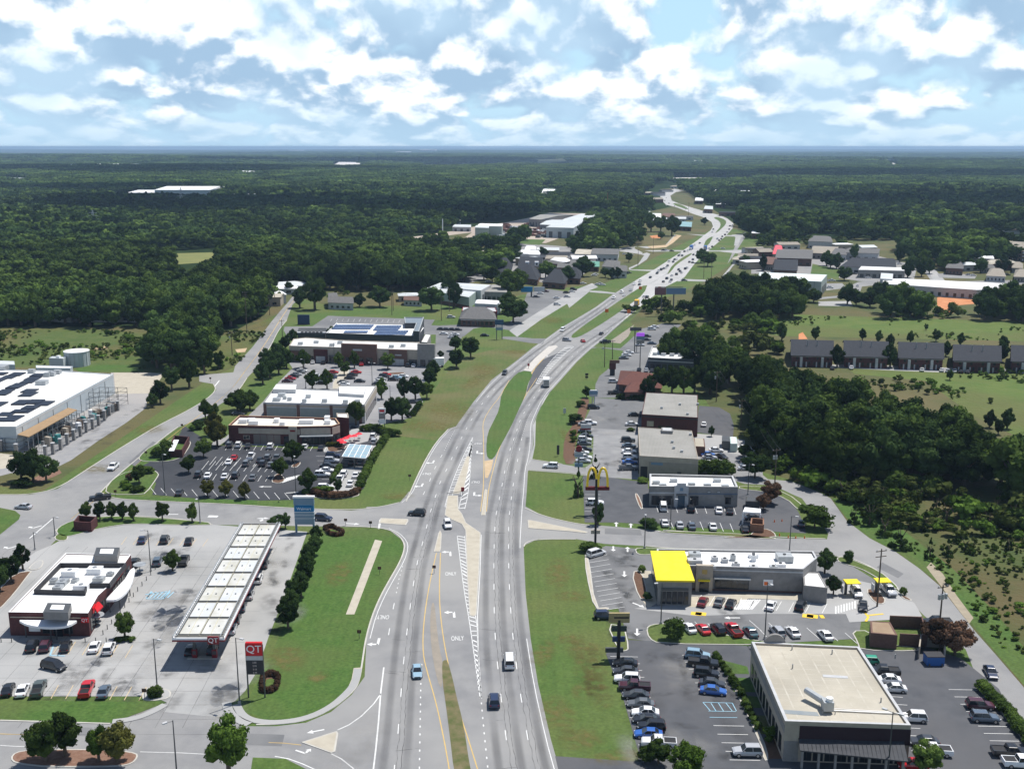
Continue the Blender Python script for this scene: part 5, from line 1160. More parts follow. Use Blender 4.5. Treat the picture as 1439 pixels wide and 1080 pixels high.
HS=[('L',[(690,880),(930,920),(960,850),(780,800)],4,7,dark_shingle,.35,'large charcoal hipped office house in the middle of the leafy office park'),
      ('L',[(975,935),(1160,950),(1200,880),(1060,860)],4,6.5,dark_shingle,.35,'charcoal hipped office with long ridge at the right of the office park'),
      ('L',[(1140,900),(1290,910),(1300,850),(1180,845)],4,5.5,dark_shingle,.3,'charcoal hipped wing beside the small tree in the office park'),
      ('L',[(770,800),(960,810),(985,760),(810,750)],5,5,dark_shingle,.0,'dark gabled office with two white dormers'),
      ('L',[(560,850),(700,860),(720,790),(600,780)],4,8,dark_shingle,.3,'steep charcoal roof behind round trees in the office park'),
      ('L',[(70,800),(200,830),(230,770),(110,760)],4,8,dark_shingle,.3,'steep dark roof at the left edge of the office park'),
      ('L',[(270,790),(410,800),(420,750),(310,740)],4,3.5,tan_shingle,.2,'tan roofed house left of the office park'),
      ('L',[(430,730),(560,735),(560,685),(440,680)],5,3.5,tan_shingle,.2,'pale two storey house with hipped roof by the wood'),
      ('L',[(1100,815),(1240,818),(1240,785),(1110,780)],4,1.2,mid_shingle,0,'long low grey roofed motel wing'),
      ('L',[(1000,740),(1180,745),(1180,715),(1010,712)],5,1.2,tan_shingle,.1,'low pale roofed building behind the motel wing'),
      ('L',[(1180,755),(1420,765),(1400,735),(1200,728)],4,1.8,mid_shingle,0,'wide grey roofed motel block'),
      ('L',[(930,665),(1110,670),(1110,648),(935,645)],5,.6,metal_roof,0,'white metal roofed shop in the far lot'),
      ('L',[(1250,700),(1385,705),(1385,665),(1270,662)],5,.8,tan_roof,0,'tan roofed bay building near the far trees'),
      ('M',[(160,600),(350,605),(360,565),(180,560)],6,2.0,mid_shingle,0,'large blue grey gabled shop by the frontage road'),
      ('M',[(55,590),(160,595),(165,570),(70,565)],5,1,tan_roof,0,'beige flat shop left of the blue grey gable'),
      ('M',[(115,690),(213,692),(213,655),(125,652)],4,1.8,green_metal,0,'shop with green metal roof near the highway'),
      ('M',[(240,690),(360,700),(365,655),(260,650)],5,3,mid_shingle,.2,'grey roofed two storey shop right of the green roof'),
      ('M',[(320,725),(415,725),(415,690),(330,690)],5,2.5,mid_shingle,.1,'white walled shop with dark roof closest to the highway bend'),
      ('M',[(0,690),(110,690),(110,640),(10,630)],4,2,mid_shingle,.1,'long dark roof left of the green roofed shop'),
      ('M',[(585,335),(660,335),(660,308),(590,306)],6,1,white,0,'white roofed store in the far highway cluster'),
      ('M',[(500,318),(585,320),(585,292),(505,290)],5,1,metal_roof,0,'pale metal roofed store left in the far cluster'),
      ('M',[(670,330),(760,335),(760,306),(680,304)],5,1,brick_brown,0,'rust roofed store in the far highway cluster'),
      ('M',[(780,400),(880,405),(885,370),(790,365)],5,.6,mat('teal_roof',(.22,.36,.38),rough=.5),0,'pale teal roofed store beside the highway bend'),
      ('M',[(330,185),(420,187),(420,170),(335,168)],6,1,white,0,'tiny white roofed building left of the far junction'),
      ('M',[(300,155),(360,157),(360,142),(310,140)],6,1,white,0,'tiny white roofed building beyond the far trees'),
      ('M',[(100,140),(240,142),(235,125),(110,123)],6,1,mid_shingle,0,'low slate roofed building in the far wood'),
      ('M',[(910,215),(965,216),(965,195),(915,194)],6,1,white,0,'small white roofed building right of the far bend'),
      ('M',[(975,275),(1035,278),(1035,255),(985,253)],6,1,metal_roof,0,'pale roofed building near the far side road'),
      ('M',[(1320,450),(1390,452),(1385,428),(1325,425)],6,1,white,0,'white roofed shop at the wood edge right of the highway'),
      ('M',[(1060,240),(1125,240),(1125,225),(1065,224)],6,1,white,0,'thin white roof in the far right wood'),
      ('M',[(915,135),(985,137),(985,124),(920,122)],6,1,white,0,'tiny pale roof beyond the far junction')]
for zn,pts,hh_,rh,rf,hp,lab in HS:
 r,p,_=gable('house' if hp else 'shop_building',lab,'building',WL(zn,pts,hh_),hh_,rh,[stucco_light,brick_brown,stucco_tan][len(lab) % 3],rf,.6,hp)
 e=near_edge(p);Lw=(p[e]-p[(e+1) % 4]).length;n_=max(2,min(7,int(Lw/4.5)))
 for k in range(n_):fpanel(r,p,e,'window',(k+.28)/n_,(k+.72)/n_,1,2.6,glass_dark)
r0=[o for o in COL.objects if o.get('label','').startswith('dark gabled office')][0]
for x in (845,925):
 a=W('L',x,790,7);mb=MB();mb.box(a.x,a.y,6.4,3.0,4,3.0);i=len(mb.v);d_=mb.build('dormer',white,r0);TB('round_window',glass_dark,d_,(a.x,a.y-2.05,7.6),(a.x,a.y-2.2,7.6),.8,n=10)
# industrial halls
def longhall(kind,lab,zn,pts,hh_,wall,roof,doors=0,rh=1.5,axis=0):
 r,p,_=gable(kind,lab,'warehouse',WL(zn,pts,hh_),hh_,rh,wall,roof,.3,0,axis=axis);e=near_edge(p)
 for k in range(doors):fpanel(r,p,e,'door',(k+.3)/doors,(k+.7)/doors,0.05,hh_*.6,steel_dark)
 return r
longhall('industrial_hall','very long white roofed industrial hall running away beside the yard','L',[(1005,475),(1235,482),(1439,366),(1300,362)],11,wall_metal,metal_roof,3)
longhall('industrial_hall','second long hall with faded grey roof behind the yard','L',[(860,405),(960,412),(1230,372),(1040,357)],9,stucco_grey,grey_roof,4)
longhall('industrial_hall','low pale open sided hall between the two long halls','L',[(950,452),(1060,458),(1200,415),(1060,412)],7,stucco_grey,metal_roof,4)
longhall('industrial_shed','tall green grey metal shed at the left of the yard','L',[(405,478),(520,482),(522,462),(420,460)],11,wall_green,metal_roof,0,.5)
longhall('industrial_shed','wider green grey metal shed just behind the tall one','L',[(425,465),(630,468),(640,448),(450,444)],11,wall_green,white_roof,0,.5)
longhall('industrial_shed','white roofed shed at the edge of the wood left of the yard','L',[(180,418),(280,420),(285,402),(185,400)],6,wall_metal,white_roof,2,.5)
longhall('industrial_shed','pale low building row beside the yard road','L',[(215,472),(370,475),(370,455),(240,452)],5,stucco_light,metal_roof,3,.5)
longhall('far_barn','small bright white building alone in the far forest','L',[(965,190),(1075,192),(1080,155),(995,152)],14,wall_metal,white,2,3)
rk=random.Random(5)
for k in range(46):
 x=rk.uniform(500,1000);y=rk.uniform(455,560)
 if y<470 and x>940:continue
 a=W('L',x,y);t_=thing('scrap_pile','heap of rusty scrap in the industrial yard','scrap pile',a,'scrap heaps in the industrial yard');mb=MB()
 for q in range(5):mb.box(a.x+rk.uniform(-5,5),a.y+rk.uniform(-8,8),0,rk.uniform(3,8),rk.uniform(4,9),rk.uniform(1,3.5),rk.uniform(0,3),top=rk.uniform(.3,1))
 mb.build('heap',rk.choice([mat('rust',(.14,.06,.045),(.09,.05,.04),.3,.9),steel_dark,MT['rust'],galv]),t_)
for x,y,l in ((830,685,'left'),(870,650,'middle'),(905,690,'right'),(210,660,'leftmost wood edge'),(150,690,'far left')):
 r,p,_=gable('house','white curved roofed store unit, %s one of the small white group' % l,'building',[W('L',x-45,y+14,6),W('L',x+45,y+16,6),W('L',x+48,y-10,6),W('L',x-40,y-12,6)],6,2.0,stucco_white,white,.4,.1)
 for k in range(3):fpanel(r,p,near_edge(p),'window',.12+k*.28,.3+k*.28,1,2.6,glass_dark)
# right hand industry
b=Bld('metal_hall','long pale green metal hall with white roof right of the wood','warehouse',WL('N',[(95,545),(415,560),(445,525),(100,512)],10),10,wall_green,mat('roof_palegreen',(.58,.64,.62),(.66,.7,.68),.1,.6),0)
for k in range(6):b.panel('wall_rib',0,.14+k*.15,.144+k*.15,0,9.8,steel_dark,.1)
b.windows(1,3,.3,6,.1,.9,.25,stucco_light,steel_dark,name='door')
b=Bld('metal_hall','very long low white roofed hall near the orange soil','warehouse',WL('N',[(725,570),(1200,602),(1340,598),(1345,570),(830,545),(725,545)],6),6,stucco_light,white_roof,0)
b.windows(0,12,.5,3,.02,.98,.6,steel_dark,glass_dark)
b=Bld('metal_hall','white roofed shed with round vents beside the small car park','warehouse',WL('N',[(600,500),(835,505),(840,490),(615,482)],6),6,stucco_grey,white_roof,0);b.windows(0,7,.5,3,.02,.98,.4,steel_dark,glass_dark)
b=Bld('metal_hall','boxy pale unit joined to the long white hall','warehouse',WL('N',[(712,545),(775,548),(778,520),(716,516)],7),7,stucco_light,metal_roof,0)
for pts,hh_,rh,rf,hp,lab in (([(510,485),(790,490),(785,450),(600,445)],5,4,dark_shingle,.05,'wide charcoal gabled roof in the right industrial park'),
  ([(510,412),(700,418),(710,395),(560,390)],6,2,mid_shingle,.1,'low dark roofed unit behind the charcoal roof'),
  ([(185,440),(365,445),(370,400),(200,395)],6,3,mid_shingle,0,'dark blue grey gabled hall beside the red roof'),
  ([(175,500),(290,505),(295,450),(185,448)],5,4,dark_shingle,0,'tall dark gabled hall in front of the blue grey hall'),
  ([(365,415),(490,420),(500,385),(380,380)],5,2.5,tan_shingle,0,'pale roofed unit in the middle of the right industrial park'),
  ([(465,420),(540,425),(545,400),(480,395)],5,3,mid_shingle,.2,'small dark hipped unit in the right industrial park'),
  ([(125,470),(180,475),(190,440),(135,435)],5,3,brick_brown,.2,'brown roofed unit left of the tall dark hall'),
  ([(350,355),(470,360),(460,335),(370,330)],7,3,mid_shingle,.2,'grey hipped roof house at the foot of the dark wood'),
  ([(1120,435),(1285,445),(1270,420),(1130,412)],5,1,white,0,'white flat roofed house near the far right road'),
  ([(1045,490),(1130,495),(1130,460),(1060,455)],5,3,mid_shingle,.2,'grey blue house beside the straight road'),
  ([(1250,530),(1345,535),(1330,500),(1270,495)],4,3.2,tan_shingle,.3,'tan hipped roof house, left of the pair at the right edge'),
  ([(1390,535),(1470,538),(1460,505),(1400,500)],4,3.2,tan_shingle,.3,'tan hipped roof house, cut by the right edge'),
  ([(1380,490),(1430,492),(1430,470),(1385,468)],4,3,tan_shingle,.3,'small tan roofed house behind the pair at the right edge'),
  ([(1225,490),(1290,493),(1285,470),(1235,468)],4,2.5,mid_shingle,.3,'grey roofed house behind trees near the right edge')):
 r,p,_=gable('house' if hp >= .2 else 'metal_hall',lab,'building',WL('N',pts,hh_),hh_,rh,[stucco_light,brick_brown,stucco_grey][len(lab) % 3],rf,.6,hp);e=near_edge(p)
 for k in range(5):fpanel(r,p,e,'window',(k+.28)/5,(k+.72)/5,1,2.6,glass_dark)
r,p,_=gable('red_roof_building','small building with a vivid coral red roof beside the highway woods','building',WL('N',[(170,420),(222,424),(212,380),(180,378)],6),6,4,stucco_tan,mat('coral',(.85,.10,.12),rough=.5),.5,.2)
for k in range(3):fpanel(r,p,near_edge(p),'window',.1+k*.3,.3+k*.3,1,2.6,glass_dark)
# apartments right
for pts,lab in (([(1200,375),(1330,385),(1345,352),(1215,345)],'three storey pale roofed apartment block, left half at the right edge'),([(1330,395),(1480,410),(1490,362),(1340,355)],'three storey pale roofed apartment block, right half at the right edge')):
 r,p,_=gable('apartment_building',lab,'apartments',WL('N',pts,9),9,3.5,mat('apt_wall',(.22,.17,.14)),tan_shingle,.8,.15);e=near_edge(p)
 for f in range(3):
  for k in range(9):fpanel(r,p,e,'window',(k+.3)/9,(k+.7)/9,1+f*2.9,2.4+f*2.9,glass_dark if k % 3 else white)
# townhouse row
for i,(x0,x1,y0) in enumerate(((115,325,285),(382,602,290),(658,882,298),(935,1172,312),(1228,1470,315),(1560,1800,322))):
 if i == 5:continue
 r,p,_=gable('townhouse_block','dark roofed brick townhouse block, %s of the row' % ['leftmost','second from the left','middle one','fourth from the left','rightmost'][i],'townhouses',WL('I',[(x0+8,y0),(x1+4,y0+5),(x1-6,y0-62),(x0+2,y0-70)],5.0),5.0,4.0,brick_dark,dark_shingle,.6,0,'townhouse blocks behind the wood')
 e=near_edge(p)
 fpanel(r,p,e,'fascia',0,1,4.4,4.9,stucco_grey,.1)
 for k in range(4):
  c_=(k+.5)/4;fpanel(r,p,e,'door',c_-.03,c_+.0,0,2.3,stucco_light);fpanel(r,p,e,'window',c_+.03,c_+.08,1,2.4,glass_dark);fpanel(r,p,e,'window',c_-.09,c_-.05,1,2.4,glass_dark)
  fpanel(r,p,e,'window',c_-.02,c_+.03,3.3,4.5,glass_dark)
 for c_ in (.22,.74):fpanel(r,p,e,'porch',c_-.025,c_+.035,0,4.4,stucco_light,1.0)
 for c_ in (.2,.8):
  m_=p[e].lerp(p[(e+1) % 4],c_);q=(p[e]+p[(e+1) % 4]+p[(e+2) % 4]+p[(e+3) % 4])/4;m_=m_.lerp(q,.6);TB('vent_pipe',steel,r,(m_.x,m_.y,6),(m_.x,m_.y,10.2),.25,n=6)
# far bright sheds (on the rolling land beyond)
def farhall(lab,px0,px1,py,hh_,depth,roof=white,wall=wall_metal,kind='far_warehouse'):
 a=WO(px0,py);b=WO(px1,py);z=float(hgt((a.x+b.x)/2,a.y+depth/2))
 # drop onto the real land height at that distance
 k=(CH-z)/CH;a=a*k;b=b*k;a.z=b.z=0
 c=(a+b)/2;z=float(hgt(c.x,c.y+depth/2));L_=(b-a).length
 t_=thing(kind,lab,'warehouse',(c.x,c.y,z));BX('wall',wall,t_,c.x,c.y+depth/2,z-3,L_,depth,hh_+3)
 mb=MB();x0,x1,y0,y1=c.x-L_/2-1,c.x+L_/2+1,c.y-1,c.y+depth+1;zz=z+hh_
 mb.v=[(x0,y0,zz),(x1,y0,zz),(x1,y1,zz),(x0,y1,zz),(x0,(y0+y1)/2,zz+hh_*.25),(x1,(y0+y1)/2,zz+hh_*.25)]
 for f in ((0,1,5,4),(4,5,2,3),(0,4,3),(1,2,5)):mb.face(f)
 mb.build('roof',roof,t_)
 nd=max(3,int(L_/45))
 for k in range(nd):x=x0+L_*(k+.5)/nd;BX('door',steel_dark,t_,x,c.y-.2,z,12,.6,hh_*.5)
farhall('big white warehouse in the middle of the left forest',218,295,280,17,150,white)
farhall('low white building joined to the left of the big forest warehouse',180,222,279,11,120,white,stucco_light)
farhall('thin pale roof right of the big forest warehouse',320,382,281,8,60,metal_roof)
farhall('long white factory near the upper left edge',85,122,240,14,200,white,stucco_light);farhall('long pale factory right beside the upper left factory',120,160,239,14,260,white,stucco_light);farhall('right end of the long pale factory row',164,196,239,14,200,white,stucco_light)
farhall('pale roof cluster at the left edge of the forest',0,16,257,10,120,metal_roof);farhall('second pale roof cluster at the left edge of the forest',20,43,258,10,120,metal_roof)
farhall('tiny white building near the horizon in the middle',556,575,214.6,20,400);farhall('tiny white building near the horizon, right of the middle one',590,612,215.2,20,400)
farhall('thin white roofs right of the far junction',1000,1030,276,9,80,white);farhall('long thin pale roofs right of the far junction',1035,1075,277,9,80,metal_roof)
farhall('pale roof in the far right forest',1330,1362,284,0.5,120,metal_roof) if False else None
for k,(a_,b_,y_) in enumerate(((405,425,213.6),(655,668,217.6),(1080,1100,219.5),(978,996,230),(640,660,226),(870,884,247),(330,345,247),(700,712,219),(1180,1196,238))):
 farhall('small far off pale roof deep in the forest, %s from the left' % ORD(sorted((405,655,1080,978,640,870,330,700,1180)).index(a_),9),a_,b_,y_,14,150,[white,metal_roof,tan_roof][k % 3])
# quarry
def farpatch(name,s,m,dz=1.5,kind='structure'):
 P_=[WO(*map(float,p.split(','))) for p in s.split()];z0=float(hgt(*(sum(P_,Vector((0,0,0)))/len(P_)).xy));k=(CH-z0)/CH
 P_=[(p.x*k,p.y*k) for p in P_];mb=MB();z=max(float(hgt(x,y)) for x,y in P_)+dz;mb.v=[(x,y,float(hgt(x,y))+dz+2) for x,y in P_];mb.face(range(len(P_)));o=mb.build(name,m);o['kind']=kind;return o
qm=mat('quarry_rock',(.48,.44,.43),(.68,.66,.64),.02,.9)
farpatch('quarry','470,236 476,231 492,230.5 505,231 508,234 500,238 480,238.5',qm,12)
farpatch('field','588,234.5 610,232 700,230.5 690,236 660,236 600,238.5',mat('far_field',(.15,.17,.085),(.19,.19,.10),.01,.95),8)
farpatch('clearing','1238,226 1248,227 1262,236 1256,236',mat('far_clear',(.45,.43,.38),rough=.9),8)
farpatch('field','750,228 790,226.5 800,229 760,231',MT['far_field'],8)
farpatch('clearing','890,233 905,234 925,243 912,243',MT['far_field'],8)
farpatch('far_road','940,254 1000,253 1060,256 1060,257.5 1000,254.8 940,255.5',MT['far_clear'],6)
HM=sorted([('M',440,118),('M',520,142),('M',578,158),('M',640,162),('M',700,140),('M',770,112),('M',850,118),('M',1010,128),('M',620,205),('M',545,200),('M',480,300),('M',800,345),('M',830,330),('M',640,355),('M',1150,300),('M',1290,385),('M',1330,560),('M',1400,580),('M',1290,620),('M',1380,650),
      ('N',30,445),('N',75,440),('N',110,395),('N',240,370),('N',520,370),('N',640,385),('N',960,368),('N',1090,272),('N',1180,300),('N',1240,268),('N',1350,300),('N',1310,465),('N',1160,470),('N',100,128),('N',150,130),('N',800,60),
      ('L',250,690),('L',350,720),('L',620,690),('L',1060,700),('L',1120,760),('L',860,735),('L',1000,775),('L',1320,735),('K',90,850),('K',130,815),('K',170,800),('K',365,620),('K',70,860),('K',860,855),('J',650,965),('J',350,955)],key=lambda h_:h_[1])
rh_=random.Random(40)
for i,(zn,x,y) in enumerate(HM):
 w_,d_=rh_.uniform(12,30),rh_.uniform(9,18);hh_=rh_.uniform(3.5,6);a=rh_.uniform(-.5,.5);rf,rn=rh_.choice([(white,'white'),(metal_roof,'pale metal'),(mid_shingle,'grey'),(tan_shingle,'tan'),(dark_shingle,'charcoal'),(tan_roof,'beige')])
 c=W(zn,x,y,hh_);z=0;q=[(c.x+u*w_/2*math.cos(a)-v*d_/2*math.sin(a),c.y+u*w_/2*math.sin(a)+v*d_/2*math.cos(a)) for u,v in ((-1,-1),(1,-1),(1,1),(-1,1))]
 z=float(hgt(c.x,c.y));r,p,_=gable('house','small %s roofed building, %s counting from the left %s' % (rn,ORD(sum(1 for h_ in HM[:i] if h_[0] == zn),99),dict(M='along the far highway',N='in the right distance',L='round the office park',K='by the village street',J='in the left wood')[zn]),'building',q,hh_,rh_.uniform(.8,3),rh_.choice([stucco_light,brick_brown,stucco_tan]),rf,.5,rh_.choice([0,.2,.3]));r.location.z=z
 e=near_edge(p)
 for k in range(3):fpanel(r,p,e,'window',.12+k*.3,.26+k*.3,1,2.5,glass_dark).location.z=0
# ---------------------------------------------------------------- trees
leafA=leaf_mat('leaves',(.029,.058,.014),(.078,.118,.027))
leafB=leaf_mat('leaves_dark',(.020,.042,.014),(.048,.080,.024))
leafC=leaf_mat('leaves_olive',(.055,.062,.015),(.105,.105,.028))
leafD=leaf_mat('leaves_purple',(.050,.034,.024),(.11,.065,.042))
leaf_scrub=leaf_mat('leaves_scrub',(.050,.075,.018),(.085,.105,.03))
leafG=leaf_mat('leaves_bright',(.050,.095,.014),(.10,.165,.03))
def ico(sub):
 import bmesh
 bm=bmesh.new();bmesh.ops.create_icosphere(bm,subdivisions=sub,radius=1.0)
 v=np.array([list(x.co) for x in bm.verts]);f=[tuple(q.index for q in x.verts) for x in bm.faces];bm.free();return v,f
ICO1,ICO2=ico(1),ico(2)
def crown_mesh(name,seed,clumps,leaves,lsize,shape='round',core=1,m=None,cr=(.30,.42),nn=.5):
 """unit crown: radius 1, from z=0 (underside) to z=2"""
 rg=np.random.default_rng(seed);V=[];F=[];nv=0;cs=[]
 for i in range(clumps):
  if shape == 'round':
   a=rg.uniform(0,2*np.pi);u=rg.uniform(-1,1)**1;rr=rg.uniform(.45,.8);c=np.array([np.cos(a)*np.sqrt(1-u*u)*rr,np.sin(a)*np.sqrt(1-u*u)*rr,1+u*rr*.85])
   r=rg.uniform(*cr)
  elif shape == 'cone':
   z=rg.uniform(0,1)**1.0;a=rg.uniform(0,2*np.pi);rr=(1-z)*.75+.05;c=np.array([np.cos(a)*rr*.75,np.sin(a)*rr*.75,z*1.9]);r=rg.uniform(.2,.33)*(1.15-z)
  else:
   a=rg.uniform(0,2*np.pi);rr=rg.uniform(.0,.72);c=np.array([np.cos(a)*rr,np.sin(a)*rr,rg.uniform(.55,1.5)-.35*rr]);r=rg.uniform(*cr)
  cs.append((c,r))
 if core:
  iv,jf=ICO1 if core == 1 else ICO2
  for c,r in cs:
   q=iv*(r*.86*(1+rg.uniform(-.2,.2,(len(iv),1))));q[:,2] *= .85
   V.append(q+c);F += [tuple(x+nv for x in f) for f in jf];nv += len(iv)
 per=leaves//clumps
 for c,r in cs:
  d=rg.normal(size=(per,3));d /= np.linalg.norm(d,axis=1)[:,None];d[:,2]=np.where(d[:,2]<-.3,-d[:,2]*.6,d[:,2])
  p=c+d*(r*rg.uniform(.82,1.12,(per,1)))*np.array([1,1,.88]);n=d+rg.normal(size=(per,3))*nn;n /= np.linalg.norm(n,axis=1)[:,None]
  t=np.cross(n,rg.normal(size=(per,3)));t /= np.linalg.norm(t,axis=1)[:,None];b=np.cross(n,t);s=lsize*rg.uniform(.6,1.35,(per,1))
  q=np.stack([p-t*s-b*s*.6,p+t*s-b*s*.6,p+t*s*.8+b*s*.7,p-t*s*.7+b*s*.6],1).reshape(-1,3);V.append(q)
  F += [(nv+4*k,nv+4*k+1,nv+4*k+2,nv+4*k+3) for k in range(per)];nv += 4*per
 me=bpy.data.meshes.new(name);me.from_pydata(np.concatenate(V).tolist(),[],F);me.update();me.materials.append(m or leafA);return me
def trunk_mesh(seed,fork=.45):
 rg=random.Random(seed);mb=MB();mb.tube((0,0,-.02),(.01,0,fork),.055,.04,7)
 for k in range(4):
  a=k*math.pi/2+rg.uniform(-.5,.5);mb.tube((.01,0,fork*.85),(.28*math.cos(a),.28*math.sin(a),fork+rg.uniform(.22,.35)),.028,.010,5)
 me=bpy.data.meshes.new('trunk');me.from_pydata(mb.v,[],mb.f);me.materials.append(bark);me.update();return me
TRK=[trunk_mesh(k) for k in range(3)]
CRN={}
for nm,m_ in (('A',leafA),('B',leafB),('C',leafC),('D',leafD),('G',leafG)):
 for k in range(2 if nm != 'A' else 4):CRN.setdefault(nm,[]).append(crown_mesh('crown',11+k*7,34,3800,.052,m=m_,cr=(.22,.36),nn=.4))
 CRN.setdefault(nm+'s',[]).append(crown_mesh('crown',51,16,1400,.085,'flat',m=m_))
 CRN.setdefault(nm+'c',[]).append(crown_mesh('crown',77,26,1800,.055,'cone',m=m_))
 CRN.setdefault(nm+'b',[]).append(crown_mesh('crown',91,10,1000,.085,m=m_,cr=(.42,.6)))
rt=random.Random(21)
def tree(loc,H,Rr,label,mtl='A',form='',cat='tree',group=None,trunk=.28,name='tree'):
 if name != 'forest_tree':Rr *= .68;trunk *= .6
 t=bpy.data.objects.new(name,None);COL.objects.link(t);t.location=(loc[0],loc[1],loc[2] if len(loc)>2 else 0);tag(t,label,cat,group)
 me=rt.choice(CRN[mtl+form]);c=bpy.data.objects.new('crown' if cat == 'tree' else 'foliage',me);COL.objects.link(c);c.parent=t
 zb=H*trunk;c.location=(0,0,zb-.1*H*(trunk>0));c.scale=(Rr*rt.uniform(.93,1.07),Rr*rt.uniform(.93,1.07),(H-zb+.1*H*(trunk>0))/2.0);c.rotation_euler=(0,0,rt.uniform(0,6.28))
 if trunk>0:
  k=bpy.data.objects.new('trunk',rt.choice(TRK));COL.objects.link(k);k.parent=t;k.scale=(H*.7,H*.7,H*.85);k.rotation_euler=(0,0,rt.uniform(0,6.28))
 return t
def trees(zn,rows,where,mtl='A',form='',group=None,cat='tree',trunk=.28,name='tree'):
 for i,r in enumerate(rows):
  x,y,H,Rr=r[:4];m_=r[4] if len(r)>4 else mtl
  tree(W(zn,x,y),H,Rr,(r[5] if len(r)>5 else '%s %s' % (ORD(i,len(rows)),where)),m_,form,cat,group,trunk,name)
trees('A',[(345,84,5.2,2.6),(400,88,5.5,2.7),(445,84,5.2,2.6),(490,86,5.4,2.5),(533,90,5.4,2.4)],'tree from the left in the close row on the strip behind the gas station',group='trees behind the gas station')
trees('A',[(650,92,6.2,3.0,'A','round young tree on the grass strip behind the gas station pumps'),(768,96,5.8,2.5,'A','slim young tree beside the lamp post on the strip behind the gas station'),(500,560,6.2,3.2,'A','small green tree at the right front corner of the gas station shop'),
   (690,290,5.6,3.1,'A','small tree between parked pickups beside the gas station lot'),(92,285,7,2.8,'B','upright tree at the far end of the island left of the shop'),(45,335,7,3.6,'B','wide tree in the middle of the island left of the shop'),(0,375,7,3.4,'B','tree at the left frame edge beside the shop'),
   (1105,128,4.5,3.4,'B','low dark tree left of the tall blue pylon sign'),(1140,120,4.5,2.2,'B','small dark tree touching the posts of the blue pylon sign')],'')
trees('B',[(240,185,5.5,2.7),(232,228,5.8,3.0),(212,262,6,3.0),(205,305,6,3.1),(192,350,6.4,3.3),(180,395,6.4,3.2),(148,430,6.6,3.2),(140,475,6.8,3.4),(128,520,7.2,3.5)],'tree from the top in the dense row beside the long pump canopy','B',group='tree row beside the gas canopy')
trees('A',[(185,1050,8.2,4.4,'A','broad dark green tree at the bottom left island'),(262,1030,8.4,4.6,'A','tallest tree of the pair on the bottom left island'),(395,1050,6.8,2.6,'G','narrow bright tree left of the reddish tree at the bottom'),(470,1055,7.6,4.4,'C','reddish olive tree on the mulch island at the bottom'),(915,1112,11,5.2,'G','large bright green tree at the bottom centre left')],'')
trees('E',[(110,925,10,5.5,'B','left tree of the dark clump in front of the warehouse yard'),(170,925,11,6,'B','tall middle tree of the dark clump in front of the warehouse yard'),(235,925,9,5.5,'B','right tree of the dark clump in front of the warehouse yard'),
   (772,548,6,3.4,'B','low dark tree nearest the curved road in the warehouse drive row'),(812,530,10,5.4,'B','broad dark tree in the warehouse drive row'),(870,462,11,5,'B','tall dark tree in the warehouse drive row'),(795,350,17,11,'B','left one of the towering trees above the warehouse drive'),(868,362,19,13,'B','middle one of the towering trees above the warehouse drive'),(960,355,19,13,'B','right one of the towering trees above the warehouse drive'),(905,300,19,14,'B','rear one of the towering trees above the warehouse drive'),(958,448,13,6.6,'A','big green tree in the middle of the drive entrance row'),(1035,380,13,6.4,'A','green tree at the upper side of the drive entrance'),(1110,355,9,3.8,'A','slim tree beside the sandy bank of the country road'),
   (1040,608,8,3.6,'A','slim tree behind the left end of the chicken restaurant'),(1085,612,7,3.2,'A','second slim tree behind the left end of the chicken restaurant'),(1215,575,9,6.8,'A','wide spreading tree over a parked car by the country road'),(1265,560,8,5,'B','dark tree right of the wide spreading tree'),
   (1100,745,10,5.4,'C','big olive tree at the left wall of the maroon restaurant'),(1030,800,6.5,4.2,'A','round tree on the island left of the restaurant lot'),(955,880,6,3.6,'A','round tree on the lower left island of the restaurant lot'),(705,935,6,4.0,'A','tree in the planted bed at the left end of the lot'),
   (1050,1000,5.4,3.0,'C','first tree from the left in the lower planted strip of the lot'),(1142,1000,5.4,3.0,'C','second tree from the left in the lower planted strip of the lot'),(1238,1010,5.4,3.0,'C','third tree from the left in the lower planted strip of the lot')],'')
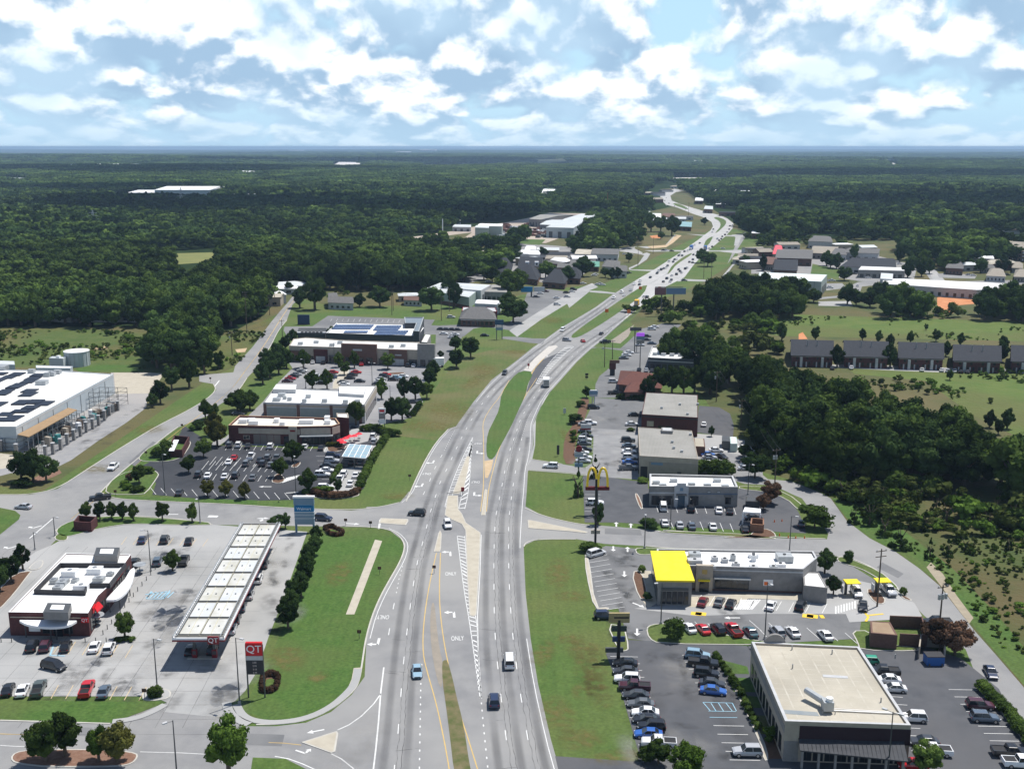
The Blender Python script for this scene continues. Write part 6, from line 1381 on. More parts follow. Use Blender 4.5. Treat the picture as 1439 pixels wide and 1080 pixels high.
trees('F',[(400,825,7.5,5.2,'A','big round tree in the middle of the restaurant lot'),(338,900,6.5,4.2,'A','round tree below the big tree in the restaurant lot'),(475,975,7.5,4.0,'A','upright tree at the right front corner of the restaurant lot'),(630,985,5,1.8,'B','narrow dark conifer beside the drive lanes'),
   (250,430,10,5.6,'B','lowest tree of the dense group left of the plaza lot'),(285,400,11,6,'B','broad tree of the dense group left of the plaza lot'),(330,380,11,6,'B','tallest tree of the dense group left of the plaza lot'),(370,350,10,5.5,'B','right tree of the dense group left of the plaza lot'),(270,355,10,5.5,'B','left tree of the dense group left of the plaza lot'),(325,310,9,5.4,'B','upper tree of the dense group left of the plaza lot'),
   (365,260,8,4.5,'B','tree left of the plaza shop row end'),(405,225,8,4.4,'B','tree below the low dark wing'),(455,350,9,5.6,'A','big round tree in front of the plaza shop row, left one'),(632,345,7.5,3.4,'A','narrow tree in front of the plaza shop row centre'),(713,350,8.5,3.8,'A','tree in front of the tall brick shop front'),(882,355,8,5,'A','round tree in front of the right shop front'),(1072,335,8,3.4,'A','tree in front of the grey corner shop'),
   (662,385,7,4,'A','round tree on the planted walk of the plaza lot'),(500,455,8.4,4.6,'A','tree behind the long shop block, left one'),(575,455,9,4,'A','tree behind the long shop block, right one'),(850,505,9,4.2,'G','bright green tree at the right end of the long shop block'),(600,212,8,4.6,'A','tree between the solar roof and the shop row'),
   (1225,262,8,4.5,'B','upper dark tree between plaza and highway lawn'),(1230,352,9.5,5,'B','dark tree beside the white box trailer'),(1112,405,9,5.4,'B','upper tree of the row along the highway side of the plaza'),(1092,445,8.6,5,'B','second tree of the row along the highway side of the plaza'),(965,510,10,4.2,'B','slim tree at the lower right of the plaza lot'),(1022,510,10.5,4.6,'B','tall tree at the lower right of the plaza lot'),(1080,505,7.5,4.4,'A','round tree at the outer edge of the plaza lot'),
   (900,615,9,5,'B','dark tree left of the pair above the highway lawn'),(955,615,9.5,5.2,'B','dark tree right of the pair above the highway lawn'),(720,640,9.5,5.4,'A','broad tree at the corner of the maroon restaurant'),(122,565,8.4,7,'B','wide dark tree by the country road bend'),(185,560,7.4,5,'B','dark tree right of the wide tree by the road bend'),(10,690,9,4.8,'C','olive tree at the left end of the maroon restaurant lot'),(1150,300,4,2.4,'A','small tree between corner shop and service lane')],'')
trees('G',[(580,120,15,12.5,'B','giant spreading oak beside the hipped roof office'),(365,298,11,6.4,'B','large round dark tree on the slope above the highway lawn'),(288,262,8,5,'B','dark tree above the white box trailer'),(292,345,7,4.6,'B','lower dark tree above the white box trailer')],'')
trees('K',[(330,940,22,11,'A','tall broad tree on the lawn corner by the country road'),(245,930,14,8,'B','dark tree left of the tall broad tree by the road'),(695,925,14,12,'B','big round tree behind the plaza lawn, left one'),(580,925,9,6,'B','smaller tree beside the ranch house'),(985,945,16,13,'B','big round tree behind the plaza lawn, right one'),(1110,930,18,7.4,'B','tall dark tree in front of the pale warehouse'),(1420,960,14,9,'B','dark tree left of the giant oak'),(60,900,12,6,'A','tree on the left lawn by the village street'),(130,905,8,5,'A','small tree beside the village street'),(185,850,9,5,'B','tree at the street corner')],'')
trees('L',[(190,1075,15,9,'B','tree in front of the pale warehouse gable'),(700,1070,20,15,'A','large tree behind the blue billboard'),(770,1000,15,12,'A','second large tree behind the blue billboard'),(480,920,14,11,'A','round tree in the office park lot, left'),(550,940,13,10,'A','round tree in the office park lot, right'),(430,860,13,12,'A','broad tree behind the office park lot'),(1000,905,14,11,'A','round tree between the two hipped offices'),(1180,950,14,10,'B','dark tree in front of the hipped wing'),(1310,890,16,12,'B','dark round tree by the office park street'),(720,770,12,14,'B','low tree behind the steep roofs'),(650,700,18,16,'B','dark tree left of the white unit group'),(590,700,18,16,'B','dark tree beside the pale two storey house'),(975,750,12,9,'B','small tree behind the dormered office'),(1230,690,18,12,'B','tree left of the tan bay building'),(300,900,16,14,'B','dark tree at the left of the office park lot'),(200,890,18,16,'B','dark tree at the wood edge of the office park')],'')
trees('M',[(100,730,14,8,'B','dark tree beside the green metal roof'),(260,770,8,6,'B','low tree at the front of the shop lot, first'),(310,780,9,6,'B','low tree at the front of the shop lot, second'),(350,775,9,6,'B','low tree at the front of the shop lot, third'),(430,660,9,5,'B','tree right of the grey two storey shop'),(590,440,24,15,'A','tall tree at the far highway cluster, left one'),(740,470,24,14,'B','tall tree at the far highway cluster, right one'),(660,440,20,13,'A','tall tree at the far highway cluster, middle one'),(660,495,9,6,'A','young tree by the dirt drive'),(975,390,10,8,'B','lone tree on the grass inside the highway bend'),(950,665,13,9,'B','dark tree right of the highway traffic'),(1000,690,13,11,'B','second dark tree right of the highway traffic'),(500,340,20,14,'B','dark tree left of the far cluster roofs'),(400,345,22,20,'B','wide dark tree left of the far cluster')],'')
trees('C',[(398,106,7.2,2.4,'B','dark egg shaped conifer at the parking lot entrance')],'',form='',trunk=.05)
trees('G',[(995,905,7.5,2.6,'B','dark rounded conifer behind the golden arches sign'),(908,1000,9,3.0,'B','dark pointed conifer left of the golden arches sign')],'',form='c',trunk=.03)
bush=lambda zn,rows,lab='',m_='B',form='b':trees(zn,rows,lab,m_,form,None,'shrub',0,'shrub')
bush('C',[(365,214,2.4,3.6,'A','wide clipped shrub bed at the entrance road corner'),(600,118,2.6,3.6,'B','rounded dark shrub at the bank lot corner'),(703,560,4.4,3.4,'A','huge round bush on the island beside the burger lot'),(600,1045,2.6,2.4,'A','small bush at the foot of the office lot row'),(1090,968,2.6,2.2,'G','bright round bush in front of the office building'),(575,295,1.8,1.2,'A','little bush in the burger restaurant bed'),(595,405,1.8,1.4,'B','little dark bush at the tip of the burger bed')])
trees('C',[(745,1120,6.4,4.7,'G','big bright green tree at the bottom edge centre'),(640,1060,4.4,3.2,'A','low dark tree left of the big bright tree')],'')
trees('D',[(300,118,6.6,7.2,'G','flat spreading tree at the bend of the back road',),(745,1100,6,3.9,'A','green tree beside the office canopy end'),(340,300,6.5,3.6,'B','dark tree behind the white store block'),(375,385,5,2.6,'B','small dark tree beside the drive through lane'),(95,45,5,3.4,'D','dark purple tree by the bank drive lanes')],'')
for o in list(COL.objects):
 if o.get('label','').startswith('flat spreading'):
  for c in o.children:
   if c.name.startswith('crown'):c.data=CRN['As'][0]
trees('D',[(800,610,7.4,5.2),(860,625,7.8,5.6)],'purple leaved tree of the pair by the dumpster enclosure','D',group='purple trees by the dumpster')
bush('D',[(437,255,3.0,1.7,'B','dark round bush on the drive through island'),(655,385,1.8,1.2,'A','small bush at the drive through exit')])
trees('D',[(645,198,7.6,5.2,'B','large dark conifer in the scrub beyond the back road'),(760,240,5.5,2.2,'B','narrow conifer in the scrub'),(835,230,5,3.0,'B','dark conifer in the scrub beside the narrow one'),(900,210,4.6,2,'B','small dark conifer right of the scrub pair'),(520,105,8.5,4.4,'B','dark tree at the scrub edge by the road'),(1075,205,4.6,2,'B','small conifer far right in the scrub'),(580,150,7,4,'A','pine beside the large dark conifer')],'',form='c',trunk=.03)
trees('H',[(1010,905,8.4,6.4,'B','dark tree at the end of the rear lot'),(1090,1035,7,4.6,'D','dark reddish tree behind the bank drive lanes'),(790,695,4,1.8,'B','small round tree on the rear lot edge'),(960,800,4.6,4,'B','dark tree among the cars of the rear lot'),(160,500,5,2.9,'B','round bush tree left of the blue sign')],'')
trees('H',[(470,505,10,5,'B'),(530,470,11,5.6,'A'),(590,480,12,6,'A'),(650,480,12,6.2,'A'),(705,478,12,5.6,'A')],'tree from the left in the clump behind the maroon shop',group='clump behind the maroon shop')
trees('H',[(560,330,15,7.4,'A'),(610,320,17,8,'A'),(665,320,17,8,'A'),(715,300,15,7.5,'A')],'tree from the left in the clump over the white diner roof',group='clump over the diner')
bush('H',[(128,545,2.4,2.8,'B','clipped dark bush below the round bush tree'),(100,630,3.6,3.8,'B','rounded bush beside the oval sign'),(95,690,2,2.2,'A','small bush in the mulch bed, upper'),(95,722,2,2.0,'A','small bush in the mulch bed, lower'),(385,668,1.2,2.2,'A','flat shrub island in front of the shops'),(440,925,1.4,2.8,'A','low shrub bed left of the bank')])
sheet('mulch_bed',WZ('H','130,500 175,500 165,560 140,640 110,680 100,760 105,835 40,835 45,700 90,640 120,560'),Z3,mulch,sm=1)
def hedge_row(P_,H,r,lab,m_):
 c0=sum((Vector((p[0],p[1])) for p in P_),Vector((0,0)))/len(P_);t=thing('hedge',lab,'hedge',(c0.x,c0.y,0))
 for p in P_:
  c=bpy.data.objects.new('foliage',CRN[m_+'b'][0]);COL.objects.link(c);c.parent=t;c.location=(p[0]-c0.x,p[1]-c0.y,-.1);c.scale=(r*.8*rt.uniform(.9,1.1),r*.8*rt.uniform(.9,1.1),H/1.9*rt.uniform(.9,1.1));c.rotation_euler=(0,0,rt.uniform(0,6.28))
def hedge(zn,pts,n,H,r,lab,m_='A',grp=None):
 P_=resample(WL(zn,pts),.5)
 hedge_row([P_[min(len(P_)-1,int(i*(len(P_)-1)/(n-1)))] for i in range(n)],H,r,lab.replace(' shrub',''),m_)
hedge('H',[(325,505),(440,512)],12,2.2,1.7,'dark clipped hedge by the hipped restaurant','B')
hedge('D',[(968,762),(1005,800),(1060,850),(1137,950),(1160,990)],20,1.9,1.6,'clipped green hedge shrub along the office lot beside the back road')
hedge('F',[(888,690),(850,740),(800,830),(755,920),(742,955)],30,2.2,1.7,'clipped hedge shrub along the drive lanes above the highway lawn')
hedge('F',[(760,668),(830,668),(880,690),(925,695)],14,2.4,2.0,'clipped hedge shrub behind the restaurant terrace')
hedge('F',[(638,858),(600,930)],10,1.8,1.2,'low hedge shrub between the parking row and the drive lanes')
hedge('F',[(512,985),(560,1005),(620,1008),(680,1000),(730,980)],20,1.8,1.5,'dark red hedge shrub at the front of the drive lanes','D')
hedge('F',[(460,985),(520,975),(600,970)],10,1.5,1.3,'yellow green shrub in the bed at the lot corner','G')
hedge('F',[(1045,540),(1010,590),(985,600)],8,2.0,1.6,'hedge shrub at the plaza lot edge','B')
hedge('F',[(580,745),(650,745)],8,1.5,1.3,'leafy shrub in the bed by the terrace','C')
hedge('C',[(868,640),(905,690),(960,770),(1000,860),(1040,930)],16,1.5,1.0,'small shrub along the walk of the office building','A')
hedge('H',[(680,880),(740,885),(800,885),(870,890)],12,4.2,3.0,'leafy shrub between the beige shop and the bank','A')
hedge('A',[(610,795),(640,790)],4,2.0,1.2,'green shrub on the gas station corner island','A')
hedge('A',[(470,572),(500,566),(535,572)],5,1.0,1.0,'low shrub under the tree at the shop corner','A')
for s in ('A|1050,710 1080,700 1110,705 1120,720 1110,765 1080,780 1050,780 1040,765 1045,735','B|268,118 300,112 350,135 350,150 320,155 285,145'):
 zn,q=s.split('|');P_=WZ(zn,q);c_=sum(P_,Vector((0,0,0)))/len(P_)
 sheet('mulch_bed',[(p.x,p.y) for p in P_],Z3,mulch)
 n=22;hedge_row([c_.lerp(P_[int(i*len(P_)/n)].lerp(P_[(int(i*len(P_)/n)+1) % len(P_)],(i*len(P_)/n) % 1),.85) for i in range(n)],1.2,.75,'clipped dark red hedge in an oval ring by the %s' % ('gas station sign' if zn == 'A' else 'blue pylon sign'),'D')
 i2=inset([(p.x,p.y) for p in P_],1.5);sheet('ring_grass',[(p[0],p[1]) for p in [c_.lerp(q,.5) for q in P_]],Z3+.01,lawn_rich)
for x,y,lab in ((630,950,'left'),(645,965,'right')):bush('E',[(x,y,2,2.0,'G','bright yellow flowering shrub in the bed, %s one' % lab)])
bush('E',[(800,800,3.4,3.2,'A','dark bush beside the red brick trash enclosure'),(838,790,5,3.6,'A','tall bush touching the red brick trash enclosure'),(835,812,2.6,2.6,'B','low dark bush below the trash enclosure'),(660,915,2.2,2.2,'D','dark red bush in the planted bed'),(740,885,2.4,3.2,'A','green bush at the top of the planted bed'),(700,975,1.8,2.8,'A','low green bush at the bottom of the planted bed'),(1000,655,3,4,'B','dark hedge bush by the lot drive'),(975,665,2,1.9,'G','bright yellow bush by the lot drive'),(120,945,2.2,5,'B','flat dark bush in front of the dark clump')])
bush('B',[(0,0,.1,.1)]) if False else None
# islands in lots
for zn,s,tp in (('E','575,905 650,870 780,865 805,885 800,900 740,985 700,990 560,990 525,970',lawn_rich),('E','700,800 760,745 850,715 960,715 968,735 925,800 860,822 760,825 705,818',lawn_rich),('A','220,130 250,105 320,80 480,70 700,84 830,95 846,104 835,108 700,108 520,102 400,120 330,140 270,155 235,150',lawn_rich),
                  ('A','130,290 120,300 60,380 0,445 -60,480 -60,420 0,360 60,300',mulch),('A','40,1040 60,1015 120,1005 300,1002 480,1008 548,1018 552,1035 530,1060 480,1072 200,1075 60,1060',mulch_red),('A','560,800 590,750 650,760 685,770 680,800 600,812',concrete),('A','110,280 150,248 178,250 165,280 130,290',concrete),('A','215,155 235,140 275,150 268,170 225,170',lawn),
                  ('C','590,520 610,505 660,500 700,505 1010,565 1075,572 1080,588 640,582 600,560',lawn),('C','545,205 560,198 700,200 1100,212 1100,216 700,212 600,228 555,225',lawn),('C','640,130 960,140 1110,158 1105,165 950,155 640,138',lawn_dry),('C','432,500 505,512 525,600 510,612 480,610',lawn),('C','530,295 575,290 600,385 590,405 560,400',mulch),('C','345,225 362,230 390,440 440,435 445,445 385,452 350,300',concrete_tan),('C','860,632 880,636 1050,980 1060,1050 1085,1045 1060,960 960,770 900,640',concrete_tan),
                  ('D','385,240 410,232 450,245 560,290 620,340 640,365 615,360 540,312 480,280 400,258',lawn),('D','445,530 520,528 545,580 720,598 712,612 480,608 470,575',lawn),('D','500,365 540,360 585,400 580,425 540,420',mulch),('D','640,380 690,405 685,412 650,400',mulch),('D','-100,160 150,160 140,135 100,120 60,130 40,150',mulch),('H','930,945 1060,950 1180,985 1260,1050 1270,1075 1230,1070 1170,1010 1060,975 930,962',lawn),('H','400,985 420,985 450,1060 430,1065',mulch_red),('H','0,872 150,880 150,905 140,1075 -30,1070 -120,1010 -120,880',None),
                  ('F','570,745 660,735 675,750 640,772 580,775',mulch),('F','285,925 320,880 350,890 365,920 330,935',mulch),('F','385,850 430,820 445,830 420,855',mulch),('F','450,985 600,968 740,975 735,1000 620,1012 500,1005',mulch),('F','1000,845 1000,846 1001,845',None),('F','590,455 640,355 680,352 690,365 640,455',concrete_tan),('F','870,375 960,370 975,378 900,384',mulch)):
 if tp is None:continue
 P_=WZ(zn,s);island('kerb_island',[(p.x,p.y) for p in P_],tp,.15,.25,1)
for s,m_ in (('870,640 995,672 1003,702 915,700',lawn_rich),('918,715 1008,718 1030,775 940,772',lawn_rich),('955,785 1035,792 1055,838 985,835',lawn_rich),('1000,862 1068,868 1110,945 1045,940',lawn_dry),('1050,960 1120,955 1160,1040 1075,1040',mulch)):
 sheet('lawn_patch',WZ('C',s),Z3+.02,m_)
sheet('grass_strip',WZ('A','-200,803 620,815 600,840 440,900 300,896 -200,884'),Z3+.04,lawn_rich);sheet('grass_strip',WZ('E','560,990 700,1000 1300,1018 1300,1040 700,1015 560,1003'),Z3,lawn_rich)
sheet('grass_corner',WZ('A','-60,20 0,38 60,50 82,68 75,85 0,145 -60,190'),Z3+.04,lawn_rich);sheet('grass_corner',WZ('A','1010,1035 1140,1040 1240,1090 1000,1100'),Z3+.03,lawn)
sheet('mulch_bed',WZ('E','200,890 300,862 312,880 270,900 200,925 120,935'),Z3,mulch_red)
# ---------------------------------------------------------------- forest
def inpoly(px,py,poly):
 x=np.array([p[0] for p in poly]);y=np.array([p[1] for p in poly]);n=len(poly);c=np.zeros(px.shape,bool);j=n-1
 for i in range(n):
  k=((y[i]>py) != (y[j]>py)) & (px<(x[j]-x[i])*(py-y[i])/(y[j]-y[i]+1e-12)+x[i]);c ^= k;j=i
 return c
def pxs(s,zn='O'):return [PX(zn,*map(float,p.split(','))) for p in s.split()]
FOREST=[pxs('-900,209 2400,209 2400,332 1439,330 1300,335 1180,340 1080,345 1052,330 1035,318 1045,296 1010,292 960,284 950,258 925,258 908,262 900,285 915,297 880,305 845,302 838,299 790,297 700,309 650,319 600,331 540,335 560,346 640,350 655,365 690,376 665,392 640,402 620,410 600,410 520,409 440,408 428,402 395,400 372,440 335,462 290,470 200,460 0,460 -900,475'),
          pxs('940,508 1010,520 1110,553 1200,592 1330,628 1360,656 1439,682 1600,712 1600,735 1439,714 1290,680 1180,680 1110,655 1080,648 1055,600 1045,560 1010,545 990,560 985,530 960,505'),
          pxs('985,440 1000,425 1030,418 1060,416 1125,428 1128,446 1060,450 1000,452'),pxs('213,520 240,516 288,520 300,490 285,470 230,480 205,500'),
          pxs('700,392 690,385 720,345 740,335 735,345 720,360 705,385'),pxs('822,312 850,300 880,302 905,312 900,325 880,335 850,345 820,340'),pxs('800,345 860,345 900,335 905,340 880,352 810,358'),
          pxs('1240,440 1310,440 1310,448 1240,447'),pxs('1378,452 1385,440 1439,430 1600,430 1600,460 1439,456'),pxs('1290,345 1439,350 1439,365 1360,372 1340,385 1290,375 1260,350'),pxs('600,352 700,350 716,355 700,362 620,362')]
EXCL=[pxs('196,352 330,350 326,362 312,370 305,378 300,392 245,400 238,386 240,374 205,366'),pxs('160,274 300,274 300,285 160,285'),pxs('315,279 386,279 386,284 315,284'),pxs('80,237 200,237 200,242 80,242'),pxs('0,254 45,254 45,261 0,261'),pxs('465,229 512,229 512,240 465,240'),pxs('585,230 705,229 700,238 590,240'),
  pxs('600,332 640,320 700,309 765,299 800,297.5 848,297.5 850,303 700,314 640,325'),pxs('0,401 430,401 430,411 0,411'),pxs('755,263 785,263 785,275 755,275'),pxs('900,287 918,270 925,261 960,261 962,270 1000,290 1010,296 975,296 930,291 905,290'),
  pxs('1285,335 1295,340 1330,395 1310,395'),pxs('1370,330 1439,330 1439,358 1370,350'),pxs('1135,330 1175,330 1180,342 1130,342'),pxs('1236,224 1264,224 1266,238 1250,238'),pxs('995,273 1080,273 1080,279 995,279'),pxs('380,402 405,402 400,430 385,435'),pxs('745,226 805,225 805,232 745,232'),pxs('935,251 1065,251 1065,259 935,259'),pxs('548,213 618,213 618,216.5 548,216.5')]
def scatter(y0,y1,sp,seed,margin=1.25):
 rg=np.random.default_rng(seed);ny=int((y1-y0)/sp);out=[]
 for j in range(ny):
  y=y0+(j+.5)*sp;hw=y*.48*margin+30;xs=np.arange(-hw,hw,sp);xs=xs+rg.uniform(-.42,.42,len(xs))*sp;out.append(np.stack([xs,y+rg.uniform(-.42,.42,len(xs))*sp],1))
 P_=np.concatenate(out);z=hgt(P_[:,0],P_[:,1]);px,py=to_px(P_[:,0],P_[:,1],z)
 _,py0=to_px(P_[:,0],P_[:,1],0*z);k=np.zeros(len(P_),bool)
 for f in FOREST:k |= inpoly(px,py0,f)
 for e in EXCL:k &= ~inpoly(px,py0,e)
 return np.column_stack([P_,z])[k],rg
protos=bpy.data.collections.new('tree_kinds')
def proto(me):o=bpy.data.objects.new('tree_kind',me);protos.objects.link(o);return o
def lowtree(seed,n,leaves,ls,m_,sh='round',trunkk=True):
 me=crown_mesh('t',seed,n,leaves,ls,sh,m=m_,nn=.3,cr=(.34,.48) if sh == 'round' else (.3,.42));v=np.empty(len(me.vertices)*3);me.vertices.foreach_get('co',v);v=v.reshape(-1,3)
 v=v*np.array([1,1,.92])+np.array([0,0,.18]);me.vertices.foreach_set('co',v.ravel());me.update();return me
near_p=[lowtree(100+k,12,800,.11,[leafA,leafA,leafB,leafA][k]) for k in range(4)]+[lowtree(120,18,700,.10,leafB,'cone')]
far_p=[lowtree(140+k,8,200,.17,[leafA,leafB,leafA][k]) for k in range(3)]+[lowtree(150,9,200,.15,leafB,'cone')]
def patch(seed,n,size,m_):
 rg=np.random.default_rng(seed);V=[];F=[];nv=0;iv,jf=ICO1
 g=int(math.sqrt(n))
 for i in range(g):
  for j in range(g):
   for q in range(2):
    c=np.array([(i+.5+rg.uniform(-.3,.3))/g-.5,(j+.5+rg.uniform(-.3,.3))/g-.5,0])*size;R_=size/g*rg.uniform(.42,.62)*(.75 if q else 1);hh_=rg.uniform(9,17)
    if q:c[:2] += rg.uniform(-.4,.4,2)*size/g
    v=iv*np.array([R_,R_,R_*.75])*(1+rg.uniform(-.28,.28,(len(iv),1)))+c+np.array([0,0,hh_-R_*.5]);V.append(v);F += [tuple(x+nv for x in f) for f in jf];nv += len(iv)
 me=bpy.data.meshes.new('p');me.from_pydata(np.concatenate(V).tolist(),[],F);me.materials.append(m_);me.update();return me
def gn_forest(name,P_,sc,rot,idx,meshes,label):
 col=bpy.data.collections.new(name+'_kinds');
 for i,me in enumerate(meshes):o=bpy.data.objects.new('%s_kind_%02d' % (name,i),me);col.objects.link(o)
 me=bpy.data.meshes.new(name);me.from_pydata(P_.tolist(),[],[])
 a=me.attributes.new('sc','FLOAT_VECTOR','POINT');a.data.foreach_set('vector',sc.astype(np.float32).ravel())
 a=me.attributes.new('rz','FLOAT','POINT');a.data.foreach_set('value',rot.astype(np.float32))
 a=me.attributes.new('ki','INT','POINT');a.data.foreach_set('value',idx.astype(np.int32))
 ob=bpy.data.objects.new(name,me);COL.objects.link(ob);ob['kind']='stuff';tag(ob,label,'forest')
 g=bpy.data.node_groups.new(name,'GeometryNodeTree');g.interface.new_socket('Geometry',in_out='INPUT',socket_type='NodeSocketGeometry');g.interface.new_socket('Geometry',in_out='OUTPUT',socket_type='NodeSocketGeometry')
 N=g.nodes;L=g.links;gi=N.new('NodeGroupInput');go=N.new('NodeGroupOutput');io=N.new('GeometryNodeInstanceOnPoints');ci=N.new('GeometryNodeCollectionInfo')
 ci.inputs['Collection'].default_value=col;ci.inputs['Separate Children'].default_value=True;ci.inputs['Reset Children'].default_value=True;io.inputs['Pick Instance'].default_value=True
 def at(n_,t_):q=N.new('GeometryNodeInputNamedAttribute');q.data_type=t_;q.inputs['Name'].default_value=n_;return q.outputs[0]
 L.new(gi.outputs[0],io.inputs['Points']);L.new(ci.outputs[0],io.inputs['Instance']);L.new(at('ki','INT'),io.inputs['Instance Index']);L.new(at('sc','FLOAT_VECTOR'),io.inputs['Scale'])
 cx=N.new('ShaderNodeCombineXYZ');L.new(at('rz','FLOAT'),cx.inputs[2]);L.new(cx.outputs[0],io.inputs['Rotation']);L.new(io.outputs[0],go.inputs[0])
 m=ob.modifiers.new('scatter','NODES');m.node_group=g;return ob
# stands: tone and height vary from place to place
def stand(P_):return .5+.5*np.sin(P_[:,0]/95+1.3*np.sin(P_[:,1]/160))*np.sin(P_[:,1]/120+P_[:,0]/210)
P0,rg=scatter(230,950,8.9,1)
s=stand(P0);n=len(P0);Hh=rg.uniform(9.5,18.5,n)*(.75+.45*s);Hh=np.where(P0[:,1]<540,Hh*.6+8.2,Hh*1.2);Rr=Hh*rg.uniform(.40,.54,n)
order=np.argsort(-(Hh/np.hypot(P0[:,0],P0[:,1]))*(np.abs(to_px(P0[:,0],P0[:,1])[0]-719)<760));ind=order[:290];rest=order[290:]
HP={}
for k in ind:
 x,y,z=P0[k];px,py=to_px(x,y)
 reg='the dark wood right of the highway' if px>900 and py>470 else ('the wood behind the billboards' if px>900 else ('the clump between the scrub field and the curved road' if py>462 else 'the left wood edge'))
 t=tree((x,y,z),Hh[k],Rr[k],'dense green broadleaf tree in '+reg,'AB'[k % 2],'','tree','trees in '+reg,.10,'forest_tree')
kk=(s[rest]*2.2+rg.uniform(0,1.8,len(rest))).astype(int) % 5
gn_forest('woodland',P0[rest],np.column_stack([Rr[rest],Rr[rest],Hh[rest]/1.95]),rg.uniform(0,6.28,len(rest)),kk,near_p,'dense mixed green woodland behind the shops and fields')
P1,rg=scatter(950,2300,12.5,2);s=stand(P1);n=len(P1);Hh=rg.uniform(10,21,n)*(.8+.45*s);Rr=Hh*rg.uniform(.46,.60,n)
gn_forest('far_woodland',P1,np.column_stack([Rr,Rr,Hh/2.02]),rg.uniform(0,6.28,n),((s*2.0+rg.uniform(0,2.0,n)).astype(int)) % 4,far_p,'distant dark green forest reaching towards the horizon')
pats=[patch(200+k,16,36,[leafA,leafB,leafA,leafB][k]) for k in range(4)]
P2,rg=scatter(2300,5600,34,3);n=len(P2);gn_forest('distant_forest',P2,np.ones((n,3))*rg.uniform(.95,1.2,(n,1)),rg.uniform(0,6.28,n),rg.integers(0,4,n),pats,'far blue green forest canopy on rolling land')
P3,rg=scatter(5600,15000,74,4);n=len(P3);gn_forest('horizon_forest',P3,np.column_stack([np.full(n,2.2),np.full(n,2.2),rg.uniform(.9,1.5,n)]),rg.uniform(0,6.28,n),rg.integers(0,4,n),pats,'forest fading to blue just below the horizon')
# scrub: small bushes
def scat_px(polys,sp,seed,ys):
 rg=np.random.default_rng(seed);out=[]
 for j in range(int((ys[1]-ys[0])/sp)):
  y=ys[0]+j*sp;hw=y*.6;xs=np.arange(-hw,hw,sp)+rg.uniform(-.5,.5,len(np.arange(-hw,hw,sp)))*sp;out.append(np.stack([xs,np.full(len(xs),y)+rg.uniform(-.5,.5,len(xs))*sp],1))
 P_=np.concatenate(out);px,py=to_px(P_[:,0],P_[:,1]);k=np.zeros(len(P_),bool)
 for f in polys:k |= inpoly(px,py,f)
 return P_[k],rg
sh_m=[crown_mesh('s',300+k,6,130,.2,m=[leaf_scrub,leaf_scrub,leafG,leafA][k],cr=(.45,.65)) for k in range(4)]
SC=[(pxs('1195,715 1225,745 1300,790 1345,835 1400,900 1500,1000 1600,1000 1600,700 1439,690 1290,675 1190,672 1140,660 1150,690'),1.9,(90,340),(.3,.85),31),
      (pxs('1110,655 1190,668 1300,680 1439,700 1600,720 1600,770 1439,760 1330,755 1250,745 1190,712 1150,690 1118,672'),3.6,(150,360),(1.6,3.2),32),
      (pxs('1100,445 1439,450 1600,455 1600,482 1100,474'),3.6,(350,620),(.5,1.3),33),(pxs('1000,465 1100,505 1250,510 1439,520 1600,525 1600,600 1439,625 1330,590 1230,550 1130,525 1010,500'),3.4,(250,480),(.5,1.6),34),
      (pxs('880,440 985,395 1010,400 985,430 1010,450 1090,452 1100,500 1010,500 960,470 930,455'),4.6,(330,640),(1.5,4.2),35),(pxs('-300,463 0,461 200,462 215,472 210,520 100,518 0,512 -300,515'),3.0,(300,560),(.6,1.6),36),
      (pxs('280,480 372,445 398,425 398,436 350,500 325,515 300,522 285,522'),3.4,(300,560),(.5,1.4),37),(pxs('1048,600 1062,640 1085,668 1110,675 1150,690 1130,660 1100,640 1070,600'),4,(190,400),(1.6,3.4),38),
      (pxs('440,412 600,412 640,408 640,420 500,424 440,424'),8,(500,800),(1.2,3),39),(pxs('1240,441 1439,440 1439,450 1240,449'),6,(450,700),(1.5,4),40),(pxs('800,340 905,330 905,340 800,360'),9,(700,1300),(2,5),41),(pxs('1040,330 1180,338 1200,345 1110,352 1060,345'),9,(700,1300),(2,5),42)]
pts,scs=[],[]
for f,sp,ys,rr_,sd_ in SC:
 P_,rg=scat_px([f],sp,sd_,ys);P_=P_[(rg.random(len(P_))<.95) & ((np.sin(P_[:,0]/11+np.sin(P_[:,1]/17)*2)+np.sin(P_[:,1]/13-P_[:,0]/29)+rg.normal(0,.5,len(P_)))>dict([(33,1.2),(34,1.0),(31,-.3),(32,-1.2)]).get(sd_,.25))];r_=rr_[0]+(rr_[1]-rr_[0])*rg.random(len(P_))**2.2*1.25;pts.append(P_);scs.append(np.column_stack([r_,r_,r_*rg.uniform(.6,1.15,len(P_))]))
pts=np.concatenate(pts);scs=np.concatenate(scs);pts=np.column_stack([pts,np.full(len(pts),-.1)]);rg=np.random.default_rng(9)
gn_forest('undergrowth',pts,scs,rg.uniform(0,6.28,len(pts)),rg.integers(0,4,len(pts)),sh_m,'rough green scrub and saplings on the open ground')
rows=[(x,y) for x,y in ((1165,690),(1185,700),(1210,705),(1240,700),(1265,715),(1290,705),(1315,720),(1345,712),(1370,725),(1400,718),(1425,730),(1225,725),(1200,735),(1300,745),(1330,735),(1390,745))]
for i,(x,y) in enumerate(rows):tree(WO(x,y),rt.uniform(5,8),rt.uniform(2.2,3.4),'young pine in the scrub in front of the dark wood','B','c','tree','young pines in the scrub',.05,'pine_tree')
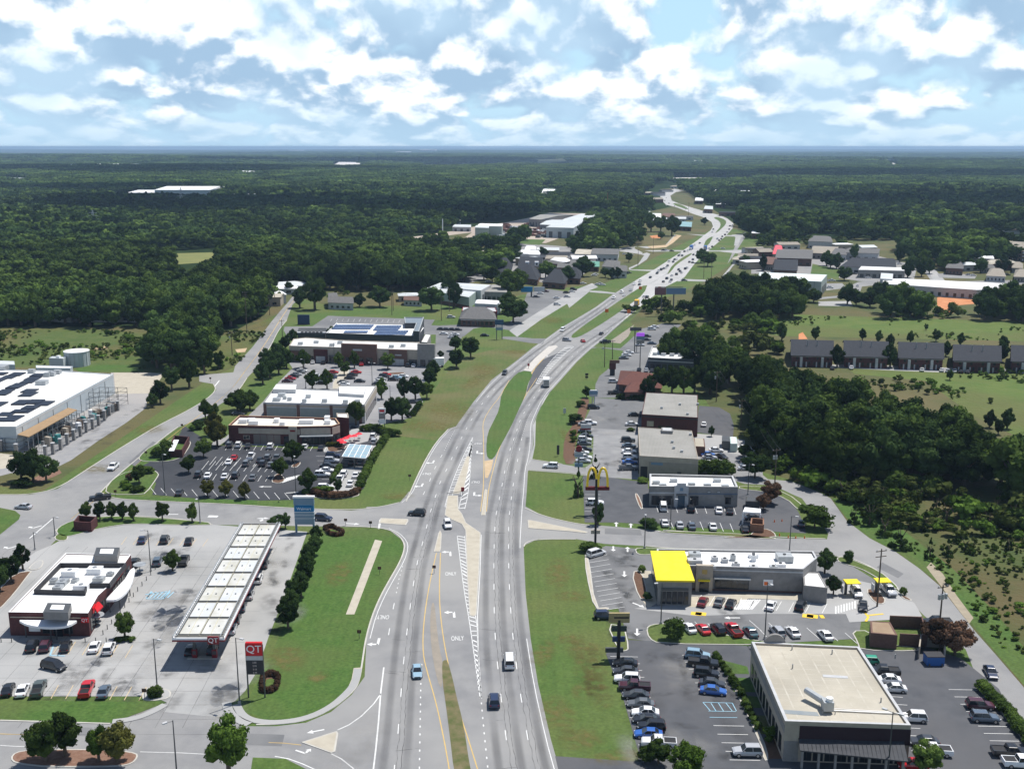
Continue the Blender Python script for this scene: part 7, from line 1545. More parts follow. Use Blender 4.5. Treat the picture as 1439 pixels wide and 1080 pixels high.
for i,(x,y,hh_) in enumerate(((1180,318,11),(350,343,11),(618,345,12),(800,158,4),(478,210,7),(560,222,7),(850,215,7),(1190,260,8),(240,210,8),(900,290,8),(975,235,7),(620,250,8),(720,225,7),(70,210,10),(1120,650,7),(1210,655,8),(1165,685,6),(920,410,5))):
 tree(W('I',x,y),hh_,hh_*.45,'dark tree %s by the townhouse meadow' % ORD(i,20),'B','','tree','trees round the townhouse meadow',.15)
for i,(x,y) in enumerate(((330,665),(375,665),(660,690),(715,655),(545,675),(590,680),(460,490),(490,495),(530,555),(440,480),(580,450),(120,505),(810,460),(870,480),(920,535),(900,500),(1170,500),(1220,515),(1330,510),(1150,490),(1085,445),(1390,455),(1010,460),(960,520),(850,540),(30,478),(680,655),(740,650))):
 tree(W('N',x,y),rt.uniform(9,15),rt.uniform(5,9),'%s dark tree of the right industrial park' % ORD(i,30),'B','','tree','trees of the right industrial park',.15)
# ---------------------------------------------------------------- vehicles
def paint_mat():
 m=bpy.data.materials.new('car_paint');m.use_nodes=True;nt=m.node_tree;b=nt.nodes['Principled BSDF']
 oi=nt.nodes.new('ShaderNodeObjectInfo');nt.links.new(oi.outputs['Color'],b.inputs['Base Color']);b.inputs['Roughness'].default_value=.32;b.inputs['Coat Weight'].default_value=.6;b.inputs['Coat Roughness'].default_value=.08
 return m
cpaint=paint_mat();rubber=mat('rubber',(.02,.02,.02),rough=.9);rim_m=mat('rim',(.45,.45,.46),rough=.35,metal=.7);lamp_w=mat('headlamp',(.7,.72,.75),rough=.15);lamp_r=mat('tail_lamp',(.35,.01,.01),rough=.2);blackp=mat('black_plastic',(.02,.02,.022),rough=.6)
def loft(mb,st,m=0):
 """st: list of (y, z0, z1, halfwidth, shoulder inset)"""
 base=len(mb.v)
 for y,z0,z1,w,s_ in st:
  zm=z0+(z1-z0)*.62
  mb.v += [(-w*.93,y,z0),(-w,y,z0+(z1-z0)*.3),(-w,y,zm),(-w+s_,y,z1),(w-s_,y,z1),(w,y,zm),(w,y,z0+(z1-z0)*.3),(w*.93,y,z0)]
 n=8
 for i in range(len(st)-1):
  for k in range(n):
   a=base+i*n+k;b=base+i*n+(k+1) % n;mb.face((a,b,b+n,a+n),m)
 mb.face([base+k for k in range(n)][::-1],m);mb.face([base+(len(st)-1)*n+k for k in range(n)],m)
def make_vehicle(kind):
 L_,W_,H_=dict(sedan=(4.75,1.84,1.46),suv=(4.75,1.92,1.74),pickup=(5.75,2.0,1.85),van=(5.3,2.0,1.95),hatch=(4.2,1.78,1.5),minivan=(5.1,1.98,1.76))[kind]
 r=thing('parked_car' if kind != 'pickup' else 'parked_pickup','','car');h=L_/2;w=W_/2
 wr=.36 if kind in ('suv','pickup','van') else .32;belt={'sedan':.93,'hatch':.95,'suv':1.08,'pickup':1.14,'van':1.15,'minivan':1.05}[kind]
 hood={'sedan':.80,'hatch':.84,'suv':1.0,'pickup':1.08,'van':1.02,'minivan':.93}[kind];g=.24 if kind not in ('suv','pickup') else .32
 # cabin extents: base rear, base front, roof rear, roof front
 cb={'sedan':(-1.75,1.05,-1.05,.25),'hatch':(-1.95,1.0,-1.6,.25),'suv':(-2.25,.95,-1.95,.3),'pickup':(-.75,1.35,-.55,.75),'van':(-2.55,1.75,-2.45,1.1),'minivan':(-2.4,1.45,-2.1,.65)}[kind]
 mb=MB();tr=h-.05
 if kind == 'pickup':
  loft(mb,[(-h,g+.2,belt-.1,w*.96,.06),(-h+.1,g,belt-.02,w,.05),(cb[0],g,belt,w,.06),(cb[0]+.02,g,belt+.02,w,.08),(1.3,g,belt,w,.1),(h-.25,g,hood,w*.97,.12),(h-.05,g+.05,hood-.15,w*.9,.12),(h,g+.15,hood-.3,w*.86,.1)])
 else:
  rz=belt if kind != 'sedan' else belt-.02
  loft(mb,[(-h,g+.18,rz-.22,w*.86,.1),(-h+.08,g+.04,rz-.06,w*.94,.1),(-h+.5,g,rz,w,.1),(cb[0],g,belt,w,.1),(0,g,belt,w,.1),(cb[1]-.05,g,belt-.02,w,.1),(cb[1]+.15,g,hood+.06,w*.99,.14),(h-.35,g,hood-.06,w*.95,.16),(h-.08,g+.05,hood-.2,w*.86,.14),(h,g+.14,hood-.36,w*.78,.1)])
 body=mb.build('body',cpaint,r,smooth=False)
 bw,rw=w-.09,w-.27
 def ring(z,t):
  y0=cb[0]+(cb[2]-cb[0])*t;y1=cb[1]+(cb[3]-cb[1])*t;ww=bw+(rw-bw)*t;return [(-ww,y0,z),(ww,y0,z),(ww,y1,z),(-ww,y1,z)]
 mb=MB();i=0;mb.v=ring(belt-.03,0)+ring(H_-.07,.95)
 for k in range(4):mb.face((k,(k+1) % 4,4+(k+1) % 4,4+k))
 mb.face((4,5,6,7));mb.build('window',glass_dark,r)
 mb=MB();rg_=ring(H_-.09,.93);rt_=ring(H_,1.0);m_=[(x*.93,y*.93 if abs(y)>.5 else y*.93,z) for x,y,z in rt_];mb.v=rg_+[(x,y,z-.03) for x,y,z in rt_]+[(x*.86,(y-(cb[2]+cb[3])/2)*.9+(cb[2]+cb[3])/2,z) for x,y,z in rt_]
 for q in (0,4):
  for k in range(4):mb.face((q+k,q+(k+1) % 4,q+4+(k+1) % 4,q+4+k))
 mb.face((8,9,10,11))
 b0,b1=ring(belt-.03,0),ring(H_-.07,.95)    # pillars
 for k in range(4):a=Vector(b0[k]);b=Vector(b1[k]);o_=Vector((math.copysign(.012,a.x),0,0));mb.tube(a+o_,b+o_,.05,.045,4)
 ym=(cb[0]+cb[1])/2-.1
 for sx in (-1,1):mb.tube((sx*(bw+.01),ym,belt-.03),(sx*(rw+.02),ym*.95,H_-.07),.045,.04,4)
 if kind in ('suv','van','minivan'):
  for sx in (-1,1):mb.tube((sx*(rw-.02),cb[2]+.1,H_+.03),(sx*(rw-.02),cb[3]-.1,H_+.03),.03,.03,4)
 mb.build('roof',cpaint,r)
 if kind == 'pickup':
  BX('bed',blackp,r,0,(-h+.12+cb[0]-.1)/2,belt-.02,W_-.42,(cb[0]-.1)-(-h+.12),.045)
  mb=MB()
  for sx in (-1,1):mb.box(sx*(w-.12),(-h+cb[0])/2,belt+.0,.14,cb[0]+h-.05,.10)
  mb.box(0,-h+.1,belt,W_-.2,.12,.08);mb.build('bed_rail',cpaint,r)
 wy=h*.62
 for sx in (-1,1):
  for sy in (-1.0,1.0):
   y=sy*wy-(0.05 if sy<0 else -.02);wh=TB('wheel',rubber,r,(sx*(w-.2),y,wr),(sx*(w+.015),y,wr),wr,n=14)
   TB('rim',rim_m,wh,(sx*(w+.01),y,wr),(sx*(w+.03),y,wr),wr*.62,n=10)
  BX('headlight',lamp_w,r,sx*(w*.66),h-.12,hood-.36,.38,.14,.15)
  BX('tail_light',lamp_r,r,sx*(w*.70),-h+.06,belt-.34,.28,.12,.18)
  BX('mirror',cpaint,r,sx*(w+.08),cb[1]-.35,belt-.02,.18,.12,.13)
 BX('grille',blackp,r,0,h-.02,g+.14,W_*.6,.06,.2)
 return r
PROTO={}
def colour(c):
 return {'black':(.012,.012,.014),'white':(.78,.78,.78),'silver':(.42,.43,.45),'grey':(.14,.15,.16),'dark grey':(.045,.048,.055),'dark blue':(.018,.03,.075),'blue':(.03,.12,.42),'red':(.50,.012,.018),'dark red':(.14,.012,.02),'maroon':(.07,.018,.03),'blue grey':(.09,.12,.16),'light blue':(.28,.42,.52),'teal':(.06,.12,.14),'green':(.03,.30,.18),'tan':(.36,.31,.24),'grey green':(.09,.11,.10),'yellow':(.75,.45,.05),'orange':(.7,.2,.03)}[c]
CC=dict(k='black',w='white',s='silver',g='grey',d='dark grey',n='dark blue',b='blue',r='red',R='dark red',m='maroon',u='blue grey',l='light blue',t='teal',e='green',a='tan',v='grey green',y='yellow')
KK=dict(s='sedan',u='suv',p='pickup',v='van',h='hatch',m='minivan')
WORD=dict(sedan='saloon car',suv='SUV',pickup='pickup truck',van='van',hatch='hatchback',minivan='minivan')
for k in ('sedan','suv','pickup','van','hatch','minivan'):PROTO[k]=make_vehicle(k)
index_kids()
CARS=[];USED=set()
def copy_vehicle(kind,loc,rot,col,label,group,scale=1.0,name=None):
 if kind not in USED:
  USED.add(kind);r=PROTO[kind];kids=list(r.children)
 else:r=dup(PROTO[kind])
 r.location=loc;r.rotation_euler=(0,0,rot);r['label']=label;r['category']={'pickup':'pickup truck','van':'van','minivan':'van'}.get(kind,'car');r['group']=group
 if scale != 1:r.scale=(scale,)*3
 if name:r.name=name
 for c in r.children_recursive:c.color=(*col,1)
 return r
CAR_JIT=random.Random(77)
CARN={}
def cars(zn,where,group,items,d=(40,0),moving=False):
 """items: (x, y, code[, (dx, dy)]) with code = colour letter + kind letter"""
 labs=[]
 for it in items:
  x,y,code=it[:3];dd=it[3] if len(it)>3 else d
  k=KK[code[1]];c=CC[code[0]];labs.append('%s %s' % (c,WORD[k]))
 for i,it in enumerate(items):
  x,y,code=it[:3];dd=it[3] if len(it)>3 else d;k=KK[code[1]];c=CC[code[0]]
  l=labs[i]
  if labs.count(l)>1:
   same=[q for q in range(len(items)) if labs[q] == l];xs=[items[q][0] for q in same];ys=[items[q][1] for q in same];ax_=0 if max(xs)-min(xs) >= max(ys)-min(ys) else 1
   same.sort(key=lambda q:items[q][ax_]);l='%s %s from the %s' % (ORD(same.index(i),9),l,'left' if ax_ == 0 else 'top')
  p=W(zn,x,y,.55);h_=hdg(zn,x,y,dd)
  if zn in 'ABCDFGH' and isinstance(dd,tuple) and abs(dd[1])<1e-6:h_ += R(CAR_JIT.uniform(-2,2))
  sc=1.0;jj=CAR_JIT.uniform(.85,1.1)
  copy_vehicle(k,(p.x,p.y,.075 if not moving else .05),-h_,tuple(v*jj for v in colour(c)),('%s %s' % (l,where))[:110],group,sc,'car' if moving else None)
G_='vehicles at the gas station'
up=(22,-50)
cars('A','in the bay row in front of the gas station shop',G_,[(128,590,'ku'),(182,590,'mu'),(263,590,'ks'),(378,592,'ws'),(436,600,'wu')],up)
cars('A','crossing the gas station forecourt',G_,[(215,670,'km',(50,12))]);cars('A','in the lower row by the grass strip',G_,[(32,762,'ks'),(90,765,'ws'),(155,762,'vp'),(347,763,'rp'),(415,770,'us')],up)
cars('A','in the upper row beyond the shop',G_,[(568,165,'ns'),(658,165,'du'),(755,170,'ks')],(18,-40));cars('A','beside the small tree by the shop side',G_,[(540,258,'ku'),(630,253,'uu'),(735,250,'kp')],(18,-40))
cars('A','under the gas canopy right edge',G_,[(1030,322,'wu'),(995,385,'ss'),(965,432,'us'),(942,480,'ds'),(925,520,'ss'),(1055,262,'ds')],(12,-40));cars('A','at the nearest pumps under the gas canopy',G_,[(760,605,'ks'),(850,603,'ku')],(12,-40))
G_='vehicles on the near highway'
cars('B','turning off the highway into the side road',G_,[(642,60,'ku',(-60,-3))]);cars('B','waiting in the median gap',G_,[(765,106,'wu',(8,30))]);cars('B','driving towards the camera with a sun glint',G_,[(643,690,'ls',(2,40))]);cars('B','driving away in the near right lane',G_,[(1012,652,'wv',(-2,-40))]);cars('B','driving away in the left lane',G_,[(951,808,'nu',(-2,-40))]);cars('B','on the side road behind the blue pylon sign',G_,[(268,80,'nu',(40,3))])
cars('E','driving down the curved country road',G_,[(573,850,'wp',(-25,22))]);cars('E','on the junction next to the grass corner',G_,[(507,1005,'kp',(-45,5))]);cars('E','at the left edge junction',G_,[(118,1050,'ss',(-40,-3))])
cars('G','coming down the curved left lane',G_,[(537,375,'du',(-20,26))],moving=True);cars('G','on the left carriageway near the median gap',G_,[(830,157,'wv',(-26,18))]);cars('G','crossing the median gap',G_,[(853,208,'su',(30,2))]);cars('G','in the right carriageway by the gap',G_,[(933,212,'rs',(-24,-18)),(1026,175,'ds',(24,-18))])
cars('G','waiting at the upper side entrance',G_,[(1046,217,'kp',(-40,2))]);cars('G','leaving by the lower side entrance',G_,[(770,845,'wu',(-40,-2))])
# parking lots
G_='vehicles at the chicken restaurant'
cars('F','in the bays along the maroon restaurant',G_,[(82,738,'gu'),(127,738,'wu'),(175,742,'ds'),(288,745,'wu'),(462,747,'ws'),(545,752,'ds')],(18,-34))
cars('F','in the middle double row of the dark lot',G_,[(105,802,'rs'),(78,824,'ws'),(190,798,'wp'),(166,832,'gu'),(275,802,'gu'),(250,832,'du'),(320,808,'gp'),(290,838,'gs'),(235,815,'ks')],(20,-34))
cars('F','in the lower row of the dark lot',G_,[(-75,887,'du'),(58,896,'ws'),(-28,892,'ws'),(112,892,'du'),(200,902,'gs')],(20,-32));cars('E','alone in the lowest row of the dark lot',G_,[(908,978,'ds',(20,-30))])
cars('E','parked under the wide spreading tree',G_,[(1205,580,'ds',(40,0))])
cars('F','in the stacked column left of the glass canopy',G_,[(605,792,'nu'),(598,818,'su'),(578,842,'ds'),(575,866,'ws'),(550,888,'wu'),(566,955,'wu')]);cars('F','queueing in the drive lanes',G_,[(660,884,'wu'),(638,915,'wp'),(720,890,'ws'),(693,932,'ws'),(808,694,'wu'),(812,722,'su'),(700,825,'ks'),(745,825,'gu')],(16,-34))
G_='vehicles on the plaza lot'
cars('F','by the front of the brick and beige shops',G_,[(503,320,'ws'),(557,322,'du'),(985,335,'du'),(1013,337,'ws'),(750,330,'rs')],(14,-24))
cars('F','in the left column of the plaza lot',G_,[(375,415,'ms'),(390,402,'rs'),(405,391,'ks'),(420,380,'ss'),(436,370,'gs'),(448,362,'ws')]);cars('F','left of the planted walk',G_,[(522,387,'ws'),(590,384,'ds'),(605,370,'rs'),(548,425,'ks'),(560,412,'gs'),(598,396,'ns')]);cars('F','right of the planted walk',G_,[(722,370,'rs'),(703,383,'ds'),(690,399,'ks'),(740,415,'ks'),(662,430,'ws'),(655,420,'gs')])
cars('F','in the right column of the plaza lot',G_,[(872,382,'rs'),(864,392,'du'),(848,404,'ss'),(840,416,'ws'),(830,430,'ds'),(910,407,'ks'),(925,397,'ls'),(960,390,'ws'),(1012,520,'ds')])
cars('F','behind the corner shop',G_,[(1165,175,'ws'),(1222,178,'ws'),(1212,186,'ss'),(1208,194,'ws'),(1152,152,'ks'),(1180,153,'ds'),(1208,154,'ks'),(1236,155,'ds'),(1203,92,'wu')])
cars('G','parked by the hipped office drive',G_,[(265,92,'ws'),(436,184,'ks'),(803,28,'wu')])
# right strip
G_='vehicles on the frontage lots'
cars('H','in the sign side row of the frontage lot',G_,[(195,548,'ku'),(178,628,'wu'),(150,632,'ss'),(150,668,'ds'),(158,692,'ks'),(150,712,'wu'),(148,730,'gs'),(150,762,'ku'),(135,778,'wu'),(150,800,'ws'),(142,818,'ss')])
cars('H','in the row beside the strip shops',G_,[(402,585,'ks'),(390,632,'ws'),(370,714,'ku'),(374,742,'us'),(375,770,'ws'),(378,800,'wu'),(378,824,'bs'),(370,855,'gp')])
cars('H','behind the strip shops',G_,[(753,634,'ws',(5,-20)),(815,764,'ws'),(843,797,'ks',(30,10)),(775,786,'bs'),(782,800,'ss'),(780,816,'ds'),(780,830,'ws'),(790,850,'wu')]);cars('H','at the back edge of the rear lot',G_,[(978,812,'ss'),(978,826,'wu'),(972,842,'gs'),(965,856,'ss'),(960,752,'ws'),(990,770,'ws')])
cars('H','on the upper frontage lot',G_,[(298,417,'wu'),(303,475,'kp'),(375,270,'ws'),(362,283,'ws'),(348,298,'gs'),(430,232,'ss'),(464,187,'ks'),(490,152,'wu'),(462,205,'ds'),(490,224,'us'),(505,140,'ws')]);cars('H','in front of the dark walled diner',G_,[(425,358,'ks',(6,-20)),(462,360,'ss',(6,-20)),(490,362,'ds',(6,-20)),(515,362,'gs',(6,-20))])
G_='vehicles at the bank'
cars('C','in the bays along the bank front',G_,[(660,35,'wv'),(770,42,'ku'),(882,47,'ws'),(925,50,'ks')],(-3,-30));cars('C','in the outer row of the bank lot',G_,[(665,98,'ws'),(725,106,'ss'),(773,110,'us'),(857,112,'ws'),(985,122,'ks')],(-10,-30));cars('C','by the white canopy at the bank',G_,[(1020,78,'ks',(40,0))])
cars('C','next to the egg shaped conifer',G_,[(388,18,'wu')]);cars('D','in the shade of the flat tree on the bank lane',G_,[(250,100,'ds',(10,-30))])
G_='vehicles at the burger restaurant'
cars('C','in the angled bay at the top of the empty row',G_,[(392,220,'wm',(40,-12))]);cars('C','at the foot of the tan billboard',G_,[(428,470,'nu',(40,0))]);cars('C','in the row facing the burger restaurant',G_,[(818,412,'Rs'),(884,412,'gs'),(930,420,'ks'),(1090,427,'ws')],(14,-26));cars('D','last in the row facing the burger restaurant',G_,[(245,430,'ku',(14,-26))])
cars('C','in the outer angled row of the burger lot',G_,[(762,517,'ws'),(818,522,'rs'),(878,523,'ku'),(940,527,'rp'),(1008,533,'ts'),(1115,533,'su')],(-22,-24));cars('D','at the right end of the outer burger row',G_,[(213,533,'ws'),(343,546,'ws')],(-22,-24))
cars('D','in the drive through lanes',G_,[(468,376,'wu',(20,34)),(494,430,'ks',(1,30)),(595,368,'sp',(24,26))]);cars('D','driving along the back road',G_,[(1004,694,'ns',(28,50)),(790,496,'kp',(-40,0))])
G_='vehicles on the office lot'
cars('C','in the highway side row beside the office',G_,[(507,657,'ks'),(510,690,'ds'),(515,722,'wu'),(545,753,'mp'),(550,785,'ds'),(570,820,'gs'),(588,854,'ws'),(593,884,'ks'),(613,912,'ku'),(600,940,'bs'),(642,978,'wp')],(-40,-2))
cars('C','in the row left of the office lawn',G_,[(797,627,'lu'),(820,658,'kp'),(832,700,'ku'),(856,738,'ds'),(860,768,'bs')],(40,4));cars('C','parked alone by the office corner',G_,[(995,1012,'su',(-40,0))])
cars('D','in the row behind the office building',G_,[(512,648,'eh'),(577,692,'kp'),(592,723,'ws'),(614,758,'ws'),(692,876,'wu'),(738,970,'ds'),(775,1010,'wp'),(692,1062,'rs')],(-40,-2));cars('D','in the outer row along the hedge',G_,[(962,827,'mu'),(980,877,'uu'),(1082,1015,'kp'),(1126,1057,'wp')],(40,2))
G_='cars by the townhouses';cars('I','on the street in front of the townhouses',G_,[(327,349,'ds'),(423,347,'ws'),(780,358,'ws'),(880,360,'ws'),(910,363,'ss'),(945,363,'ws'),(978,367,'ks'),(1012,368,'ds'),(1150,350,'wv')],(6,-20))
G_='cars in the right industrial park';cars('N','in the right industrial park',G_,[(597,580,'ws',(6,-20)),(652,540,'ws'),(466,555,'wp'),(455,590,'wp'),(345,460,'ws'),(320,465,'ks'),(1160,525,'ss'),(1182,528,'ws'),(1355,525,'ds'),(580,520,'ds'),(810,470,'ws'),(120,420,'ws'),(60,455,'ws'),(90,430,'ds'),(40,445,'ds'),(630,485,'ws')])
G_='cars in the office park';cars('L','in the leafy office park',G_,[(630,885,'ws'),(650,880,'ks'),(1000,1015,'ms'),(1175,1025,'ks'),(1235,1000,'ku'),(920,1060,'ds'),(955,1030,'ws'),(1095,1070,'ws'),(400,880,'ks'),(520,930,'ws'),(1410,880,'ws'),(1180,1060,'ss'),(970,990,'gs')])
G_='cars at the far shops';cars('M','at the shops along the upper highway',G_,[(30,855,'ku'),(190,745,'ws'),(205,820,'ws'),(225,815,'ss'),(240,822,'ws'),(70,810,'ks'),(100,812,'ws'),(430,735,'ds'),(410,740,'ks'),(400,600,'ws'),(450,605,'ws'),(1110,560,'ws'),(1280,600,'wv'),(680,573,'ks'),(740,578,'ds'),(700,572,'ws'),(830,790,'ds'),(20,870,'ws')])
# distant traffic
TR=[(320,917,'wu'),(378,878,'wv'),(395,898,'ws'),(443,862,'ss'),(507,820,'ds'),(510,795,'ws'),(470,818,'ws'),(585,769,'ks'),(634,739,'ks'),(663,714,'ku'),(682,705,'gs'),(710,685,'ds'),(720,655,'wv'),(750,657,'ks'),(775,637,'ws'),(790,612,'ks'),(815,612,'ds'),(832,582,'ks'),(855,577,'ws'),(942,522,'ds'),(1040,422,'ks'),(1033,442,'ws'),(700,700,'ws'),(800,600,'ws'),(880,545,'ks'),(905,535,'ws'),(760,640,'ds'),(645,722,'ws')]
cars('M','in the far traffic on the left carriageway','far traffic on the left carriageway',[t+((-22,16),) for t in TR],moving=True)
TR=[(540,907,'ws'),(562,912,'du'),(680,800,'ds'),(705,777,'ku'),(737,787,'ks'),(740,755,'ws'),(775,747,'ku'),(800,724,'ks'),(790,712,'ds'),(838,707,'ku'),(868,658,'ds'),(890,662,'ks'),(893,640,'ns'),(897,605,'ks'),(925,600,'wu'),(975,592,'ks'),(1032,547,'ks'),(1070,492,'wv'),(1083,502,'ks'),(1098,490,'ks'),(1105,474,'ds'),(1125,462,'ku'),(1140,442,'ws'),(1155,422,'ks'),(1160,397,'ds'),(1180,392,'ws'),(810,735,'ws'),(850,700,'ws'),(728,800,'ws'),(1010,560,'ws'),(700,250,'ws'),(720,235,'ks'),(760,255,'ws'),(690,215,'ds'),(840,275,'ws'),(700,195,'ws')]
cars('M','in the far traffic on the right carriageway','far traffic on the right carriageway',[t+((22,-18),) for t in TR],moving=True)
def truck(zn,x,y,dd,label,boxc,cabc,L_=7.5,Hh=3.2,kind='box_truck'):
 p=W(zn,x,y,.6);t=thing(kind,label,'truck',(0,0,0));h_=hdg(zn,x,y,dd)
 BX('box',boxc,t,0,-L_*.12,.8,2.4,L_*.76,Hh-.8);cb_=BX('cab',cabc,t,0,L_*.39,.5,2.2,L_*.22,1.9,0,top=.9)
 BX('windscreen',glass_dark,cb_,0,L_*.42,1.45,2.24,L_*.16,.7,0,top=.93);BX('chassis',blackp,t,0,0,.5,1.2,L_*.96,.3)
 for sy in (-.36,-.24,.36):
  for sx in (-1,1):TB('wheel',rubber,t,(sx*.8,L_*sy,.5),(sx*1.2,L_*sy,.5),.5,n=12)
 BX('rear_door',mat('door_grey',(.30,.29,.28)),t,0,-L_*.5-.02,1.0,2.1,.05,Hh-1.3)
 t.location=(p.x,p.y,.05);t.rotation_euler=(0,0,-h_);return t
truck('G',748,432,(1,-26),'white box truck with grey rear door driving away on the right carriageway',white,white,7.6,3.4)
truck('G',1206,28,(22,-26),'yellow box truck on the upper right carriageway',mat('truck_yellow',(.62,.36,.04)),white,8.5,3.6)
truck('M',983,566,(22,-20),'large dark blue truck among the far traffic',blue,blue,12,4);truck('M',880,565,(-22,16),'long blue lorry on the far left carriageway',blue,white,14,4)
# ---------------------------------------------------------------- parking bay lines
def stalls(zn,p0,p1,n,d,par,m=paint_w,w=.13,name='bay_line',z=.10):
 mb=MB()
 for i in range(n+1):
  t=i/n;x=p0[0]+(p1[0]-p0[0])*t;y=p0[1]+(p1[1]-p0[1])*t;a=W(zn,x,y);b=W(zn,x+d[0],y+d[1]);ribbon(mb,[Vector(a.xy),Vector(b.xy)],w,z)
 return mb
def put(mb,m,name='bay_lines'):o=mb.build(name,m);o['kind']='structure';return o
paint_yb=mat('bay_yellow',(.62,.46,.24),(.50,.40,.26),2,.8)
put(stalls('A',(100,612),(500,638),7,(30,-50),None),paint_yb);put(stalls('A',(-30,795),(555,808),10,(30,-54),None),paint_yb);put(stalls('A',(485,185),(810,192),7,(22,-30),None),paint_yb)
put(stalls('C',(350,240),(420,448),11,(85,-14),None),paint_w);put(stalls('C',(448,632),(560,985),13,(110,2),None),paint_w);put(stalls('C',(735,627),(800,765),5,(100,2),None),paint_w)
put(stalls('C',(860,908),(925,1045),4,(122,2),None),paint_w);put(stalls('D',(495,665),(705,1040),12,(88,5),None),paint_w);put(stalls('D',(836,764),(1070,1056),10,(118,2),None),paint_w)
put(stalls('C',(720,520),(1140,575),8,(-40,-40),None),paint_w);put(stalls('C',(790,425),(1110,450),6,(22,-38),None),paint_w);put(stalls('D',(130,452),(330,460),3,(20,-38),None),paint_w);put(stalls('D',(88,530),(470,580),5,(-48,-42),None),paint_w)
put(stalls('C',(640,56),(950,66),8,(-10,-30),None),paint_w);put(stalls('C',(660,118),(1020,140),9,(-14,-34),None),paint_w);put(stalls('H',(150,990),(150,1075),5,(80,0),None),paint_w)
put(stalls('F',(-60,865),(330,878),11,(36,-45),None),paint_w);put(stalls('F',(-20,840),(230,850),8,(34,-42),None),paint_w);put(stalls('F',(-80,915),(300,925),10,(20,-30),None),paint_w);put(stalls('F',(-290,990),(440,1018),14,(-28,-34),None),paint_w);put(stalls('F',(60,765),(560,770),14,(18,-30),None),paint_w);put(stalls('F',(520,795),(560,960),7,(75,0),None),paint_w)
put(stalls('F',(350,425),(435,362),6,(60,0),None),paint_w);put(stalls('F',(540,430),(600,360),6,(50,0),None),paint_w);put(stalls('F',(690,440),(760,365),6,(50,0),None),paint_w);put(stalls('F',(800,440),(850,380),5,(60,0),None),paint_w);put(stalls('F',(600,100),(1060,108),16,(-8,14),None),paint_w)
put(stalls('H',(100,840),(140,690),9,(80,0),None),paint_w);put(stalls('H',(330,870),(350,700),8,(80,0),None),paint_w)
mb=MB()
for k in range(7):a=W('A',585+k*14,398);b=W('A',610+k*14,375);ribbon(mb,[Vector(a.xy),Vector(b.xy)],.3,.1)
for s in ('580,385 670,372','585,402 650,402','585,402 605,372','650,402 680,368','200,628 215,585','230,630 262,600','215,585 250,590','200,628 260,630'):ribbon(mb,[Vector(v.xy) for v in WZ('A',s)],.3,.1)
for s in ('818,815 935,818','840,850 950,852','818,815 848,850','935,818 952,850','850,818 870,850','880,818 900,850','910,818 935,850','845,875 955,876'):ribbon(mb,[Vector(v.xy) for v in WZ('C',s)],.14,.1)
put(mb,paint_b,'disabled_bay_marking')
mb=MB()
for k in range(9):a=W('C',940+k*9,445);b=W('C',975+k*9,405);ribbon(mb,[Vector(a.xy),Vector(b.xy)],.35,.1)
for k in range(8):a=W('D',385+k*11,432-k*3);b=W('D',385+k*11,462-k*3);ribbon(mb,[Vector(a.xy),Vector(b.xy)],.3,.1)
for k in range(8):a=W('F',350+k*9,930-k*3);b=W('F',372+k*9,905-k*2);ribbon(mb,[Vector(a.xy),Vector(b.xy)],.4,.1)
L0=lanes;lanes=mb;Z4_=Z4;Z4=.1
for x,y,dx,dy in ((460,202,0,10),(517,205,0,-10),(504,303,0,10),(560,427,30,12),(555,535,0,10),(935,478,-20,0),(472,105,0,-10),(530,110,0,-10)):arrow('C',x,y,vhd('C',x,y,dx,dy),0,.9)
for x,y,dx,dy in ((262,950,-30,0),(400,980,30,-2)):arrow('F',x,y,vhd('F',x,y,dx,dy),0,1)
lanes=L0;Z4=Z4_
put(mb,paint_w,'pavement_marking')
mb=MB()
for s in ('500,455 515,475 505,492','515,468 575,462'):ribbon(mb,[Vector(v.xy) for v in WZ('D',s)],.5,.1)
for x in (272,290):a=W('D',x,478);b=W('D',x+3,464);ribbon(mb,[Vector(a.xy),Vector(b.xy)],2.2,.1)
for x,y in ((330,473),):a=W('D',x-8,y);b=W('D',x+8,y);ribbon(mb,[Vector(a.xy),Vector(b.xy)],1.6,.1)
for x in (790,808):a=W('C',x,468);b=W('C',x+3,455);ribbon(mb,[Vector(a.xy),Vector(b.xy)],2.2,.1)
put(mb,mat('bright_yellow_paint',(.75,.5,.05),rough=.7),'pavement_marking')
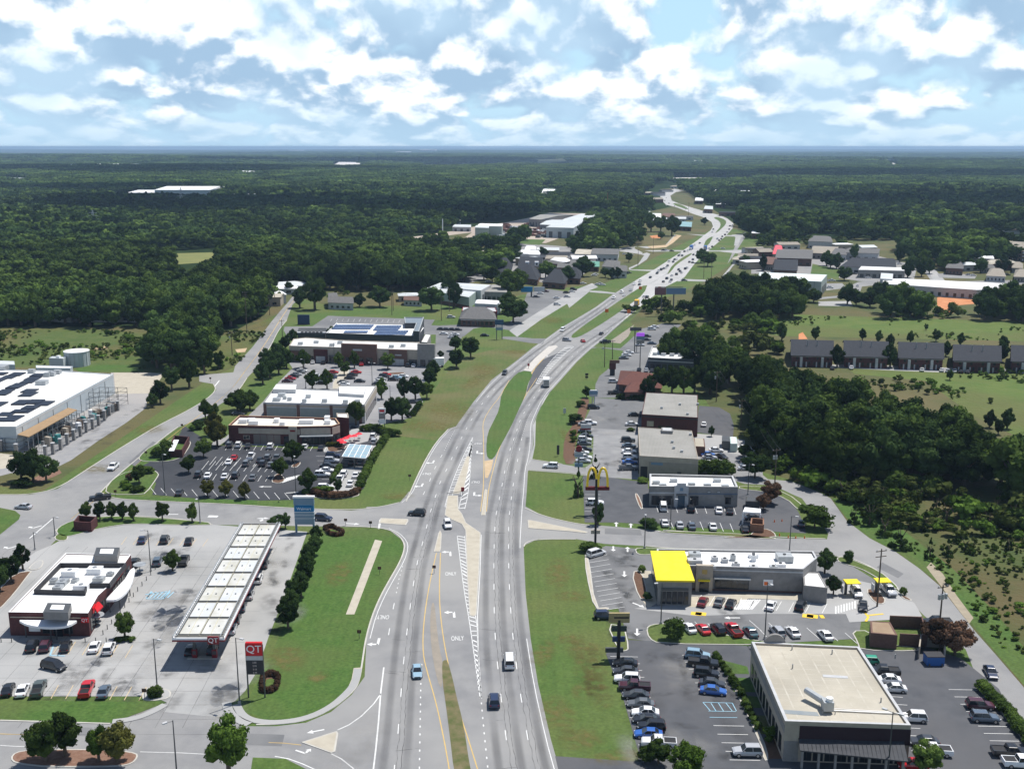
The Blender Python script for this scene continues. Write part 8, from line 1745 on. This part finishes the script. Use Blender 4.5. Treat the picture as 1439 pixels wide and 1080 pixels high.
# ---------------------------------------------------------------- poles, signs
def lamp(zn,x,y,H,label,heads=1,col=None,arm=1.0,rot=0.0):
 p=W(zn,x,y);t=thing('street_lamp',label,'lamp post',p);m=col or steel_dark;TB('base',concrete,t,(p.x,p.y,0),(p.x,p.y,.6),.28,.26,8,)
 TB('pole',m,t,(p.x,p.y,.6),(p.x,p.y,H),.13,.08,8)
 for k in range(heads):
  s=1 if k else -1;mb=MB();c,q=math.cos(rot)*s,math.sin(rot)*s;mb.tube((p.x,p.y,H-.15),(p.x+c*arm,p.y+q*arm,H),.05,n=5);a=mb.build('arm',m,t)
  BX('lamp_head',stucco_light,t,p.x+c*(arm+.3),p.y+q*(arm+.3),H-.05,.75,.42,.18,rot)
for zn,x,y,H,l,hd_ in (('A',603,292,10,'dark lamp post beside the gas station shop and small tree',1),('A',628,755,9.5,'lamp post on the corner island of the gas station exit',1),('A',957,820,12.5,'tall lamp post on the grass by the gas station sign',1),('A',706,1095,9,'pale lamp post at the bottom edge near the frontage road',1),
  ('E',835,992,12,'tall lamp post at the left side of the dark restaurant lot',1),('C',585,200,9,'slim lamp post at the burger lot corner bush',1),('C',1065,562,12,'tall lamp post in the outer burger row',1),('C',650,502,9,'lamp post behind the huge round bush',1),('D',200,212,9,'lamp post on the mulch spot beside the entrance road',1),('D',592,1110,11,'twin headed lamp post in front of the office canopy',2),
  ('H',430,352,11,'tall lamp post in the upper frontage lot',1),('H',975,990,9,'lamp post behind the bank beside a red sign',1),('F',467,452,12,'lamp post at the left column of the plaza lot',1),('F',803,432,9,'lamp post in the middle of the plaza lot',2),('F',895,542,8,'lamp post at the lower corner of the plaza lot',1),('F',612,330,10,'lamp post in front of the plaza shop row',1),('F',418,1000,12,'lamp post at the restaurant lot lower edge',1),('C',688,122,8,'lamp post in the outer row of the bank lot',1),
  ('G',1220,355,10,'lamp post beside the red roofed restaurant',1),('A',800,100,7,'lamp post on the grass strip beyond the gas canopy',1),('A',220,150,5,'short post at the station back entry',1),('A',140,205,4.5,'short post beside the yellow curb',1)):
 lamp(zn,x,y,H,l,hd_,rot=rt.uniform(0,3))
def utility(zn,x,y,H,label,trans=0,arms=1,d=0.3):
 p=W(zn,x,y);t=thing('utility_pole',label,'utility pole',p);TB('pole',wood_pole,t,(p.x,p.y,0),(p.x,p.y,H),.2,.13,8)
 for k in range(arms):BX('crossarm',wood_pole,t,p.x,p.y,H-.6-k*1.2,2.6,.14,.14,d)
 for k in range(trans):a=p.x+(-.8+.8*k)*math.cos(d);TB('transformer',galv,t,(a,p.y+(-.8+.8*k)*math.sin(d)-.25,H-3),(a,p.y+(-.8+.8*k)*math.sin(d)-.25,H-1.9),.3,n=10)
 for k in (-1,0,1):TB('insulator',stucco_light,t,(p.x+k*1.1*math.cos(d),p.y+k*1.1*math.sin(d),H-.45),(p.x+k*1.1*math.cos(d),p.y+k*1.1*math.sin(d),H-.15),.08,n=6)
 return (p.x,p.y,H-.2)
us=[utility('D',800,500,8.5,'wooden utility pole with three transformers above the purple tree',3),utility('D',550,432,13,'tall utility pole standing in the drive through island',0,2),utility('H',1110,962,12,'utility pole with transformers at the rear lot bend',2),utility('H',1018,762,10.5,'utility pole with transformers above the parked cars of the rear lot',2),utility('H',940,650,10,'utility pole at the wood edge of the rear lot',1),utility('H',815,520,12,'utility pole between the rear lot and the wood',1),
      utility('F',350,215,11,'wooden utility pole beside the upper country road',0),utility('F',95,285,11,'utility pole left of the country road',1),utility('F',285,82,12,'utility pole by the village street',0),utility('F',903,82,14,'utility pole on the lawn behind the plaza',0),utility('F',1153,110,14,'utility pole right on the lawn behind the plaza',0),utility('E',1250,175,22,'very tall utility pole in the dark wood by the road',0,3),
      utility('H',250,345,11,'utility pole at the grass edge of the upper lot',1),utility('H',290,305,9,'smaller utility pole by the low sign',0),utility('N',500,510,12,'pole by the industrial lawn',0),utility('M',970,780,16,'left utility pole on the grass inside the junction',0,2),utility('M',1025,785,16,'right utility pole on the grass inside the junction',0,2),utility('M',860,345,22,'tall pole beside the far bend',0),utility('M',605,600,15,'pole by the dirt drive junction',0),utility('M',495,700,15,'pole on the grass by the curved side street',0),utility('K',770,945,14,'pole behind the plaza lawn trees',0),utility('K',1085,950,14,'pole in front of the dark tree',0)]
mb=MB()
def wire(a,b,sag=1.0):
 q=[Vector(a).lerp(Vector(b),k/8) for k in range(9)]
 for k,v in enumerate(q):v.z -= sag*4*(k/8)*(1-k/8)
 for k in range(8):mb.tube(q[k],q[k+1],.035,n=3)
for i,j in ((2,3),(3,4),(4,5),(12,13),(6,7),(6,8),(9,10)):
 for dx in (-1,1):a,b=us[i],us[j];wire((a[0]+dx,a[1],a[2]),(b[0]+dx,b[1],b[2]),.8)
o=mb.build('power_lines',blackp);tag(o,'thin black power lines hanging between the wooden utility poles','power line')
def pole_sign(kind,zn,x,y,label,parts,poles,H0,pm=steel_dark,cat='sign'):
 """parts: (name, zbottom, w, h, depth, material[, dx, text, textsize, textmat])"""
 p=W(zn,x,y);t=thing(kind,label,cat,p);R_=Vector((1,0,0))
 for dx,r,z1 in poles:TB('post',pm,t,(p.x+dx,p.y,0),(p.x+dx,p.y,z1),r,n=8)
 for q in parts:
  nm,z0,w,h_,dp,m=q[:6];dx=q[6] if len(q)>6 else 0
  o=BX(nm,m,t,p.x+dx,p.y,z0,w,dp,h_)
  if len(q)>7 and q[7]:
   for k,line in enumerate(q[7].split('|')):
    n_=len(q[7].split('|'));logo(o,line,(p.x+dx,p.y-dp/2-.02,z0+h_*(1-(k+.5)/n_)),R_,(0,0,1),q[8],q[9],out=.01,name='lettering')
 return t,p
pole_sign('price_sign','A',1026,795,'red and black gas station price sign on two posts',[('logo_panel',8.2,2.9,2.4,.6,red,0,'QT',1.9,white),('name_panel',7.3,2.9,.8,.5,stucco_light,0,'',.4,trim_dark),('price_panel',4.6,2.9,2.6,.5,trim_dark,0,'2.85|2.95|3.15|2.99',.42,mat('price_text',(.65,.55,.5)))],[(-1.45,.14,10.2),(1.45,.14,10.2)],0)
pole_sign('pylon_sign','B',196,135,'tall blue grey shopping pylon sign with white arched top',[('top_panel',7.4,5.1,1.8,.8,blue_grey),('shop_panel',5.6,4.9,1.5,.85,mat('shop_blue',(.02,.17,.36)),0,'Walmart',1.0,white),('shop_panel',3.9,4.9,1.6,.8,mat('slate_blue',(.22,.30,.38))),('shop_panel',2.2,4.9,1.6,.8,MT['slate_blue']),('arch_cap',9.2,5.4,.4,1.0,white),('divider',5.45,5.0,.1,.9,white),('divider',3.75,5.0,.1,.9,white),('divider',4.7,4.8,.06,.84,white)],[(-2.2,.28,9.3),(2.2,.28,9.3)],0,blue_grey)
# golden arches
p=W('H',212,1085);t=thing('arches_sign','large yellow double arch sign over a dark red band on a tall pole','sign',p);zb=6.9
TB('post',steel_dark,t,(p.x,p.y,0),(p.x,p.y,zb),.22,n=10);BX('band',mat('band_red',(.12,.015,.018)),t,p.x,p.y,zb-.3,6.3,.8,.9)
for s in (-1,1):
 mb=MB();pts_=[]
 for k in range(25):
  u=k/24;a=math.pi*u;pts_.append((p.x+s*1.42+math.cos(a)*1.25,math.sin(a)**.75*5.2))
 for k in range(24):
  (x0,z0),(x1,z1)=pts_[k],pts_[k+1];th0=.24+.22*abs(math.cos(math.pi*k/24));mb.tube((x0,p.y,zb+.5+z0),(x1,p.y,zb+.5+z1),.34,n=6)
 mb.build('arch',yellow_arch,t)
pole_sign('shop_sign','C',480,650,'tan restaurant sign board above three smaller dark signs on one pole',[('main_board',9.6,4.0,2.0,.5,mat('sign_tan',(.36,.28,.13),(.40,.32,.17),2,.7),0,'Sports Grill|RESTAURANT',.62,mat('sign_dk',(.09,.07,.04))),('lower_board',7.7,3.0,1.1,.4,mat('sign_dkgreen',(.04,.06,.05)),0,'Barber Shop',.45,stucco_light),('lower_board',5.2,2.6,.9,.4,mat('sign_navy',(.03,.05,.12)),0,'Chiropractic',.4,stucco_light),('lower_board',2.2,3.4,.9,.4,steel_dark,0,'',.3,white)],[(0,.45,9.6)],0,blackp) if False else None
pole_sign('shop_sign','C',480,640,'tan sign board above three smaller dark boards on one thick pole',[('main_board',7.5,3.9,1.9,.5,mat('sign_tan',(.30,.24,.11),(.36,.29,.15),2,.7)),('lettering',8.35,2.8,.35,.56,mat('sign_dk',(.06,.05,.04)),.4),('lower_board',5.7,2.9,1.0,.45,mat('sign_dkgreen',(.04,.055,.05))),('lower_board',3.6,2.4,.95,.45,mat('sign_navy',(.03,.05,.13))),('lower_board',1.4,3.4,.9,.45,steel_dark,-.8)],[(0,.35,8)],0,blackp)
pole_sign('shop_sign','C',388,190,'very tall dark pole with small tan board beside the entrance',[('board',3.2,2.2,.9,.4,stucco_tan)],[(0,.28,17)],0,blackp)
pole_sign('shop_sign','H',119,905,'pale sign box with a red round emblem on a pole by the mulch bed',[('box',6.4,2.6,1.6,.5,stucco_light),('text_band',6.8,2.2,.3,.55,blue_grey),('lower_board',3.4,2.4,1.1,.4,blue_grey)],[(0,.18,6.6)],0)
p=W('H',119,905);e=thing('round_emblem_board','dark red round board on top of the pale sign box','sign',(p.x,p.y,8.0));TB('disc',red_dark,e,(p.x,p.y-.25,8.9),(p.x,p.y+.25,8.9),.95,n=20)
e.name='emblem_disc'
pole_sign('shop_sign','H',155,735,'white oval topped sign with a red lower band by the mulch bed',[('box',5.4,3.4,1.4,.5,stucco_light),('red_band',5.0,3.2,.5,.55,red_dark)],[(0,.2,5.5)],0,stucco_light)
pole_sign('shop_sign','H',193,545,'white and blue shop sign with rounded top near the round bush',[('box',4.8,3.2,1.3,.5,blue_grey),('lower_band',4.0,3.0,.8,.5,stucco_light),('cap',6.1,2.4,.35,.5,white)],[(-.4,.18,4.2),(.4,.18,4.2)],0,stucco_light)
pole_sign('led_sign','H',402,268,'roadside sign pole with a glowing purple screen and dark board',[('board',10.2,5.4,1.6,.5,steel_dark,.3),('screen',7.6,3.8,1.6,.5,purple_lit,2.6),('lower_board',5.9,3.8,1.6,.45,blue_grey,2.6),('lower_board',4.2,3.8,1.5,.45,stucco_grey,2.6)],[(0,.25,12),(1.0,.15,9)],0)
pole_sign('shop_sign','H',290,385,'dark brick based low sign beside the upper lot kerb',[('board',2.6,2.8,2.6,.6,brick_dark),('cabinet',0,2.0,2.6,.7,trim_dark),('cap',5.2,4.2,1.3,.5,brick_brown,.8)],[(-1.0,.12,5)],0)
pole_sign('shop_sign','H',160,405,'small dark double board sign on the highway lawn',[('board',1.6,1.3,.9,.2,trim_dark),('board',.5,1.3,.8,.2,trim_dark)],[(0,.06,2)],0)
pole_sign('banner_sign','H',15,795,'dark narrow roadside board on the lawn',[('board',.6,.8,3.0,.2,trim_dark)],[(0,.06,2)],0);pole_sign('banner_sign','H',48,585,'pale narrow board on the lawn',[('board',.6,1.0,1.8,.2,stucco_light)],[(0,.06,2)],0)
pole_sign('restaurant_sign','F',855,668,'white and red restaurant pylon sign at the highway lawn edge',[('logo_panel',6.5,2.4,1.6,.5,white),('red_mark',6.8,1.7,.8,.56,red),('menu_panel',4.4,2.2,1.9,.5,stucco_grey),('letter_panel',2.7,2.2,1.5,.5,white)],[(-.8,.14,6.5),(.8,.14,6.5)],0)
pole_sign('shop_sign','G',510,205,'tall dark blue board sign on two posts by the hipped office',[('board',7.5,4.4,2.6,.5,mat('navy_board',(.04,.09,.16))),('stripe',6.4,4.2,.6,.5,stucco_light),('lower_board',4.8,3.6,1.3,.5,blue_grey)],[(-1.4,.2,9),(1.4,.2,9)],0)
pole_sign('billboard','M',700,1045,'large roadside billboard with blue right panel beside the highway scrub',[('panel',12,6.4,4.2,.6,mat('board_red',(.20,.09,.10)),-3.8),('panel',12.4,11.2,3.6,.6,mat('board_blue',(.16,.24,.36)),5.2),('frame',16.4,16,.3,.7,steel_dark,1.2)],[(-3,.35,12.5),(4,.35,12.5)],0,cat='billboard')
pole_sign('billboard','L',880,1062,'blue billboard standing before trees in the upper left',[('panel',3.2,7.5,3.4,.6,mat('bb_blue',(.02,.22,.45)),-3.0),('panel',3.5,7,3.0,.6,mat('bb_pale',(.5,.52,.53)),5)],[(0,.5,4)],0,cat='billboard')
pole_sign('round_sign','H',990,900,'small vivid red square sign on the rear lot lamp',[('board',2.2,1.8,1.4,.2,red)],[(0,.06,2.3)],0)
pole_sign('cell_mast','M',275,310,'thin red and white mast above the far wood',[('cap',28,.8,1,.8,red_dark)],[(0,.4,30)],0,red_dark,'mast') ;pole_sign('cell_mast','K',1048,525,'white thin mast by the yard road',[('cap',17,1,1.2,1,white)],[(0,.5,18)],0,white,'mast');pole_sign('cell_mast','L',132,550,'short pale mast left of the yard',[('cap',8,1,1.2,1,white)],[(0,.5,8)],0,white,'mast')
for zn,x,y,l in (('B',412,562,'on the lawn beside the turn lane'),('B',493,305,'on the lawn near the junction curve'),('B',711,300,'on the median between yellow lines'),('B',358,110,'at the side road kerb'),('G',57,920,'in the lawn above the junction'),('B',457,120,'at the junction lawn edge'),('A',578,800,'on the gas station corner kerb'),('E',740,800,'on the lawn by the lot entry'),('E',585,1000,'at the lot lower left corner'),('E',922,660,'beside the country road'),('E',1065,420,'at the warehouse drive'),('M',270,1040,'orange one on the upper median'),('M',512,872,'orange one on the far median'),('M',652,872,'orange barrel like board at the far kerb'),('M',430,1045,'orange board at the right kerb')):
 o_='orange' in l;pole_sign('road_sign',zn,x,y,'small %s road sign %s' % ('bright' if o_ else 'dark',l),[('board',1.3 if not o_ else 1.5,.8 if not o_ else 2.0,.7 if not o_ else 2.0,.06,orange if o_ else mat('sign_brown',(.10,.05,.03)))],[(0,.05,1.9 if not o_ else 1.6)],0)
# mast arms on the highway island
for zn,x,y,dx,l in (('G',325,992,-4.5,'lower'),('G',658,352,0,'upper')):
 p=W(zn,x,y);t=thing('traffic_signal','small red lit beacon post on the %s concrete island' % l,'signal',p);TB('post',steel_dark,t,(p.x,p.y,0),(p.x,p.y,1.6),.1,n=6);BX('head',red_dark,t,p.x,p.y,1.2,.9,.4,1.1)
 if dx:TB('arm',steel_dark,t,(p.x,p.y,1.2),(p.x+dx,p.y,.5),.08,n=5)
# pylons
for zn,x,y,H in (('J',530,512,26),('J',1022,380,34)):
 p=W(zn,x,y);t=thing('power_pylon','lattice power pylon rising from the %s forest' % ('nearer left' if x<600 else 'farther left'),'pylon',p)
 for s in (-1,1):
  for q in (-1,1):TB('leg',galv,t,(p.x+s*3,p.y+q*3,0),(p.x+s*.4,p.y+q*.4,H),.28,.15,4)
 for k in range(3):BX('crossarm',galv,t,p.x,p.y,H*.62+k*H*.13,13-k*2,.4,.4)
 for k in range(6):z0,z1=H*k/6,H*(k+1)/6;r0,r1=3-2.6*k/6,3-2.6*(k+1)/6;mb=MB();mb.tube((p.x-r0,p.y-r0,z0),(p.x+r1,p.y-r1,z1),.14,n=3);mb.tube((p.x+r0,p.y-r0,z0),(p.x-r1,p.y-r1,z1),.14,n=3);mb.build('bracing',galv,t)
# bollards along the shop walk
for k in range(13):
 a=W('A',412+(620-412)*k/12,545+(285-545)*k/12);o=MB();o.tube((a.x,a.y,0),(a.x,a.y,1.05),.09,n=8);ob=o.build('bollard',steel_dark);tag(ob,'%s dark bollard from the near end along the gas station shop walk' % ORD(k,13),'bollard','bollards by the gas station shop')
for k in range(11):
 x=5+k*42
 if 60<x<330:continue
 a=W('A',x,575);o=MB();o.tube((a.x,a.y,0),(a.x,a.y,1.05),.09,n=8);ob=o.build('bollard',steel_dark);tag(ob,'dark bollard on the front kerb of the gas station shop','bollard','front bollards of the gas station shop')
for k,(x,y) in enumerate(((160,150),(195,158),(225,160),(260,160),(95,88),(140,95),(170,92))):
 a=W('D',x,y);o=MB();o.tube((a.x,a.y,0),(a.x,a.y,.75),.22,.05,8);ob=o.build('traffic_cone',orange);tag(ob,'%s orange cone from the left on the bank drive lane' % ORD(k,7),'cone','cones on the bank drive lane')
# terrace tables at the shop
for k,(x,y,l) in enumerate(((390,505,'lower'),(560,300,'upper'))):
 p=W('A',x,y);t=thing('garden_table','round outdoor table with pale top at the %s shop corner' % l,'table',p);TB('shade',galv,t,(p.x,p.y,2.2),(p.x,p.y,2.35),1.5,1.4,12);TB('post',steel_dark,t,(p.x,p.y,0),(p.x,p.y,2.2),.08,n=6);TB('table_top',steel,t,(p.x,p.y,.7),(p.x,p.y,.78),.8,n=12)
# brick kiosk behind the gas station
q=WL('A',[(300,128),(365,132),(388,112),(300,105)]);walls('trash_enclosure','small dark brick enclosure on the grass behind the gas station','enclosure','A',[(300,130),(365,134),(388,112),(318,106)],2.6,.3,brick_dark,True)
q=WL('C',[(1008,132),(1058,136),(1058,112),(1012,108)],0);walls('brick_enclosure','reddish brown enclosure at the right end of the bank lot','enclosure','C',[(1008,134),(1058,138),(1058,114),(1012,110)],2.2,.3,mat('brick_rust',(.25,.13,.08),(.3,.16,.1),2,.9),True)
# ---------------------------------------------------------------- air
def haze():
 m=bpy.data.materials.new('air');m.use_nodes=True;N=m.node_tree.nodes;N.clear();v=N.new('ShaderNodeVolumePrincipled');v.inputs['Color'].default_value=(.50,.72,.98,1);v.inputs['Density'].default_value=6.4e-5;v.inputs['Anisotropy'].default_value=.1
 o=N.new('ShaderNodeOutputMaterial');m.node_tree.links.new(v.outputs[0],o.inputs['Volume'])
 mb=MB();mb.box(0,16500,-75,90000,56000,75+99.5);ob=mb.build('haze',m);ob['kind']='stuff'
haze()
# ---------------------------------------------------------------- clouds overhead (they shade parts of the far woods)
def cloud(X,Y,rx,ry,seed,z=1500):
 m=MT.get('cloud')
 if not m:
  m=bpy.data.materials.new('cloud');m.use_nodes=True;N=m.node_tree.nodes;L=m.node_tree.links;N.clear();d=N.new('ShaderNodeBsdfDiffuse');d.inputs[0].default_value=(.9,.9,.9,1)
  t=N.new('ShaderNodeBsdfTransparent');x=N.new('ShaderNodeMixShader');x.inputs[0].default_value=.92;L.new(t.outputs[0],x.inputs[1]);L.new(d.outputs[0],x.inputs[2]);o=N.new('ShaderNodeOutputMaterial');L.new(x.outputs[0],o.inputs[0]);MT['cloud']=m
 rg=np.random.default_rng(seed);iv,jf=ICO2;mb=MB();cx,cy=X+sd.x/sd.z*z,Y+sd.y/sd.z*z
 for k in range(16):
  a=rg.uniform(0,6.28);q=rg.uniform(0,.8);r_=rg.uniform(.28,.5);n=len(mb.v);d=1+rg.uniform(-.12,.12,(len(iv),1));v=iv*d
  for p in v:mb.v.append((cx+rx*(math.cos(a)*q+p[0]*r_),cy+ry*(math.sin(a)*q+p[1]*r_),z+(max(p[2],-.25))*min(rx,ry)*r_*.8))
  for f in jf:mb.face([i+n for i in f])
 o=mb.build('cloud',m,smooth=True);o['kind']='stuff'
for i,c in enumerate(((-1350,3800,1200,620),(-300,1640,520,260),(960,1720,520,190),(-100,6600,1700,800),(1050,3500,1100,420),(-900,2300,300,130),(3000,6000,1500,500),(-4200,7500,1800,900))):cloud(*c,60+i)
